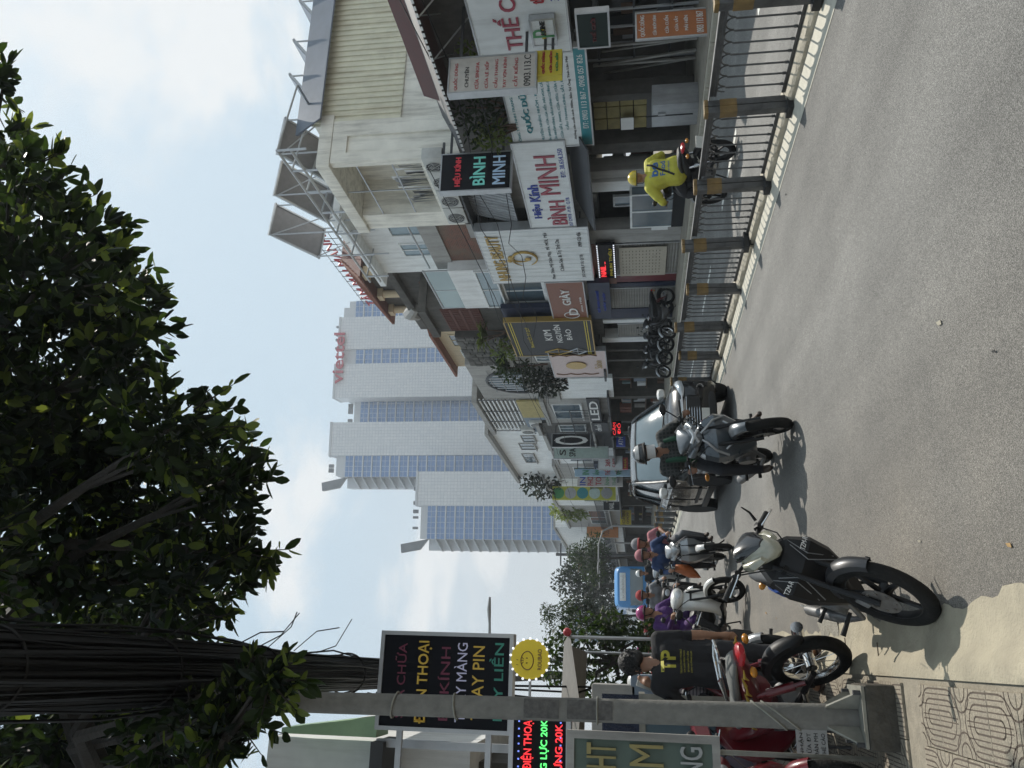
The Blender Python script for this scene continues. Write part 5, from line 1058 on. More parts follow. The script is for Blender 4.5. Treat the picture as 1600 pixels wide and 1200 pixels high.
for y_ in (3.7, 5.1, 6.65, 8.9): MB().torus(bc(y_), (0, 1, .08), .206, .010, 28, 5).build('tie_band', 'cable_rubber', bun)
for k_ in range(7):
    y_ = q.uniform(4.5, 8.5); c = bc(y_); a = c+Vector((.19, 0, q.uniform(-.1, .1))); MB().tube([a, a+Vector((q.uniform(.05, .2), .2, -.12)), a+Vector((q.uniform(.1, .35), .45, q.uniform(-.25, -.05)))], .006, 4).build('loose_cable', 'cable_rubber', bun)
for k_ in range(5):
    y_ = 9.4+k_*.35; MB().tube([bc(y_)+Vector((-.2, 0, -.1)), bc(y_+.8)+Vector((-.35-.04*k_, 0, -.7)), bc(y_+2)+Vector((-.25, 0, -.3-.1*k_))], .012, 5).build('sagging_cable', 'cable_rubber', bun)
for k_, (y0_, y1_) in enumerate(((9.5, 12.5), (10, 13.5), (11, 12.2))): MB().tube([bc(y0_)+Vector((-.1, 0, -.2)), Vector((-.35-.1*k_, (y0_+y1_)/2, 2.1+.3*k_)), Vector((-.55, y1_, 2.6))], .014, 5).build('drop_cable', 'cable_rubber', bun)
# ================================================================== big leafy tree, trunk just outside the left edge
tree = thing('leafy_tree', 'huge dark broad leaved tree whose crown roofs the left of street', 'tree', (-2.7, 6.9, .07))
MB().tube([(-2.7, 6.9, .05), (-2.65, 6.9, 1.5), (-2.6, 6.85, 3.4), (-2.3, 6.8, 4.8)], [.34, .27, .24, .2], 14).build('trunk', 'root_bark', tree)
# limbs and crown: positions follow the canopy that roofs the road
crown = [(30, 60, 7.2, 60), (120, 40, 7., 60)]
lobes = []   # picture x, y, distance Y, radius px
for x_, y_, r_ in ((5, 118, 16), (0, 215, 38), (50, 258, 42), (-40, 330, 80), (70, 335, 70), (150, 360, 55), (60, 450, 120), (170, 440, 75), (230, 500, 55), (100, 560, 120), (190, 560, 55), (40, 680, 140), (170, 660, 110), (270, 660, 75), (330, 690, 60), (360, 740, 50), (90, 800, 140), (230, 770, 120), (330, 800, 85), (380, 850, 35), (170, 900, 120), (290, 900, 80), (370, 890, 32), (60, 950, 120), (220, 980, 70), (280, 965, 50), (60, 1130, 110), (180, 1150, 90), (270, 1130, 75), (340, 1120, 60), (410, 1075, 48), (455, 1060, 30), (380, 1150, 45), (330, 1185, 70), (120, 1200, 120), (400, 1115, 40), (-130, 430, 140), (-120, 640, 160), (-120, 860, 160), (-110, 1060, 150), (-100, 1200, 150)):
    low = y_ > 1040 and x_ > 300
    lobes.append((x_-(30 if low else 8), y_+(4 if low else 12), r_*(.68 if low else .93)))
sprays = []; lm = MB(); lm2 = MB(); lm3 = MB(); branch = MB(); chosen = []
hub = [Vector((-2.3, 6.8, 4.7)), Vector((-1.2, 6.9, 5.9)), Vector((.3, 6.8, 6.9)), Vector((1.6, 6.6, 7.2))]
for a_, b_ in zip(hub[:-1], hub[1:]): branch.tube([a_, (a_+b_)/2+Vector((0, .2, .12)), b_], [.14, .11, .08], 8)
branch.tube([hub[0], Vector((-2., 7.6, 5.2)), Vector((-1.6, 8.6, 5.4))], [.13, .1, .05], 8)
for x_, y_, r_ in lobes:
    D = q.uniform(5.2, 8.4); D = 4.9+q.uniform(-.2, .3) if y_ > 1040 and x_ > 300 else (8.4+q.uniform(0, 1.5) if 930 < y_ < 1140 else D)
    c = EYE+ray(x_, y_)*(D/FPX); R_ = r_*D/FPX
    sprays.append((x_, y_, r_, D, c, R_))
    n = int(32+.045*r_*r_)
    hb = min(hub, key=lambda h: (h-c).length+q.uniform(0, .8)); mid = (hb+c)/2+Vector((q.uniform(-.3, .3), q.uniform(-.3, .3), .5)); branch.tube([hb, mid, c], [.09, .05, .014], 6)
    for k_ in range(3): branch.tube([(mid+c)/2, c+rdir(q)*R_*.7], [.022, .006], 5)
    for k_ in range(n):
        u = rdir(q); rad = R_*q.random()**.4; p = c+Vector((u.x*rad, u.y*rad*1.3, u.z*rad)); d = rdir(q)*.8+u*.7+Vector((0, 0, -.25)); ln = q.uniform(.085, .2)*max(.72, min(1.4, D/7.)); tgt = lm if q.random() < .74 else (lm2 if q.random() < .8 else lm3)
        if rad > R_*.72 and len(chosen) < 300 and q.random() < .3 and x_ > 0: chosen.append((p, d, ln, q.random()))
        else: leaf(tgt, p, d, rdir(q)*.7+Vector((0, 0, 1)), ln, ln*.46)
for x_, y_, r_, D, c, R_ in sprays:
    for k_ in range(int(5+r_/14)):
        u = rdir(q); u.y *= .4; u.normalize(); a = c+u*R_*.75; L_ = R_*.22+q.uniform(.05, .22); b = a+u*L_+Vector((0, 0, -.05)); branch.tube([a, b], [.008, .003], 4)
        for i in range(7):
            p = a.lerp(b, .25+.75*i/6); leaf(lm2 if q.random() < .6 else lm3, p, u*.6+rdir(q)*.9, rdir(q)*.6+Vector((0, 0, 1)), q.uniform(.12, .19)*max(.72, min(1.3, D/7.)), .065)
branch.build('branches', 'root_bark', tree)
for m_, mt_, nm in ((lm, LM, 'dark_leaves'), (lm2, LM2, 'green_leaves'), (lm3, LM3, 'sunlit_tint_leaves')): tag(m_.build(nm, mt_, tree, smooth=False), kind='stuff')  # crown shade is in the dark leaf colour, sunlight in the brightest
pm = MB(); leaf(pm, Vector((0, 0, 0)), Vector((1, 0, 0)), Vector((0, 0, 1)), 1, .46); l0 = None
for p, d, ln, rr in chosen:
    if l0 is None: l0 = pm.build('leaf', LM2, tree, False, smooth=False); o = l0
    else: o = l0.copy(); COL.objects.link(o); o.parent = tree
    o.location = p-wloc(tree); o.rotation_euler = (d.to_track_quat('X', 'Z') @ Matrix.Rotation(rr*2-1, 3, 'X').to_quaternion()).to_euler(); o.scale = (ln, ln, ln)
# ---- other trees
def small_tree(label, base, h, lobs, n, ln, m, seed, name='street_tree', trunk=.12):
    o = thing(name, label, 'tree', base); q = random.Random(seed); base = Vector(base); mb = MB(); tb = MB(); top = base+Vector((0, 0, h*.55)); tb.tube([base, base+Vector((.1, 0, h*.3)), top], [trunk, trunk*.8, trunk*.6], 8)
    for dx_, dy_, dz_, rr in lobs:
        c = base+Vector((dx_, dy_, dz_)); tb.tube([top, (top+c)/2+Vector((0, 0, .15)), c], [trunk*.5, trunk*.3, trunk*.1], 6); clump(mb, c, (rr, rr, rr*.85), n, ln, q)
    tb.build('trunk', 'root_bark', o); tag(mb.build('crown', m, o, smooth=False), kind='stuff'); return o
b0_ = P(1000, 1000, Y=16.); zt_ = P(835, 985, Y=16.).z
small_tree('leafy green street tree rising beyond the round yellow sign', (P(900, 1032, Y=16.).x, 16, .07), zt_, [(.0, 0, zt_-.5, .5), (.35, 0, zt_-1., .55), (-.4, .2, zt_-1.2, .6), (.55, 0, zt_-1.5, .4), (.1, .3, zt_-1.8, .6), (-.5, 0, zt_-2., .5), (.5, 0, zt_-2.2, .4)], 330, .13, LM2, 31)
for i, (x_, y_, Yd, rr, m_, lb) in enumerate(((870, 975, 26., .55, LM2, 'green tree behind the stall canopy tip'), (905, 962, 34., .6, LM, 'dark round tree before the pale far building'), (905, 915, 75., 2.4, LM, 'tall dark tree over the blue bus'), (915, 895, 80., 2.2, LM, 'broad dark tree above the end of right row'), (925, 935, 95., 2.4, LM, 'dull green tree behind the bus roof'), (955, 972, 60., 1.2, LM, 'low dark tree at the far end of left pavement'), (915, 872, 62., 1.4, LM2, 'street tree standing before far right houses'), (950, 962, 110., 2.2, LM, 'hazy far tree closing the street'))):
    c = P(x_, y_, Y=Yd); h = c.z+rr*.6
    small_tree(lb, (c.x, Yd, 0), h, [(0, 0, c.z, rr), (rr*.8, 0, c.z-rr*.5, rr*.7), (-rr*.8, .3, c.z-rr*.4, rr*.75), (.3, 0, c.z+rr*.5, rr*.6), (rr*.2, 0, c.z-rr*.7, rr*.7)], 300, rr*.16, m_, 40+i, trunk=rr*.1)
# ---- street lamps
mat('lamp_metal', (.3, .3, .3), .5, .5, var=.1)
def lamp(label, x, y, Y, reach, hgt=None):
    c = P(x, y, Y=Y); h = c.z; bx = c.x-reach; o = thing('street_lamp', label, 'street lamp', (bx, Y, 0)); s_ = 1 if reach > 0 else -1
    MB().tube([(bx, Y, 0), (bx, Y, h-1), (bx+reach*.15, Y, h-.3), (bx+reach*.5, Y, h-.02), (c.x, Y, h)], [.1, .07, .06, .05, .04], 8).build('column', 'lamp_metal', o); MB().blob([(c.x-.1*s_, Y, h, .06, .04), (c.x+.3*s_, Y, h+.03, .13, .06), (c.x+.7*s_, Y, h+.02, .08, .03)]).build('lantern', 'lamp_metal', o)
lamp('curved street lamp far beyond the repair board, alone against sky', 765, 968, 27., 1.2); lamp('curved street lamp over far trees on the right', 937, 905, 70., -3.); lamp('taller curved lamp among the far right trees', 935, 880, 56., -2.5)
pl2 = thing('power_pole', 'dark far power pole with crossarm on the right', 'pole', P(1010, 868, X=10.5)); c = P(1000, 868, X=10.5); zt_ = P(870, 868, X=10.5).z
MB().tube([(c.x, c.y, 0), (c.x, c.y, zt_)], .16, 8).build('shaft', 'dark_tin', pl2); MB().bb((c.x-1.2, c.y-.06, zt_-.6), (c.x+1.2, c.y+.06, zt_-.45)).bb((c.x-1, c.y-.06, zt_-1.6), (c.x+1, c.y+.06, zt_-1.45)).build('crossarm', 'dark_tin', pl2)
# ================================================================== motorbikes
mat('tyre', (.010, .010, .010), .85, var=.25, scale=20, bump=.4, bscale=60, dirt=.3, dirtcol=(.05, .045, .038), spec=.2); mat('bike_black', (.009, .009, .010), .48, var=.2, scale=8, dirt=.3, dirtcol=(.04, .037, .034), spec=.3); mat('bike_gloss', (.02, .021, .024), .22, var=.1, coat=.5)
mat('engine_alloy', (.2, .2, .2), .5, .6, var=.25, scale=14, dirt=.4); mat('chrome', (.6, .6, .6), .18, 1., var=.08); mat('seat_vinyl', (.035, .035, .036), .5, var=.15, scale=9, bump=.1)
mat('seat_grey', (.17, .175, .17), .45, var=.1, scale=5); mat('bike_silver', (.33, .34, .35), .3, .5, var=.1, coat=.4); mat('bike_slate', (.10, .115, .13), .28, .3, var=.1, coat=.5); mat('bike_white', (.62, .62, .6), .3, var=.05, coat=.5)
mat('bike_red', (.14, .012, .018), .3, var=.1, coat=.5); mat('bike_blue', (.03, .08, .3), .3, var=.1, coat=.5); mat('lens_aged', (.3, .29, .22), .2, var=.2, scale=8, spec=.8, coat=.6); mat('lens_clear', (.5, .52, .54), .12, .2, var=.1, coat=.8); mat('lens_amber', (.5, .2, .02), .2); mat('tail_red', (.3, .012, .018), .25, var=.05, emit=.12)
mat('grip_rubber', (.015, .015, .015), .8, var=.2, bump=.2); mat('trim_grey', (.19, .19, .195), .5, var=.1); mat('mirror_glass', (.5, .55, .6), .05, 1., var=0); mat('plate_white', (.6, .6, .56), .5, var=.08); mat('disc_steel', (.3, .28, .26), .35, .8, var=.25, scale=20)
mat('bike_gun', (.06, .06, .063), .35, .6, var=.2); mat('decal_yellow', (.5, .36, .05), .4, var=.2)
WB, WR = 1.26, .285
def wheel(root, name, c, S, alloy=True, disc=0, tr=.046):
    t = MB().torus(c, (0, 1, 0), WR-tr, tr, 40, 10, .95).tf(S).build(name, 'tyre', root, False)
    m = MB().torus(c, (0, 1, 0), WR-tr*1.75, .014, 36, 6, 2.2); c = Vector(c)
    for i in range(5 if alloy else 12):
        a = 2*PI*i/(5 if alloy else 12); e = Vector((math.cos(a), 0, math.sin(a))); w = .016 if alloy else .003
        m.tube([c+e*.03, c+e*(WR-tr*1.7)], [w*1.2, w], 6 if alloy else 4)
    m.cyl(c+Vector((0, -.05, 0)), c+Vector((0, .05, 0)), .04, 14)
    m.tf(S).build('rim', 'bike_black' if alloy else 'chrome', t, False)
    if disc:
        d = MB().lathe([(.045, 0), (.105, 0), (.105, .004), (.045, .004)], c+Vector((0, disc*.062, 0)), (0, 1, 0), 28)
        for i in range(8): a = 2*PI*i/8; d.cyl(c+Vector((.078*math.cos(a), disc*.058, .078*math.sin(a))), c+Vector((.078*math.cos(a), disc*.07, .078*math.sin(a))), .01, 6)
        d.tf(S).build('brake_disc', 'disc_steel', t, False)
        MB().box(c+Vector((-.075, disc*.07, .065)), (.05, .04, .08)).tf(S).build('caliper', 'engine_alloy', t, False, bevel=.008)
    return t
def fender(c, r, a0, a1, hw, n=14):
    rows = []
    for i in range(n+1):
        a = a0+(a1-a0)*i/n; e = Vector((math.cos(a), 0, math.sin(a))); tp_ = math.sin(PI*min(1, max(.12, i/n))) ** .3; c_ = Vector(c)
        rows.append([c_+e*(r-.05)+Vector((0, -hw*tp_, 0)), c_+e*(r-.012)+Vector((0, -hw*.92*tp_, 0)), c_+e*r+Vector((0, -hw*.5*tp_, 0)), c_+e*(r+.006), c_+e*r+Vector((0, hw*.5*tp_, 0)), c_+e*(r-.012)+Vector((0, hw*.92*tp_, 0)), c_+e*(r-.05)+Vector((0, hw*tp_, 0))])
    return MB().sheet(rows)
def bike(name, label, loc, heading, lean=0, steer=0, kind='sport', body='bike_black', cowl='lens_aged', fend='bike_silver', seat='seat_vinyl', side=None, group=None, alloy=True, rack=False, mirrors=True, detail=True, decals=False, cowl2='bike_gloss', plate=True):
    o = thing(name, label, 'motorbike', loc, group=group); o.rotation_euler = (math.radians(lean), 0, math.radians(heading)); I = Matrix.Identity(4)
    fa = Vector((WB/2, 0, WR)); ra = Vector((-WB/2, 0, WR)); hp = Vector((.40, 0, .86)); ax = (hp-Vector((.585, 0, WR))).normalized()
    S = Matrix.Translation(hp) @ Matrix.Rotation(math.radians(steer), 4, ax) @ Matrix.Translation(-hp); side = side or body
    wheel(o, 'front_wheel', fa, S, alloy, -1); wheel(o, 'rear_wheel', ra, I, alloy, 0, .05)
    f = MB()
    for s in (-1, 1): f.tube([(WB/2, s*.075, WR), (WB/2-.09, s*.075, .52)], .022, 8).tube([(WB/2-.09, s*.075, .5), (.42, s*.07, .84)], .017, 8)
    f.bb((.39, -.09, .76), (.46, .09, .79)).tf(S).build('fork', 'bike_black', o, False)
    fender(fa, WR+.024, math.radians(38), math.radians(158), .055).tf(S).build('front_fender', fend, o, False, smooth=50)
    # handlebar, grips, levers, mirrors
    hb = MB().tube([(.27, -.34, .99), (.33, -.2, 1.0), (.37, 0, .96), (.33, .2, 1.0), (.27, .34, .99)], .012, 8).tf(S).build('handlebar', 'chrome' if kind != 'sport' else 'bike_black', o, False)
    for s in (-1, 1):
        MB().tube([(.30, s*.25, .995), (.262, s*.37, .988)], .018, 10).tf(S).build('grip', 'grip_rubber', hb, False)
        MB().tube([(.345, s*.19, .99), (.375, s*.25, .985), (.335, s*.37, .975)], [.009, .006, .006], 6).tf(S).build('brake_lever', 'chrome', hb, False)
        MB().blob([(.29, s*.2, .995, .02, .02), (.33, s*.2, 1.0, .035, .03), (.36, s*.2, .995, .02, .02)], 8).tf(S).build('switch_box', 'bike_black', hb, False)
        if mirrors:
            MB().tube([(.32, s*.2, 1.01), (.3, s*.27, 1.1), (.27, s*.30, 1.14)], .006, 6).tf(S).build('mirror_stalk', 'bike_black', hb, False)
            MB().ell((.26, s*.315, 1.165), (.018, .055, .035), 12, 8).tf(S).build('mirror', 'bike_black', hb, False)
    f = MB()
    for s in (-1, 1): f.tube([(.34, s*.2, .985), (.44, s*.16, .9), (.46, s*.08, .8), (.5, s*.085, .6)], .005, 5).tube([(.33, s*.17, .98), (.4, s*.1, .88), (.36, s*.05, .8)], .005, 5)
    tag(f.tf(S).build('control_cables', 'grip_rubber', o, False), kind='stuff')
    # headlight cowl
    if kind == 'sport':
        cw = MB().blob([(.28, 0, .975, .1, .045, 2.2), (.36, 0, .965, .12, .07, 2.2), (.44, 0, .935, .11, .08, 2.), (.505, 0, .90, .07, .065, 2.), (.54, 0, .875, .02, .03, 2.)], 18).tf(S).build('headlight', cowl, o, False, smooth=50)
        MB().blob([(.27, 0, 1.02, .09, .025), (.35, 0, 1.03, .115, .045), (.44, 0, 1.0, .09, .045), (.505, 0, .955, .03, .02)], 14).tf(S).build('visor', cowl2, cw, False)
        for s in (-1, 1): MB().blob([(.34, s*.12, .955, .03, .04), (.42, s*.125, .94, .035, .03), (.49, s*.085, .91, .02, .02)], 10).tf(S).build('indicator', cowl, cw, False)
    else:
        cw = MB().blob([(.26, 0, .99, .15, .05, 2.4), (.34, 0, .985, .19, .08, 2.4), (.42, 0, .965, .15, .085, 2.2), (.47, 0, .95, .08, .06, 2.)], 18).tf(S).build('handlebar_cowl', side if kind != 'scooter' else body, o, False, smooth=50)
        MB().blob([(.41, 0, .955, .09, .06, 2.2), (.465, 0, .95, .085, .055, 2.2), (.485, 0, .945, .05, .03, 2.)], 16).tf(S).build('headlight', 'lens_clear', cw, False)
    # fairing
    lv = {'sport': [(.90, .08, .36, .2), (.82, .17, .47, .18), (.70, .215, .50, .16), (.58, .20, .46, .14), (.46, .15, .38, .12), (.35, .10, .28, .1), (.28, .05, .2, .08)],
          'wave': [(.88, .07, .36, .16), (.78, .14, .43, .10), (.64, .20, .42, .06), (.50, .21, .36, .05), (.38, .17, .28, .05), (.30, .1, .2, .05)],
          'scooter': [(.93, .13, .40, .2), (.84, .19, .45, .12), (.70, .205, .46, .1), (.55, .19, .45, .1), (.42, .17, .42, .1), (.33, .15, .36, .12), (.27, .14, .28, .14)]}[kind]
    rings = []
    for z, hw, xf, dp in lv:
        k = .55 if kind == 'sport' else .75
        rings.append([(xf-dp-.02, -hw*.9, z), (xf-dp*.7, -hw, z), (xf-dp*.25, -hw*.86, z+.0), (xf-.015, -hw*k*.6, z), (xf, 0, z), (xf-.015, hw*k*.6, z), (xf-dp*.25, hw*.86, z), (xf-dp*.7, hw, z), (xf-dp-.02, hw*.9, z), (xf-dp*.85, 0, z)])
    fr = MB().loft(rings).build('fairing', body, o, False, smooth=28 if kind == 'sport' else 55)
    if kind == 'sport' and detail:
        f = MB()
        for s in (-1, 1):
            for a, b, c_ in (((.445, .115, .80), (.512, .06, .69), (.43, .135, .52)), ((.42, .14, .82), (.488, .1, .70), (.40, .15, .545)), ((.40, .16, .80), (.42, .19, .70), (.395, .175, .585))):
                f.tube([(p[0]+.004, s*p[1], p[2]) for p in (a, b, c_)], .0035, 5)
        f.build('trim_line', 'trim_grey', fr, False)
        for s in (-1, 1):
            f = MB(); R_ = Vector((-.42 if s > 0 else .42, .9, 0))
            text_mb('TZM-R', Vector((.478, s*.152, .735)), R_, Vector((0, 0, 1)), .1, .028, .002, .02, f).build('lettering', 'white_print', fr, False, smooth=False)
    # spine, seat, tail
    MB().blob([(.36, 0, .74, .05, .07), (.2, 0, .56, .075, .1), (.05, 0, .5, .1, .1), (-.12, 0, .56, .115, .13), (-.3, 0, .62, .12, .1)], 14).build('frame_cover', body if kind != 'scooter' else 'bike_black', o, False, smooth=50)
    MB().blob([(.14, 0, .70, .04, .02), (.06, 0, .745, .1, .035), (-.12, 0, .755, .135, .04), (-.3, 0, .765, .135, .04), (-.42, 0, .80, .14, .04), (-.6, 0, .82, .12, .035), (-.74, 0, .815, .06, .02)], 16).build('seat', seat, o, False, smooth=50)
    tl = MB().blob([(.1, 0, .64, .06, .06), (-.1, 0, .655, .12, .085), (-.35, 0, .69, .15, .08), (-.6, 0, .745, .125, .055), (-.78, 0, .79, .07, .03)], 16).build('tail_cover', side, o, False, smooth=45)
    if decals:
        for s in (-1, 1):
            f = MB()
            for i in range(9):
                t = i/8; x0 = .02-.68*t; z0 = .655+.11*t; yv = .125+.03*math.sin(PI*t); f.tube([(x0, s*(yv+.006), z0-.03+.03*(i % 2)), (x0-.05, s*(yv+.016), z0+.005), (x0-.13, s*(yv+.006), z0+.015+.02*(i % 2))], [.004, .012, .003], 5)
            f.build('flame_decal', 'decal_yellow', tl, False)
    MB().blob([(-.76, 0, .78, .085, .03), (-.81, 0, .775, .075, .032), (-.84, 0, .77, .04, .018)], 12).build('tail_lamp', 'tail_red', tl, False)
    for s in (-1, 1): MB().ell((-.76, s*.13, .71), (.03, .04, .025), 10, 6).build('rear_indicator', 'lens_amber', tl, False)
    rf = fender(ra, WR+.045, math.radians(60), math.radians(165), .055); rf.build('rear_fender', 'bike_black', o, False, smooth=50)
    if plate: MB().box((-.905, 0, .53), (.006, .19, .14), R=Matrix.Rotation(-.3, 3, 'Y')).build('number_plate', 'plate_white', o, False)
    if rack:
        MB().tube([(-.2, .17, .80), (-.45, .185, .87), (-.74, .14, .93), (-.80, 0, .93), (-.74, -.14, .93), (-.45, -.185, .87), (-.2, -.17, .80)], .011, 8).tube([(-.74, .14, .93), (-.62, .1, .93), (-.62, -.1, .93), (-.74, -.14, .93)], .009, 6).tube([(-.45, .185, .87), (-.55, .06, .92), (-.8, .06, .93)], .009, 6).tube([(-.45, -.185, .87), (-.55, -.06, .92), (-.8, -.06, .93)], .009, 6).tube([(-.45, .185, .87), (-.45, .15, .7)], .009, 6).tube([(-.45, -.185, .87), (-.45, -.15, .7)], .009, 6).build('grab_rail', 'chrome', o, False)
    # engine, swingarm, exhaust, pegs, stand
    if kind == 'scooter':
        MB().blob([(.36, 0, .33, .13, .03), (.2, 0, .29, .17, .035), (-.05, 0, .29, .17, .04), (-.15, 0, .34, .16, .06)], 14).build('footboard', 'bike_black', o, False)
        MB().blob([(-.1, 0, .45, .13, .2), (-.25, 0, .52, .18, .2), (-.5, 0, .55, .19, .17), (-.75, 0, .63, .12, .1), (-.84, 0, .68, .05, .05)], 16).build('rear_body', body, o, False, smooth=55)
        MB().blob([(-.3, .11, .3, .05, .09), (-.5, .12, .3, .05, .09), (-.7, .12, .29, .04, .07)], 12).build('engine', 'engine_alloy', o, False)
    else:
        e = MB().blob([(.2, 0, .42, .06, .06), (.1, 0, .4, .1, .09), (-.02, 0, .37, .125, .12), (-.16, 0, .36, .12, .12), (-.24, 0, .37, .08, .08)], 14, p=3.5).build('engine', 'engine_alloy', o, False, smooth=45)
        MB().cyl((-.06, -.15, .36), (-.06, .15, .36), .085, 18).build('crankcase_cover', 'engine_alloy', e, False)
        MB().tube([(-.22, .09, .36), (-.63, .09, .285)], .022, 8).tube([(-.22, -.09, .36), (-.63, -.09, .285)], .022, 8).build('swing_arm', 'bike_black', o, False)
    for s in (-1, 1): MB().tube([(-.56, s*.115, .34), (-.42, s*.115, .66)], .017, 8).tube([(-.53, s*.115, .41), (-.45, s*.115, .59)], .031, 10).build('shock_absorber', 'chrome' if alloy else 'bike_red', o, False)
    MB().tube([(.12, -.07, .34), (.02, -.13, .2), (-.2, -.15, .2), (-.36, -.16, .25), (-.8, -.17, .35)], [.018, .018, .02, .045, .045], 10).build('exhaust', 'engine_alloy' if alloy else 'chrome', o, False)
    for s in (-1, 1):
        MB().tube([(-.08, s*.12, .255), (-.08, s*.29, .255)], [.012, .018], 8).build('foot_peg', 'grip_rubber', o, False); MB().tube([(-.4, s*.1, .33), (-.42, s*.25, .34)], [.01, .016], 8).build('rear_peg', 'grip_rubber', o, False)
    MB().tube([(-.15, .1, .25), (-.19, .22, .035)], [.012, .012], 6).tube([(-.19, .22, .04), (-.25, .24, .03)], .012, 6).build('side_stand', 'bike_black', o, False)
    return o
HD = math.degrees
front_bike = bike('parked_motorbike', 'dusty black sport motorbike parked leaning in the foreground gutter', (.31, 5.33, .0), -95, -21, 24, fend='bike_gun', mirrors=False)
f = MB().tube([(.32, .2, 1.01), (.33, .235, 1.06), (.36, .245, 1.12)], [.012, .008, .005], 6); f.build('broken_mirror_stalk', 'bike_black', front_bike, False)
front_bike.scale = (.97, .87, .97)
MB().blob([(-.2, .12, .6, .02, .06), (-.35, .155, .62, .02, .07), (-.5, .14, .66, .02, .05)], 8).mir().build('blue_side_panel', 'bike_blue', front_bike, False)
text_mb('YAMAHA', Vector((.30, -.215, .60)), Vector((1, -.1, .3)), Vector((-.2, 0, 1)), .12, .025, .002, .02).build('side_lettering', 'white_print', front_bike, False, smooth=False)
rider_bike = bike('ridden_motorbike', 'slate grey motorbike ridden towards camera in front of black car', (2.24, 8.76, 0), -90, 5, -5, body='bike_slate', cowl='bike_slate', cowl2='bike_slate', fend='bike_slate', side='bike_slate', detail=False)
f = MB()
for s in (-1, 1): f.tube([(.50, s*.02, .86), (.52, s*.06, .80), (.505, s*.13, .72), (.46, s*.17, .60)], .012, 6).tube([(.475, s*.12, .62), (.50, s*.06, .53), (.47, 0, .47)], .010, 6)
f.build('silver_trim', 'bike_silver', rider_bike, False); rider_bike.scale = (1.04, 1.22, 1.04)
f = MB().tube([(.535, -.06, .95), (.555, -.015, .925), (.555, .015, .925), (.535, .06, .95)], .016, 8).tube([(.53, -.05, .88), (.555, -.012, .91), (.555, .012, .91), (.53, .05, .88)], .014, 8).build('headlamp_bezel', 'lens_clear', rider_bike, False)
red_bike = bike('red_motorbike', 'red motorbike with yellow flame decals and chrome grab rail beside pole', (-.29, 6.8, .085), 122, -6, 20, plate=False, kind='wave', body='bike_red', side='bike_red', seat='seat_grey', fend='bike_red', alloy=False, rack=True, decals=True)
red2 = bike('red_motorbike', 'red and blue motorbike facing camera behind the man in black', (-.32, 8.9, .085), -76, -8, 10, kind='wave', body='bike_red', side='bike_red', fend='bike_blue', alloy=False)
red3 = bike('red_motorbike', 'red motorbike half hidden below green banner at bottom edge', (-1.05, 6.3, .085), -60, -8, 0, kind='wave', body='bike_red', side='bike_red', fend='bike_red', alloy=False)
grey_bike = bike('grey_motorbike', 'dark silver motorbike standing at kerb before the man in black', (.0, 8.35, .07), -88, -7, 25, kind='wave', plate=False, body='bike_gun', side='bike_black', alloy=False)
white_scooter = bike('white_scooter', 'white scooter ridden by the person in purple jacket', (.55, 12.95, 0), -48, -6, -10, kind='scooter', body='bike_white', side='bike_white', fend='bike_white')
honda = bike('silver_motorbike', 'silver and white motorbike carrying riders left of the black car', (1.77, 14.45, 0), -90, 3, 0, kind='sport', body='bike_silver', cowl='bike_silver', cowl2='bike_silver', fend='bike_white', side='bike_silver', detail=False)
yellow_bike = bike('delivery_motorbike', 'black motorbike of yellow delivery rider beyond the fence', (7.15, 11.3, 0), 88, 0, 0, kind='wave', body='bike_black', side='bike_black', rack=False)
vb = bike('grey_scooter', 'pale grey scooter with rider just before the blue bus', (2.55, 26.5, 0), -88, 0, 0, kind='scooter', body='bike_silver', side='bike_silver', fend='bike_silver')
for i, (x_, y_, h_, lb, src) in enumerate(((10.75, 25.2, 175, 'dark motorbike parked nearest under the jeweller board', grey_bike), (10.8, 26.3, 168, 'dark motorbike parked second in row under jeweller board', yellow_bike), (10.75, 27.6, 178, 'dark motorbike parked third in row by the pink board', yellow_bike), (10.8, 29.2, 171, 'silver motorbike parked last in row by the pink board', grey_bike))):
    c = copy_tree(src); c.name = 'parked_motorbike'; c.location = (x_, y_, .14); c.rotation_euler = (math.radians(-8), 0, math.radians(h_)); tag(c, lb, 'motorbike', 'motorbikes parked on right pavement')
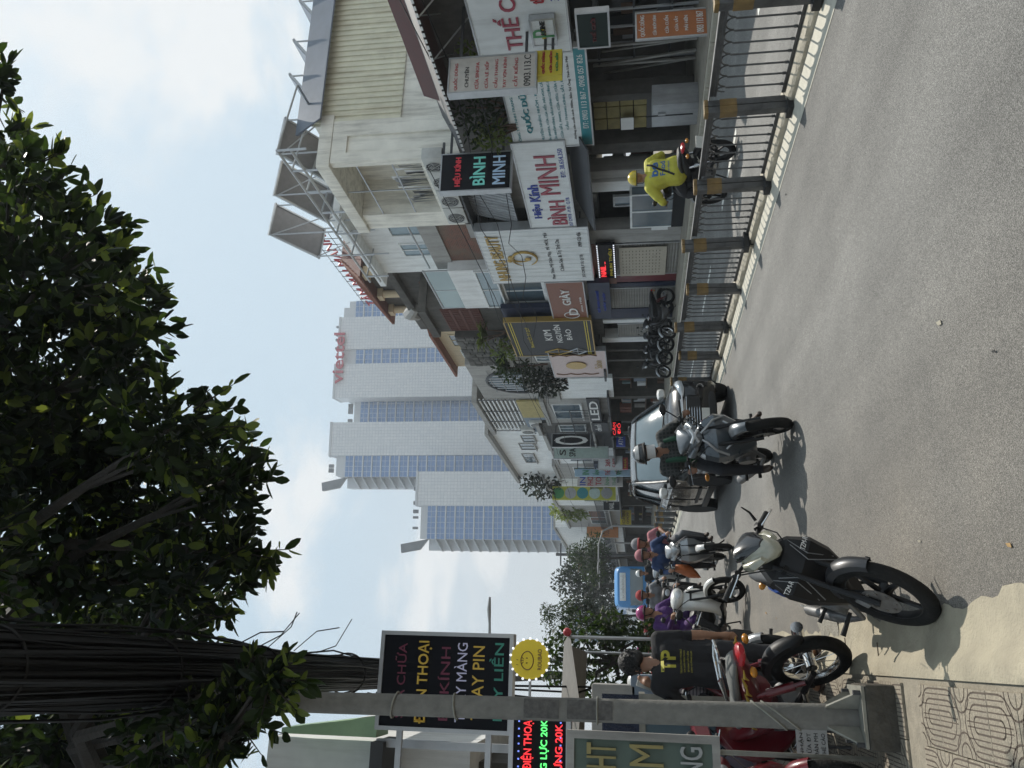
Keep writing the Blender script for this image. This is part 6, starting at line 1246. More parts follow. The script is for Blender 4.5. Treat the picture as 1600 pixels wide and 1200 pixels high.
# ================================================================== black crossover
mat('car_paint', (.007, .007, .008), .2, .0, var=.05, coat=.45, spec=.35); mat('car_trim', (.014, .014, .014), .6, var=.15); mat('car_glass', (.10, .14, .16), .04, 0, var=.05, spec=1.); mat('car_chrome', (.55, .55, .56), .15, 1., var=.05); mat('headlamp_glass', (.5, .53, .56), .08, .3, var=.1, coat=1.); mat('alloy_dark', (.1, .1, .1), .35, .7, var=.2); mat('car_roof_sheen', (.12, .125, .13), .2, .3, coat=.6)
def car(label, loc, heading):
    o = thing('crossover_car', label, 'car', loc); o.rotation_euler = (0, 0, math.radians(heading)); o.scale = (1, .9, 1); Lh, hw = 2.05, .87
    # body shell: rings along x (front +x), half section mirrored
    def ring(x, w, zb, zs, zt, wt, n=.0):
        h = [(w*.90, zb), (w*.985, zb+.08), (w, (zb+zs)/2), (w*.985, zs-.04), (w*.93, zs), (wt*.96, zt-.03), (wt*.82, zt), (wt*.4, zt+.012)]
        return [(x, y, z) for y, z in h]+[(x, -y, z) for y, z in reversed(h)]
    lower = [ring(2.09, .60, .38, .62, .66, .5), ring(2.03, .74, .27, .70, .78, .64), ring(1.9, .83, .23, .80, .90, .74), ring(1.65, .865, .22, .88, .97, .80), ring(1.1, .875, .22, .93, 1.02, .82), ring(.75, .88, .22, .95, 1.05, .83), ring(0, .885, .21, .97, 1.06, .84), ring(-.9, .885, .21, .99, 1.07, .84), ring(-1.6, .87, .24, 1.0, 1.07, .82), ring(-1.95, .80, .3, .98, 1.05, .74), ring(-2.08, .66, .42, .92, .98, .6)]
    MB().loft(lower).build('body', 'car_paint', o, False, smooth=35)
    gh = [(.92, .80, 1.02, .78, 1.03), (.62, .775, 1.03, .70, 1.24), (.22, .765, 1.04, .635, 1.50), (.02, .76, 1.045, .60, 1.575), (-.5, .76, 1.05, .60, 1.60), (-1.1, .75, 1.05, .58, 1.585), (-1.6, .73, 1.05, .55, 1.50), (-1.85, .70, 1.04, .58, 1.25), (-1.98, .66, 1.03, .6, 1.05)]
    MB().loft([[(x, y, z) for y, z in ((wb, zb-.05), (wb, zb), ((wb+wt)/2+.01, (zb+zt)/2), (wt+.012, zt-.05), (wt*.9, zt-.01), (wt*.45, zt), (-wt*.45, zt), (-wt*.9, zt-.01), (-wt-.012, zt-.05), (-(wb+wt)/2-.01, (zb+zt)/2), (-wb, zb), (-wb, zb-.05))] for x, wb, zb, wt, zt in gh]).build('windows', 'car_glass', o, False, smooth=40)
    rf = MB().loft([[(x, y, z) for y, z in ((w, z0-.045), (w*.93, z0+.012), (w*.45, z0+.028), (-w*.45, z0+.028), (-w*.93, z0+.012), (-w, z0-.045))] for x, w, z0 in ((.16, .635, 1.52), (.02, .625, 1.58), (-.5, .625, 1.605), (-1.1, .605, 1.59), (-1.55, .575, 1.52), (-1.7, .57, 1.46))], True).build('roof', 'car_roof_sheen', o, False, smooth=40)  # black car: the sky's reflection on the roof is put into this grey
    f = MB()
    for s in (-1, 1):
        f.tube([(.95, s*.81, 1.0), (.6, s*.755, 1.235), (.2, s*.675, 1.5), (.0, s*.64, 1.575)], .032, 8).tube([(0, s*.64, 1.565), (-.9, s*.63, 1.575), (-1.6, s*.60, 1.5), (-1.95, s*.69, 1.05)], .03, 8).tube([(-.28, s*.775, 1.04), (-.33, s*.64, 1.55)], .028, 6).tube([(-1.1, s*.765, 1.05), (-1.2, s*.62, 1.55)], .035, 6).tube([(.9, s*.82, 1.03), (-1.5, s*.80, 1.065)], .016, 6)
    f.build('window_pillars', 'car_paint', o, False)
    for s in (-1, 1): MB().tube([(-.1, s*.6, 1.625), (-.3, s*.6, 1.65), (-1.3, s*.58, 1.63), (-1.5, s*.57, 1.57)], .02, 6).build('roof_rail', 'car_trim', o, False)
    # front face
    MB().blob([(1.96, 0, .62, .52, .15, 5), (2.075, 0, .62, .5, .14, 5), (2.11, 0, .61, .46, .11, 5)], 20).build('grille', 'car_trim', o, False)
    f = MB()
    for i in range(6): z = .52+.04*i; f.tube([(2.09, -.45, z), (2.125, 0, z), (2.09, .45, z)], .006, 5)
    f.build('grille_bar', 'car_chrome', o, False)
    MB().torus((2.13, 0, .66), (1, 0, 0), .07, .01, 20, 6).build('badge', 'car_chrome', o, False)
    MB().tube([(1.98, -.72, .795), (2.08, -.4, .785), (2.115, 0, .775), (2.08, .4, .785), (1.98, .72, .795)], .014, 6).build('chrome_strip', 'car_chrome', o, False)
    MB().box((2.125, 0, .43), (.012, .46, .12)).build('number_plate', 'plate_white', o, False); MB().blob([(1.95, 0, .34, .6, .09, 4), (2.07, 0, .33, .56, .075, 4), (2.1, 0, .32, .5, .05, 4)], 18).build('lower_intake', 'car_trim', o, False)
    for s in (-1, 1):
        MB().blob([(1.62, s*.845, .865, .02, .03), (1.8, s*.80, .84, .05, .055), (1.95, s*.72, .81, .09, .06), (2.045, s*.6, .79, .09, .045), (2.06, s*.5, .78, .04, .02)], 12).build('headlamp', 'headlamp_glass', o, False)
        fl = MB().blob([(1.9, s*.70, .5, .1, .12, 4), (2.03, s*.66, .5, .1, .11, 4), (2.06, s*.64, .5, .07, .08, 4)], 14).build('fog_lamp_housing', 'car_trim', o, False); MB().torus((2.062, s*.645, .5), (1, 0, 0), .05, .012, 16, 6).build('fog_lamp', 'car_chrome', fl, False)
        mr = MB().blob([(.62, s*.98, 1.07, .09, .065, 3), (.72, s*.985, 1.07, .11, .075, 3), (.79, s*.97, 1.065, .07, .05, 3)], 12).build('mirror', 'bike_white', o, False); MB().tube([(.7, s*.82, 1.03), (.7, s*.93, 1.04)], .03, 6).build('mirror_arm', 'car_trim', mr, False)
        for x, zc in ((1.28, 0), (-1.32, 0)):
            c = Vector((x, s*.78, .335)); w = MB().torus(c, (0, 1, 0), .255, .085, 36, 10, 1.2).build('wheel', 'tyre', o, False)
            m = MB().lathe([(0, .07), (.03, .08), (.04, .06), (.2, .045), (.215, .085), (.23, .085), (.23, -.06), (0, -.06)], c, (0, s, 0), 24); m.build('rim', 'car_trim', w, False)
            m = MB()
            for i in range(10): a = 2*PI*(i//2)/5+(.13 if i % 2 else -.13); e = Vector((math.cos(a), 0, math.sin(a))); m.tube([c+e*.03+Vector((0, s*.085, 0)), c+e*.21+Vector((0, s*.088, 0))], [.016, .012], 5)
            m.build('spokes', 'alloy_dark', w, False)
            f = MB().torus((x, s*.862, .335), (0, 1, 0), .365, .028, 32, 6, 1.); f.f = [q for q in f.f if all(f.v[i].z > .26 for i in q)]; f.build('wheel_arch', 'car_trim', o, False)
            MB().cyl((x, s*.70, .335), (x, s*.892, .335), .34, 28).build('wheel_well', 'void_dark', o, False)
        MB().bb((-1., s*.876, .215), (1., s*.9, .31)).build('sill', 'car_trim', o, False, bevel=.01); MB().bb((-.6, s*.893, .42), (.8, s*.905, .47)).build('door_trim', 'car_trim', o, False)
        for x in (-.05, -1.0):
            MB().blob([(x-.1, s*.905, .88, .012, .014), (x, s*.915, .885, .014, .018), (x+.1, s*.905, .88, .012, .014)], 8).build('door_handle', 'car_chrome', o, False)
        for x in (.72, -.33, -1.12): MB().bb((x-.004, s*.878, .34), (x+.004, s*.892, 1.0)).build('door_gap', 'void_dark', o, False)
    f = MB().tube([(.95, .5, 1.04), (.88, .1, 1.08), (.87, -.3, 1.085)], .01, 5).tube([(.95, -.1, 1.04), (.88, -.4, 1.08), (.84, -.6, 1.09)], .01, 5).build('wipers', 'car_trim', o, False)
    MB().ell((.14, .0, 1.53), (.03, .05, .025), 8, 6).build('mirror_pod', 'car_trim', o, False)
    return o
car('black crossover car with silver mirrors driving along the median', (3.58, 14.78, 0), -90)
# ================================================================== blue minibus
def bus(label, loc, heading):
    o = thing('blue_minibus', label, 'bus', loc); o.rotation_euler = (0, 0, math.radians(heading)); bl = mat('bus_blue', (.045, .22, .5), .35, var=.08, coat=.4)
    MB().blob([(3.3, 0, 1.2, .88, .8, 6), (3.2, 0, 1.42, 1.0, 1.08, 7), (2.9, 0, 1.5, 1.03, 1.16, 8), (-3, 0, 1.5, 1.03, 1.16, 8), (-3.2, 0, 1.5, .98, 1.1, 7)], 32).build('body', bl, o, False, smooth=40)
    MB().blob([(3.1, 0, 1.62, .93, .36, 8), (3.28, 0, 1.6, .90, .36, 8), (3.325, 0, 1.52, .85, .27, 8)], 24).build('windscreen', 'car_glass', o, False); bd = MB().box((3.27, 0, 2.24), (.06, 1.35, .3), R=Matrix.Rotation(-.18, 3, 'Y')).build('destination_board', 'board_white', o, False, bevel=.02)
    text_mb('BX MIỀN ĐÔNG', Vector((3.31, 0, 2.24)), Vector((0, 1, 0)), Vector((-.17, 0, 1)), 1.1, .14, .004, .01).build('lettering', 'print_grey', bd, False, smooth=False)
    for s in (-1, 1):
        MB().ell((3.28, s*.68, .85), (.06, .16, .1), 14, 8).build('headlamp', 'lens_clear', o, False); MB().ell((3.22, s*.88, .85), (.06, .07, .08), 10, 6).build('indicator', 'lens_amber', o, False); mr = MB().tube([(3.15, s*.98, 1.95), (3.35, s*1.15, 1.95), (3.35, s*1.15, 1.8)], .02, 6).build('mirror_arm', 'car_trim', o, False); MB().box((3.35, s*1.15, 1.65), (.06, .16, .3)).build('mirror', 'car_trim', mr, False, bevel=.02)
        for x in (2.1, -2.0): w = MB().torus((x, s*.88, .4), (0, 1, 0), .29, .11, 28, 10).build('wheel', 'tyre', o, False); MB().lathe([(0, .06), (.19, .04), (.2, .09), (.2, -.05)], (x, s*.88, .4), (0, s, 0), 20).build('rim', 'bike_silver', w, False)
        for i in range(4): MB().bb((1.5-i*1.15, s*1.02, 1.45), (2.5-i*1.15, s*1.045, 2.1)).build('side_window', 'car_glass', o, False)
    MB().box((3.3, 0, .52), (.1, 1.8, .28)).build('bumper', 'car_trim', o, False, bevel=.04); MB().box((3.36, 0, .52), (.01, .5, .12)).build('number_plate', 'plate_white', o, False); MB().bb((3.29, -.5, 1.0), (3.335, .5, 1.08)).build('chrome_strip', 'car_chrome', o, False)
c = P(1045, 918, Z=0); bus('sky blue minibus with white destination board far down the road', (c.x, c.y+3.3, 0), -90)
# ================================================================== people
SK = mat('skin', (.30, .16, .10), .55, var=.1, scale=20); SKD = mat('skin_brown', (.20, .10, .06), .55, var=.1, scale=20)
mat('cloth_black', (.012, .012, .014), .85, var=.25, scale=14, bump=.6, bscale=16); mat('cloth_dark', (.02, .021, .026), .85, var=.25, scale=12, bump=.6, bscale=16); mat('cloth_yellow', (.46, .43, .05), .7, var=.12, scale=9, bump=.6, bscale=16); mat('cloth_blue', (.025, .05, .13), .8, var=.2, bump=.6, bscale=16); mat('cloth_purple', (.06, .018, .12), .8, var=.2, bump=.6, bscale=16); mat('cloth_pink', (.36, .14, .16), .8, var=.25, scale=9); mat('cloth_grey', (.2, .2, .21), .85, var=.2); mat('cloth_red', (.3, .03, .03), .8, var=.2); mat('cloth_white', (.5, .5, .5), .8, var=.1); mat('cloth_green', (.015, .07, .04), .8, var=.2); mat('cloth_orange', (.34, .09, .02), .7, var=.2); mat('hair_black', (.008, .007, .007), .5, var=.3, scale=60, bump=.5, bscale=120); mat('leather', (.06, .04, .03), .6, var=.2)
def stripe_mat(name, a, b, scale, plaid=False):
    m = mat(name, a, .85, var=0); t, bs_, lk = nodes_of(m); tc = nd(t, 'ShaderNodeTexCoord'); w = nd(t, 'ShaderNodeTexWave', bands_direction='Z', i_Scale=scale); lk.new(tc.outputs['Object'], w.inputs[0]); mx = nd(t, 'ShaderNodeMixRGB'); mx.inputs[1].default_value = (*a, 1); mx.inputs[2].default_value = (*b, 1); r = nd(t, 'ShaderNodeMapRange'); r.inputs[1].default_value = .62; r.inputs[2].default_value = .8; lk.new(w.outputs[0], r.inputs[0]); last = r.outputs[0]
    if plaid:
        w2 = nd(t, 'ShaderNodeTexWave', bands_direction='Y', i_Scale=scale); lk.new(tc.outputs['Object'], w2.inputs[0]); r2 = nd(t, 'ShaderNodeMapRange'); r2.inputs[1].default_value = .62; r2.inputs[2].default_value = .8; lk.new(w2.outputs[0], r2.inputs[0]); ad = nd(t, 'ShaderNodeMath', operation='MAXIMUM'); lk.new(last, ad.inputs[0]); lk.new(r2.outputs[0], ad.inputs[1]); last = ad.outputs[0]
    lk.new(last, mx.inputs[0]); lk.new(mx.outputs[0], bs_.inputs['Base Color']); return m
stripe_mat('plaid', (.016, .019, .018), (.05, .052, .05), 8, True); stripe_mat('striped_shirt', (.36, .34, .35), (.12, .12, .14), 9)
V = Vector
SIT = dict(pel=V((-.16, 0, .84)), chest=V((-.06, 0, 1.13)), neck=V((-.02, 0, 1.29)), head=V((.01, 0, 1.42)), sh=V((-.05, .19, 1.24)), el=V((.04, .31, 1.06)), wr=V((.26, .31, 1.02)), hip=V((-.14, .10, .84)), kn=V((.20, .21, .70)), an=V((.02, .22, .31)), toe=V((.16, .24, .27)))
def mirror(p): return V((p.x, -p.y, p.z))
def person(label, loc, heading, lean, pose, outfit, headgear=None, vox=.014, group=None, left=None, right=None, mask=None, hair=True, glasses=False, scale=1., grip=True, look=V((1, 0, 0)), name='person', bulk=1.):
    """pose in metres, x forward, +y = own left; right side mirrors the left unless overridden"""
    L_ = dict(pose); L_.update(left or {}); R_ = {k: mirror(v) for k, v in pose.items()}; R_.update(right or {})
    o = thing(name, label, 'person', loc, group=group); o.rotation_euler = (math.radians(lean), 0, math.radians(heading)); o.scale = (scale,)*3
    of = dict(torso='cloth_dark', sleeve='cloth_dark', fore=SK, thigh='cloth_dark', shin='cloth_dark', foot='leather', skin=SK); of.update(outfit)
    bones = []                                    # p0, r0, p1, r1, material key
    pel, ch, nk, hd = pose['pel'], pose['chest'], pose['neck'], pose['head']
    side = V((0, 1, 0))
    for s in (-1, 1):
        bones += [(pel+side*s*.075, .12, (pel+ch)/2+side*s*.065, .112, 'torso'), ((pel+ch)/2+side*s*.065, .112, ch+side*s*.085, .125, 'torso'), (ch+side*s*.085+V((0, 0, .03)), .115, nk+side*s*.06-V((0, 0, .06)), .06, 'torso')]
    bones += [(nk-V((0, 0, .06)), .06, hd-V((0, 0, .03)), .052, 'skin')]
    for s, J in ((1, L_), (-1, R_)):
        sh, el, wr, hip, kn, an, toe = (J[k] for k in ('sh', 'el', 'wr', 'hip', 'kn', 'an', 'toe'))
        bones += [(ch+side*s*.1+V((0, 0, .08)), .085, sh, .072, 'torso'), (sh, .070, sh.lerp(el, .62), .058, 'sleeve'), (sh.lerp(el, .6), .047, el, .042, 'fore2'), (el, .042, el.lerp(wr, .35), .043, 'fore'), (el.lerp(wr, .35), .043, wr, .028, 'fore')]
        bones += [(pel+side*s*.08, .115, hip, .105, 'thigh'), (hip, .105, hip.lerp(kn, .55), .086, 'thigh'), (hip.lerp(kn, .55), .086, kn, .064, 'thigh'), (kn, .064, kn.lerp(an, .35), .06, 'shin'), (kn.lerp(an, .35), .06, an, .042, 'shin'), (an+V((0, 0, -.01)), .04, an.lerp(toe, .5)+V((0, 0, -.012)), .04, 'foot'), (an.lerp(toe, .5)+V((0, 0, -.012)), .04, toe, .03, 'foot')]
        d = (wr-el).normalized(); lat = side*s; up = d.cross(lat).normalized()*s; pm = wr+d*.05
        bones.append((wr, .028, pm+d*.02, .034, 'skin'))
        for k, (off, ln) in enumerate(((-.027, .06), (-.009, .072), (.009, .068), (.026, .052))):
            b0 = pm+d*.035+lat*off; dn = V((0, 0, -1)) if grip else d
            b1 = b0+(d*.75+dn*.5).normalized()*ln*.5; b2 = b1+(dn*1.0+d*(-.2 if grip else .8)).normalized()*ln*.55
            bones += [(b0, .0095, b1, .009, 'skin'), (b1, .009, b2, .0075, 'skin')]
        t0 = wr+d*.03-lat*.025; bones += [(t0, .012, t0+(d*.5-lat*.7).normalized()*.035, .010, 'skin'), (t0+(d*.5-lat*.7).normalized()*.035, .010, t0+d*.055-lat*.02, .008, 'skin')]
    if bulk != 1: bones = [(a, b*bulk, c, d*bulk, k) if k in ('torso', 'sleeve', 'fore', 'fore2') else (a, b, c, d, k) for a, b, c, d, k in bones]
    mb = MB()
    for p0, r0, p1, r1, k in bones:
        n = 12 if r0 > .02 else 8
        dd = (p1-p0); l = dd.length; dd = dd.normalized() if l > 1e-6 else V((0, 0, 1)); rings = []; u, w = basis(dd)
        prof = [(-.95, .31), (-.7, .71), (-.35, .94), (0, 1)]
        st = [(p0+dd*(a*r0), r0*b) for a, b in prof]+[(p1-dd*(a*r1), r1*b) for a, b in reversed(prof)]
        mb.loft([[c+(u*math.cos(2*PI*j/n)+w*math.sin(2*PI*j/n))*r for j in range(n)] for c, r in st])
    fw = look.normalized(); hq = V((1, 0, 0)).rotation_difference(fw).to_matrix()
    H = lambda p: hd+hq @ V(p)
    mb.ell(hd+hq @ V((-.008, 0, .03)), (.098, .077, .105), 16, 12, hq); mb.ell(H((.03, 0, -.045)), (.066, .055, .065), 12, 8, hq); mb.ell(H((.094, 0, -.012)), (.016, .013, .022), 8, 6, hq)
    for s in (-1, 1): mb.ell(H((-.005, s*.078, .0)), (.018, .012, .03), 8, 6, hq)
    bones2 = bones+[(hd, .1, hd+V((0, 0, .01)), .1, 'skin')]
    me = bpy.data.meshes.new('tmp'); me.from_pydata(mb.v, [], mb.f); ob = bpy.data.objects.new('tmp', me); COL.objects.link(ob)
    md = ob.modifiers.new('r', 'REMESH'); md.mode = 'VOXEL'; md.voxel_size = vox; md.use_smooth_shade = True
    sm = ob.modifiers.new('s', 'SMOOTH'); sm.factor = .5; sm.iterations = 2 if vox < .016 else 1
    dg = bpy.context.evaluated_depsgraph_get(); dg.update(); m2 = bpy.data.meshes.new_from_object(ob.evaluated_get(dg)); bpy.data.objects.remove(ob)
    m2.name = 'body'; keys = ['torso', 'sleeve', 'fore2', 'fore', 'thigh', 'shin', 'foot', 'skin']; of.setdefault('fore2', of['fore'])
    m2.materials.clear()
    for k in keys: m2.materials.append(MATS[of[k]] if isinstance(of[k], str) else of[k])
    segs = [(p0, p1-p0, max((p1-p0).length_squared, 1e-9), r0, r1, keys.index(k)) for p0, r0, p1, r1, k in bones2]
    for f in m2.polygons:
        c = f.center; best = 9; bi = 0
        for p0, dv, l2, r0, r1, k in segs:
            q = c-p0; t = max(0, min(1, q.dot(dv)/l2)); dd = (q-dv*t).length-(r0+(r1-r0)*t)
            if dd < best: best = dd; bi = k
        f.material_index = bi
    body = link('body', m2, None, o, 180); o['_b'] = body.name
    if hair and headgear is None:
        m = MB(); q = random.Random(5); rows = []
        m.ell(H((-.025, 0, .05)), (.112, .097, .112), 18, 12, hq); m.ell(H((-.062, 0, -.005)), (.058, .08, .075), 14, 10, hq)
        for i in range(420):
            a = q.uniform(0, 2*PI); b = q.uniform(-.7, 1.25); n_ = V((math.cos(a)*math.cos(b), math.sin(a)*math.cos(b), math.sin(b)))
            if n_.x > .45 and b < .5: continue
            p = H((-.02+n_.x*.104, n_.y*.088, .055+n_.z*.1)); e = p+hq @ (n_*.012+V((q.uniform(-.012, .012), q.uniform(-.012, .012), -.035))); m.tube([p-hq @ (n_*.008), (p+e)/2+hq @ (n_*.006), e], [.012, .009, .001], 5)
        m.build('hair', 'hair_black', o, False)
    if headgear:
        col, trim = headgear; R3 = hq
        rows = []
        for i in range(9):
            t = PI/2*i/8*1.12
            rows.append([H((-.012+.128*math.sin(t)*math.cos(2*PI*j/20), .112*math.sin(t)*math.sin(2*PI*j/20), .045+.118*math.cos(t))) for j in range(20)])
        hm = MB().loft(rows, True).build('helmet', col, o, False, smooth=60)
        MB().tube([H((-.012+.13*math.cos(2*PI*j/20), .114*math.sin(2*PI*j/20), .022)) for j in range(20)], .009, 6, closed=True).build('helmet_rim', trim, hm, False)
        pk = MB().sheet([[H((.1*math.cos(a)+.01, .105*math.sin(a), .05)) for a in [-1.1+2.2*i/8 for i in range(9)]], [H((.165*math.cos(a)-.0, .115*math.sin(a), .035)) for a in [-1.1+2.2*i/8 for i in range(9)]]]).build('peak', trim, hm, False)
        MB().tube([H((.02, .085, .03)), H((.05, .06, -.08)), H((.06, 0, -.11)), H((.05, -.06, -.08)), H((.02, -.085, .03))], .007, 5).build('strap', 'cloth_black', hm, False)
    if mask:
        rows = []
        for z in (-.085, -.06, -.03, .005): rows.append([H((.022+(.088 if z < 0 else .082)*math.cos(a), .079*math.sin(a), z)) for a in [-1.25+2.5*i/10 for i in range(11)]])
        MB().sheet(rows).build('face_mask', mask, o, False, smooth=60)
    if glasses: MB().ell(H((.088, .032, .03)), (.012, .028, .02), 10, 6, hq).ell(H((.088, -.032, .03)), (.012, .028, .02), 10, 6, hq).tube([H((.09, -.03, .034)), H((.095, 0, .036)), H((.09, .03, .034))], .004, 4).build('sunglasses', 'bike_gloss', o, False)
    elif not headgear or vox < .016:
        for s in (-1, 1): MB().ell(H((.083, s*.03, .022)), (.01, .014, .008), 8, 6, hq).build('eye', 'hair_black', o, False)
        if not mask: MB().tube([H((.092, -.022, -.06)), H((.097, 0, -.058)), H((.092, .022, -.06))], .005, 5).build('mouth', mat('lips', (.22, .07, .06), .5), o, False)
    return o
def print_on(o, body_name, txt, c, right, up, w, h, m, d, bold=.01):
    """lettering laid onto the cloth: project along d"""
    b = bpy.data.objects[body_name]; bv = BVHTree.FromPolygons([v.co for v in b.data.vertices], [p.vertices for p in b.data.polygons]); mb = text_mb(txt, c, right, up, w, h, 0, bold)
    d = V(d).normalized()
    bm_ = bmesh.new(); vs = [bm_.verts.new(p) for p in mb.v]
    for f in mb.f:
        try: bm_.faces.new([vs[i] for i in f])
        except ValueError: pass
    bmesh.ops.triangulate(bm_, faces=bm_.faces); bmesh.ops.subdivide_edges(bm_, edges=[e for e in bm_.edges if e.calc_length() > .02], cuts=1)
    for v in bm_.verts:
        hit = bv.ray_cast(v.co, d)
        if hit[0] is not None: v.co = hit[0]-d*.004
    me = bpy.data.meshes.new('shirt_print'); bm_.to_mesh(me); bm_.free(); return link('shirt_print', me, m, o, False)
# rider in plaid shirt
pA = person('rider in dark plaid shirt, half helmet and pale face mask on grey motorbike', (2.24, 8.76, 0), -90, 5, SIT, dict(torso='plaid', sleeve='plaid', fore2='plaid', fore='plaid', foot='leather', skin=SKD), ('bike_gloss', 'cloth_black'), .0125, mask='cloth_white', glasses=True, right=dict(kn=V((.22, -.30, .68)), an=V((.08, -.30, .25)), toe=V((.2, -.31, .2))), left=dict(toe=V((.2, .27, .22))))
mb = MB()
for s in (-1, 1): mb.tube([(.035, s*.11, 1.23), (.085, s*.115, 1.13), (.07, s*.12, 1.0), (.0, s*.125, .92)], [.02, .03, .03, .02], 8)
mb.build('green_vest', 'cloth_green', pA, False)
MB().sheet([[(.01+.13*math.sin(t)*math.cos(a)-.012, .113*math.sin(t)*math.sin(a), 1.467+.121*math.cos(t)) for a in [-.9+1.8*i/8 for i in range(9)]] for t in (.75, .95, 1.2)]).build('helmet_patch', 'cloth_white', pA, False)
# man in black shirt with print, standing with his back to us
STAND = dict(pel=V((0, 0, .86)), chest=V((.02, 0, 1.19)), neck=V((.06, 0, 1.36)), head=V((.11, 0, 1.47)), sh=V((.02, .185, 1.30)), el=V((.0, .25, 1.05)), wr=V((.08, .27, .84)), hip=V((0, .095, .82)), kn=V((.03, .11, .46)), an=V((-.02, .12, .09)), toe=V((.13, .14, .035)))
pB = person('man in black T-shirt with yellow print, back turned, phone at ear', (-.02, 7.28, .085), 98, 0, STAND, dict(torso='cloth_black', sleeve='cloth_black', thigh='cloth_dark', shin='cloth_dark', foot=SK, fore2='cloth_black'), None, .0115, look=V((.75, .55, -.45)), left=dict(sh=V((.03, .19, 1.30)), el=V((.06, .30, 1.10)), wr=V((.17, .17, 1.34))), right=dict(sh=V((.02, -.19, 1.29)), el=V((.02, -.23, 1.02)), wr=V((.06, -.24, .79))), grip=False)
bn = pB['_b']; mat('tee_yellow', (.4, .36, .04), .7, var=.1)
print_on(pB, bn, 'TP', V((-.5, .0, 1.22)), V((0, -1, 0)), V((0, 0, 1)), .17, .12, 'tee_yellow', (1, 0, 0), .03)
for i, (t_, w_) in enumerate((('TRUNG PHÁT MOBILE', .19), ('SỬA CHỮA ĐIỆN THOẠI', .17), ('ÉP KÍNH LẤY LIỀN', .16), ('DÁN CƯỜNG LỰC', .17))): print_on(pB, bn, t_, V((-.5, 0, 1.12-.028*i)), V((0, -1, 0)), V((0, 0, 1)), w_, .018, 'tee_yellow', (1, 0, 0), .01)
MB().box((.24, .15, 1.41), (.012, .07, .14), R=Matrix.Rotation(.3, 3, 'X')).build('phone', 'plate_white', pB, False, bevel=.006)
for s in (-1, 1): MB().blob([(-.06, s*.12, .012, .03, .012), (.03, s*.13, .012, .042, .012), (.15, s*.14, .012, .035, .012)], 10).build('sandal', 'leather', pB, False)
# man in striped shirt facing us behind him
person('man in striped shirt and white red helmet behind the man in black', (-.32, 8.9, .085), -76, -4, SIT, dict(torso='striped_shirt', sleeve='striped_shirt', fore2=SK), ('bike_white', 'cloth_red'), .014)
# delivery rider in yellow
pC = person('delivery rider in yellow jacket and yellow helmet beyond the fence', (7.15, 11.3, 0), 88, 0, SIT, dict(torso='cloth_yellow', sleeve='cloth_yellow', fore2='cloth_yellow', fore='cloth_yellow', skin=SK), (mat('helmet_yellow', (.55, .42, .02), .3, coat=.4), 'cloth_dark'), .0125, bulk=1.38, left=dict(sh=V((-.05, .21, 1.23)), el=V((.05, .42, 1.05))), right=dict(sh=V((-.05, -.21, 1.23)), el=V((.05, -.42, 1.05))))
bn = pC['_b']; bl = mat('print_blue', (.02, .1, .3), .6)
print_on(pC, bn, 'be', V((-.6, 0, 1.18)), V((0, -1, 0)), V((0, 0, 1)), .24, .13, bl, (1, 0, 0), .03); print_on(pC, bn, 'Food', V((-.6, 0, 1.05)), V((0, -1, 0)), V((0, 0, 1)), .24, .08, bl, (1, 0, 0), .02); print_on(pC, bn, 'giao nhanh', V((-.6, 0, .96)), V((0, -1, 0)), V((0, 0, 1)), .2, .04, bl, (1, 0, 0))
b = bpy.data.objects[bn]; bv = BVHTree.FromPolygons([v.co for v in b.data.vertices], [p.vertices for p in b.data.polygons]); pts = []
for i in range(15):
    t = i/14; h = bv.ray_cast(V((-.7, .14-.30*(1-t)*1.0+.0, .98+.36*(1-t))) if False else V((-.7, -.12+.27*t, 1.28-.4*t)), V((1, 0, 0)))
    if h[0] is not None: pts.append(h[0]-V((.008, 0, 0)))
MB().tube(pts, .016, 6).build('bag_strap', 'cloth_black', pC, False)
# family on the silver motorbike
person('rider in blue jacket and pink white helmet on silver motorbike', (1.77, 14.45, 0), -90, 3, SIT, dict(torso='cloth_blue', sleeve='cloth_blue', fore2='cloth_blue', fore='cloth_blue'), ('cloth_pink', 'cloth_black'), .018)
pE = dict(SIT); pE = {k: v+V((-.36, 0, .06)) for k, v in SIT.items()}; pE['wr'] = V((-.2, .2, 1.05)); pE['el'] = V((-.35, .3, 1.15))
person('passenger in pink and red leaning out behind blue jacket rider', (1.85, 14.45, 0), -90, -3, pE, dict(torso='cloth_pink', sleeve='cloth_pink', fore2='cloth_red', thigh='cloth_grey', shin='cloth_grey'), ('cloth_grey', 'cloth_red'), .018)
bag = tag(MB().blob([(-.1, 0, -.15, .12, .1), (0, 0, 0, .2, .18), (.1, 0, .05, .1, .12)], 14).build('shopping_bag', 'cloth_orange'), 'orange bag hanging on the side of silver motorbike', 'bag'); bag.location = (1.42, 14.25, .74)
pw = person('rider in purple jacket and magenta helmet on white scooter', (.55, 12.95, 0), -48, -6, SIT, dict(torso='cloth_purple', sleeve='cloth_purple', fore2='cloth_purple', fore='cloth_purple', thigh='cloth_purple'), (mat('helmet_magenta', (.35, .03, .16), .25, coat=.6), 'cloth_black'), .016)
pv_ = person('rider in black on pale grey scooter before the blue bus', (2.55, 26.5, 0), -88, 0, SIT, dict(torso='cloth_black', sleeve='cloth_black', fore2='cloth_black', fore='cloth_grey'), ('bike_white', 'cloth_black'), .02)
rd2 = person('rider in red jacket in the far crowd of motorbikes, nearest one', (.35, 21., 0), -85, 0, SIT, dict(torso='cloth_red', sleeve='cloth_red', fore2='cloth_red', fore='cloth_red'), ('bike_white', 'cloth_black'), .02)
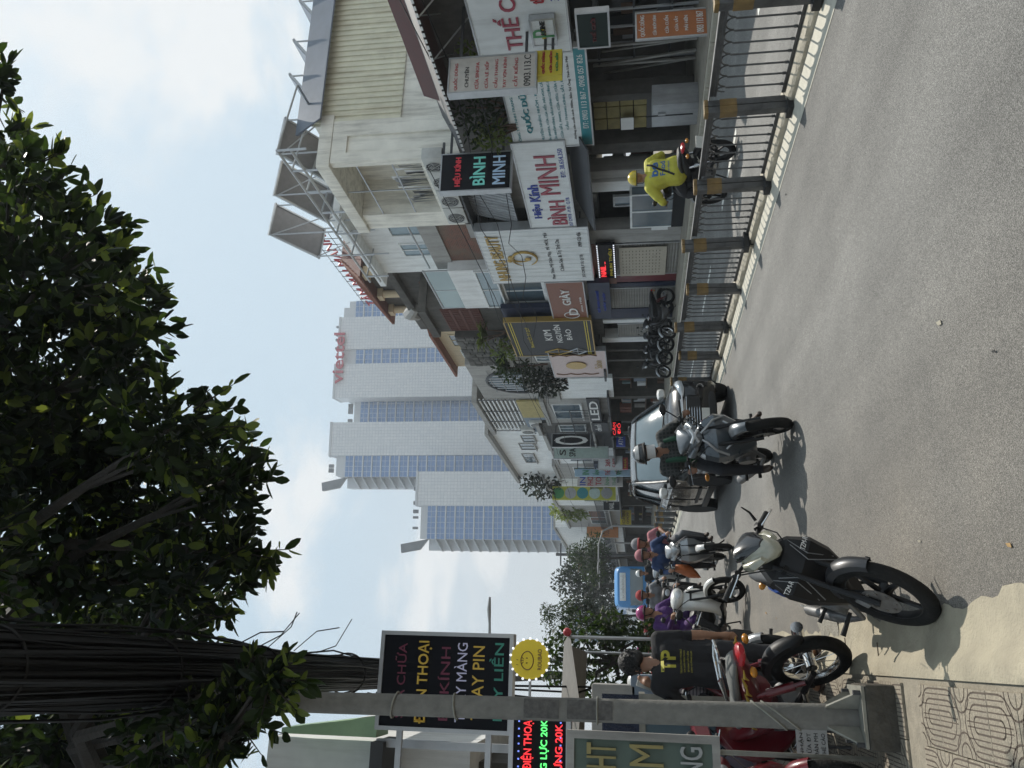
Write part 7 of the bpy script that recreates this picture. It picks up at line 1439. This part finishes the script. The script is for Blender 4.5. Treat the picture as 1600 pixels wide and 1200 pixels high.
rd3 = person('rider in white shirt in the far crowd, next to red jacket', (1.1, 24., 0), -88, 0, SIT, dict(torso='cloth_white', sleeve='cloth_white', fore2=SK), ('cloth_grey', 'cloth_black'), .02)
mat('crowd', (.1, .1, .1))
k = 0
for i, (x_, y_, src, bsrc) in enumerate(((.35, 21., None, white_scooter), (1.1, 24., None, honda), (-.0, 24.5, pv_, yellow_bike), (1.9, 29.5, rd3, grey_bike), (.9, 28.5, rd2, vb), (.15, 31, rd3, yellow_bike), (1.4, 34, pv_, honda), (.5, 37, rd2, vb), (1.1, 42, rd3, grey_bike), (.2, 47, pv_, yellow_bike), (1.6, 52, rd2, honda), (.7, 58, rd3, vb), (1.2, 65, pv_, yellow_bike))[:0]+((.35, 21., None, white_scooter), (1.1, 24., None, honda), (.15, 27.5, pv_, yellow_bike), (1.5, 31, rd2, vb), (.4, 34, pw, grey_bike), (1.0, 39, rd3, honda), (.2, 44, pv_, yellow_bike), (1.7, 47, rd2, honda), (.6, 53, rd3, vb), (1.2, 60, pv_, yellow_bike))):
    c = copy_tree(bsrc); c.name = 'far_motorbike'; c.location = (x_, y_, 0); c.rotation_euler = (0, 0, math.radians(-88+i % 3)); tag(c, ['white scooter under red jacket rider in far crowd', 'silver motorbike under white shirt rider in far crowd', 'black motorbike hugging left kerb in far crowd', 'grey scooter in mid lane behind the first two far riders', 'dark motorbike by left kerb deeper in the far crowd', 'silver motorbike centre lane, deeper in far crowd', 'black motorbike by left kerb near end of queue', 'silver motorbike beside bus tail near end of queue', 'grey scooter near the very end of queue', 'last black motorbike at the end of far queue'][i], 'motorbike', 'motorbikes queueing far down the street')
    if src is not None:
        p = copy_tree(src); p.name = 'person'; p.location = (x_, y_, 0); p.rotation_euler = (0, 0, math.radians(-88+i % 3)); tag(p, ['', '', 'rider in black hugging left kerb in far crowd', 'rider in red on grey scooter in mid lane far off', 'rider in purple deeper in far crowd by left kerb', 'rider in white centre lane deeper in far crowd', 'rider in black by left kerb near queue end', 'rider in red beside bus tail near queue end', 'rider in white near very end of queue', 'last rider in black at the end of far queue'][i], 'person', 'riders queueing far down the street')
pz = person('rider in grey jacket close behind white scooter', (1.25, 17.6, 0), -86, 0, SIT, dict(torso='cloth_grey', sleeve='cloth_grey', fore2='cloth_grey', fore='cloth_grey'), ('cloth_red', 'cloth_black'), .02)
lab = ['close behind white scooter', 'by the kerb just past the white scooter', 'filtering between grey scooter and kerb', 'abreast of the red jacket rider', 'squeezed behind white shirt rider', 'second abreast before the bus nose', 'by bus left flank', 'between kerb and bus middle', 'just past the bus tail, kerb side']
for i, (x_, y_, src, bsrc, cl, bk) in enumerate(((1.25, 17.6, None, grey_bike, '', 'dark'), (-.05, 17.2, rd2, yellow_bike, 'red', 'black'), (.75, 19.4, pv_, honda, 'black', 'silver'), (1.0, 21.8, rd3, yellow_bike, 'white', 'black'), (.5, 25.4, pz, grey_bike, 'grey', 'dark'), (1.75, 24.6, pv_, yellow_bike, 'black', 'black'), (1.3, 29, rd3, grey_bike, 'white', 'dark'), (.65, 30.5, pz, yellow_bike, 'grey', 'black'), (1.0, 35.5, rd2, honda, 'red', 'silver'))):
    c = copy_tree(bsrc); c.name = 'far_motorbike'; c.location = (x_, y_, 0); c.rotation_euler = (0, 0, math.radians(-91+i % 4)); tag(c, bk+' motorbike '+lab[i], 'motorbike', 'motorbikes queueing far down the street')
    if src is not None:
        p = copy_tree(src); p.name = 'person'; p.location = (x_, y_, 0); p.rotation_euler = (0, 0, math.radians(-91+i % 4)); tag(p, cl+' clad rider '+lab[i], 'person', 'riders queueing far down the street')
tc_ = bpy.data.objects.get('crossover_car'); c2 = copy_tree(tc_); c2.location = (1.0, 70, 0); tag(c2, 'far dark car at the end of motorbike queue', 'car')
for o_ in list(bpy.data.objects):
    if '_b' in o_.keys(): del o_['_b']
# ================================================================== wares and wires along the shop row
rk = random.Random(77)
def wares(label, y0, y1, X, n, name='shop_wares'):
    a, b = yy(y0, X), yy(y1, X); o = thing(name, label, 'goods', (X, (a+b)/2, GZ))
    for i in range(2): MB().bb((X+.4, a+.1, GZ+.8+.7*i), (X+.85, b-.1, GZ+.84+.7*i)).build('shelf', 'timber', o)
    for i in range(n):
        lv = rk.randrange(3); h = rk.uniform(.2, .6); w = rk.uniform(.12, .4); z = GZ+(0, .842, 1.542)[lv]; yv = rk.uniform(a+.25, b-.25)
        MB().box((X+.6+rk.uniform(-.12, .12), yv, z+h/2+.002), (rk.uniform(.1, .3), w, h), rz=rk.uniform(-.2, .2)).build('item', rk.choice(['grey_wall', 'tin_grey', 'orange_lattice', 'steel_blue_wall', 'board_white', 'timber', 'dark_tin', 'mustard_wall', 'brown_board', 'teal_front']), o, bevel=.01)
    return o
wares('shelves of framed goods inside mirror shop behind the display case', 238, 300, FXW+.3, 16); wares('mixed goods on shelves in the opening beside the last shutter', 536, 560, FXW, 18); wares('assorted goods in opening under the pale fascia', 592, 620, FXW, 18); wares('lamps and boxes inside the LED shop', 624, 658, FXW, 22); wares('goods stacked in dark shop beside black car roof', 662, 698, FXW, 20); wares('goods inside white shop far along row', 702, 745, FXW, 22); wares('boxes in shop opening under lime banner', 750, 788, FXW, 22); wares('goods under the amber hanging sign', 792, 824, FXW, 18)
for i, (y0, y1, z0, z1, X_) in enumerate(((-60, 700, 5.4, 5.2, 10.5), (-60, 640, 5.1, 5.5, 10.6), (90, 520, 4.6, 4.9, 10.4), (240, 760, 6.2, 5.6, 10.7), (330, 830, 5.9, 6.2, 10.5))):
    a, b = yy(y0, X_), yy(y1, X_); pts = []
    for k in range(13):
        t = k/12; pts.append((X_+.15*math.sin(k*1.7+i), a+(b-a)*t, z0+(z1-z0)*t-.25*abs(math.sin(PI*t*4))))
    w = tag(MB().tube(pts, .011, 4).build('overhead_wire', 'cable_rubber'), ['lowest thin black wire sagging before the near signs', 'thin black wire running above the white fascia boards', 'short black wire before teal lettered board and salon board', 'high thin wire from cream house to lime banner', 'far thin wire from beauty board to orange board'][i], 'wire', 'thin wires along the shop row')
# ================================================================== humid city air
hzm = bpy.data.materials.new('haze'); hzm.use_nodes = True; t = hzm.node_tree
for n in list(t.nodes): t.nodes.remove(n)
ho = nd(t, 'ShaderNodeOutputMaterial'); hv = nd(t, 'ShaderNodeVolumePrincipled'); hv.inputs['Color'].default_value = (.86, .93, 1., 1); hv.inputs['Density'].default_value = .0007; hv.inputs['Anisotropy'].default_value = .25
t.links.new(hv.outputs[0], ho.inputs['Volume'])
hb_ = MB().bb((-640, -80, -1.6), (940, 1560, 150)).build('haze', hzm, smooth=False); tag(hb_, kind='stuff')
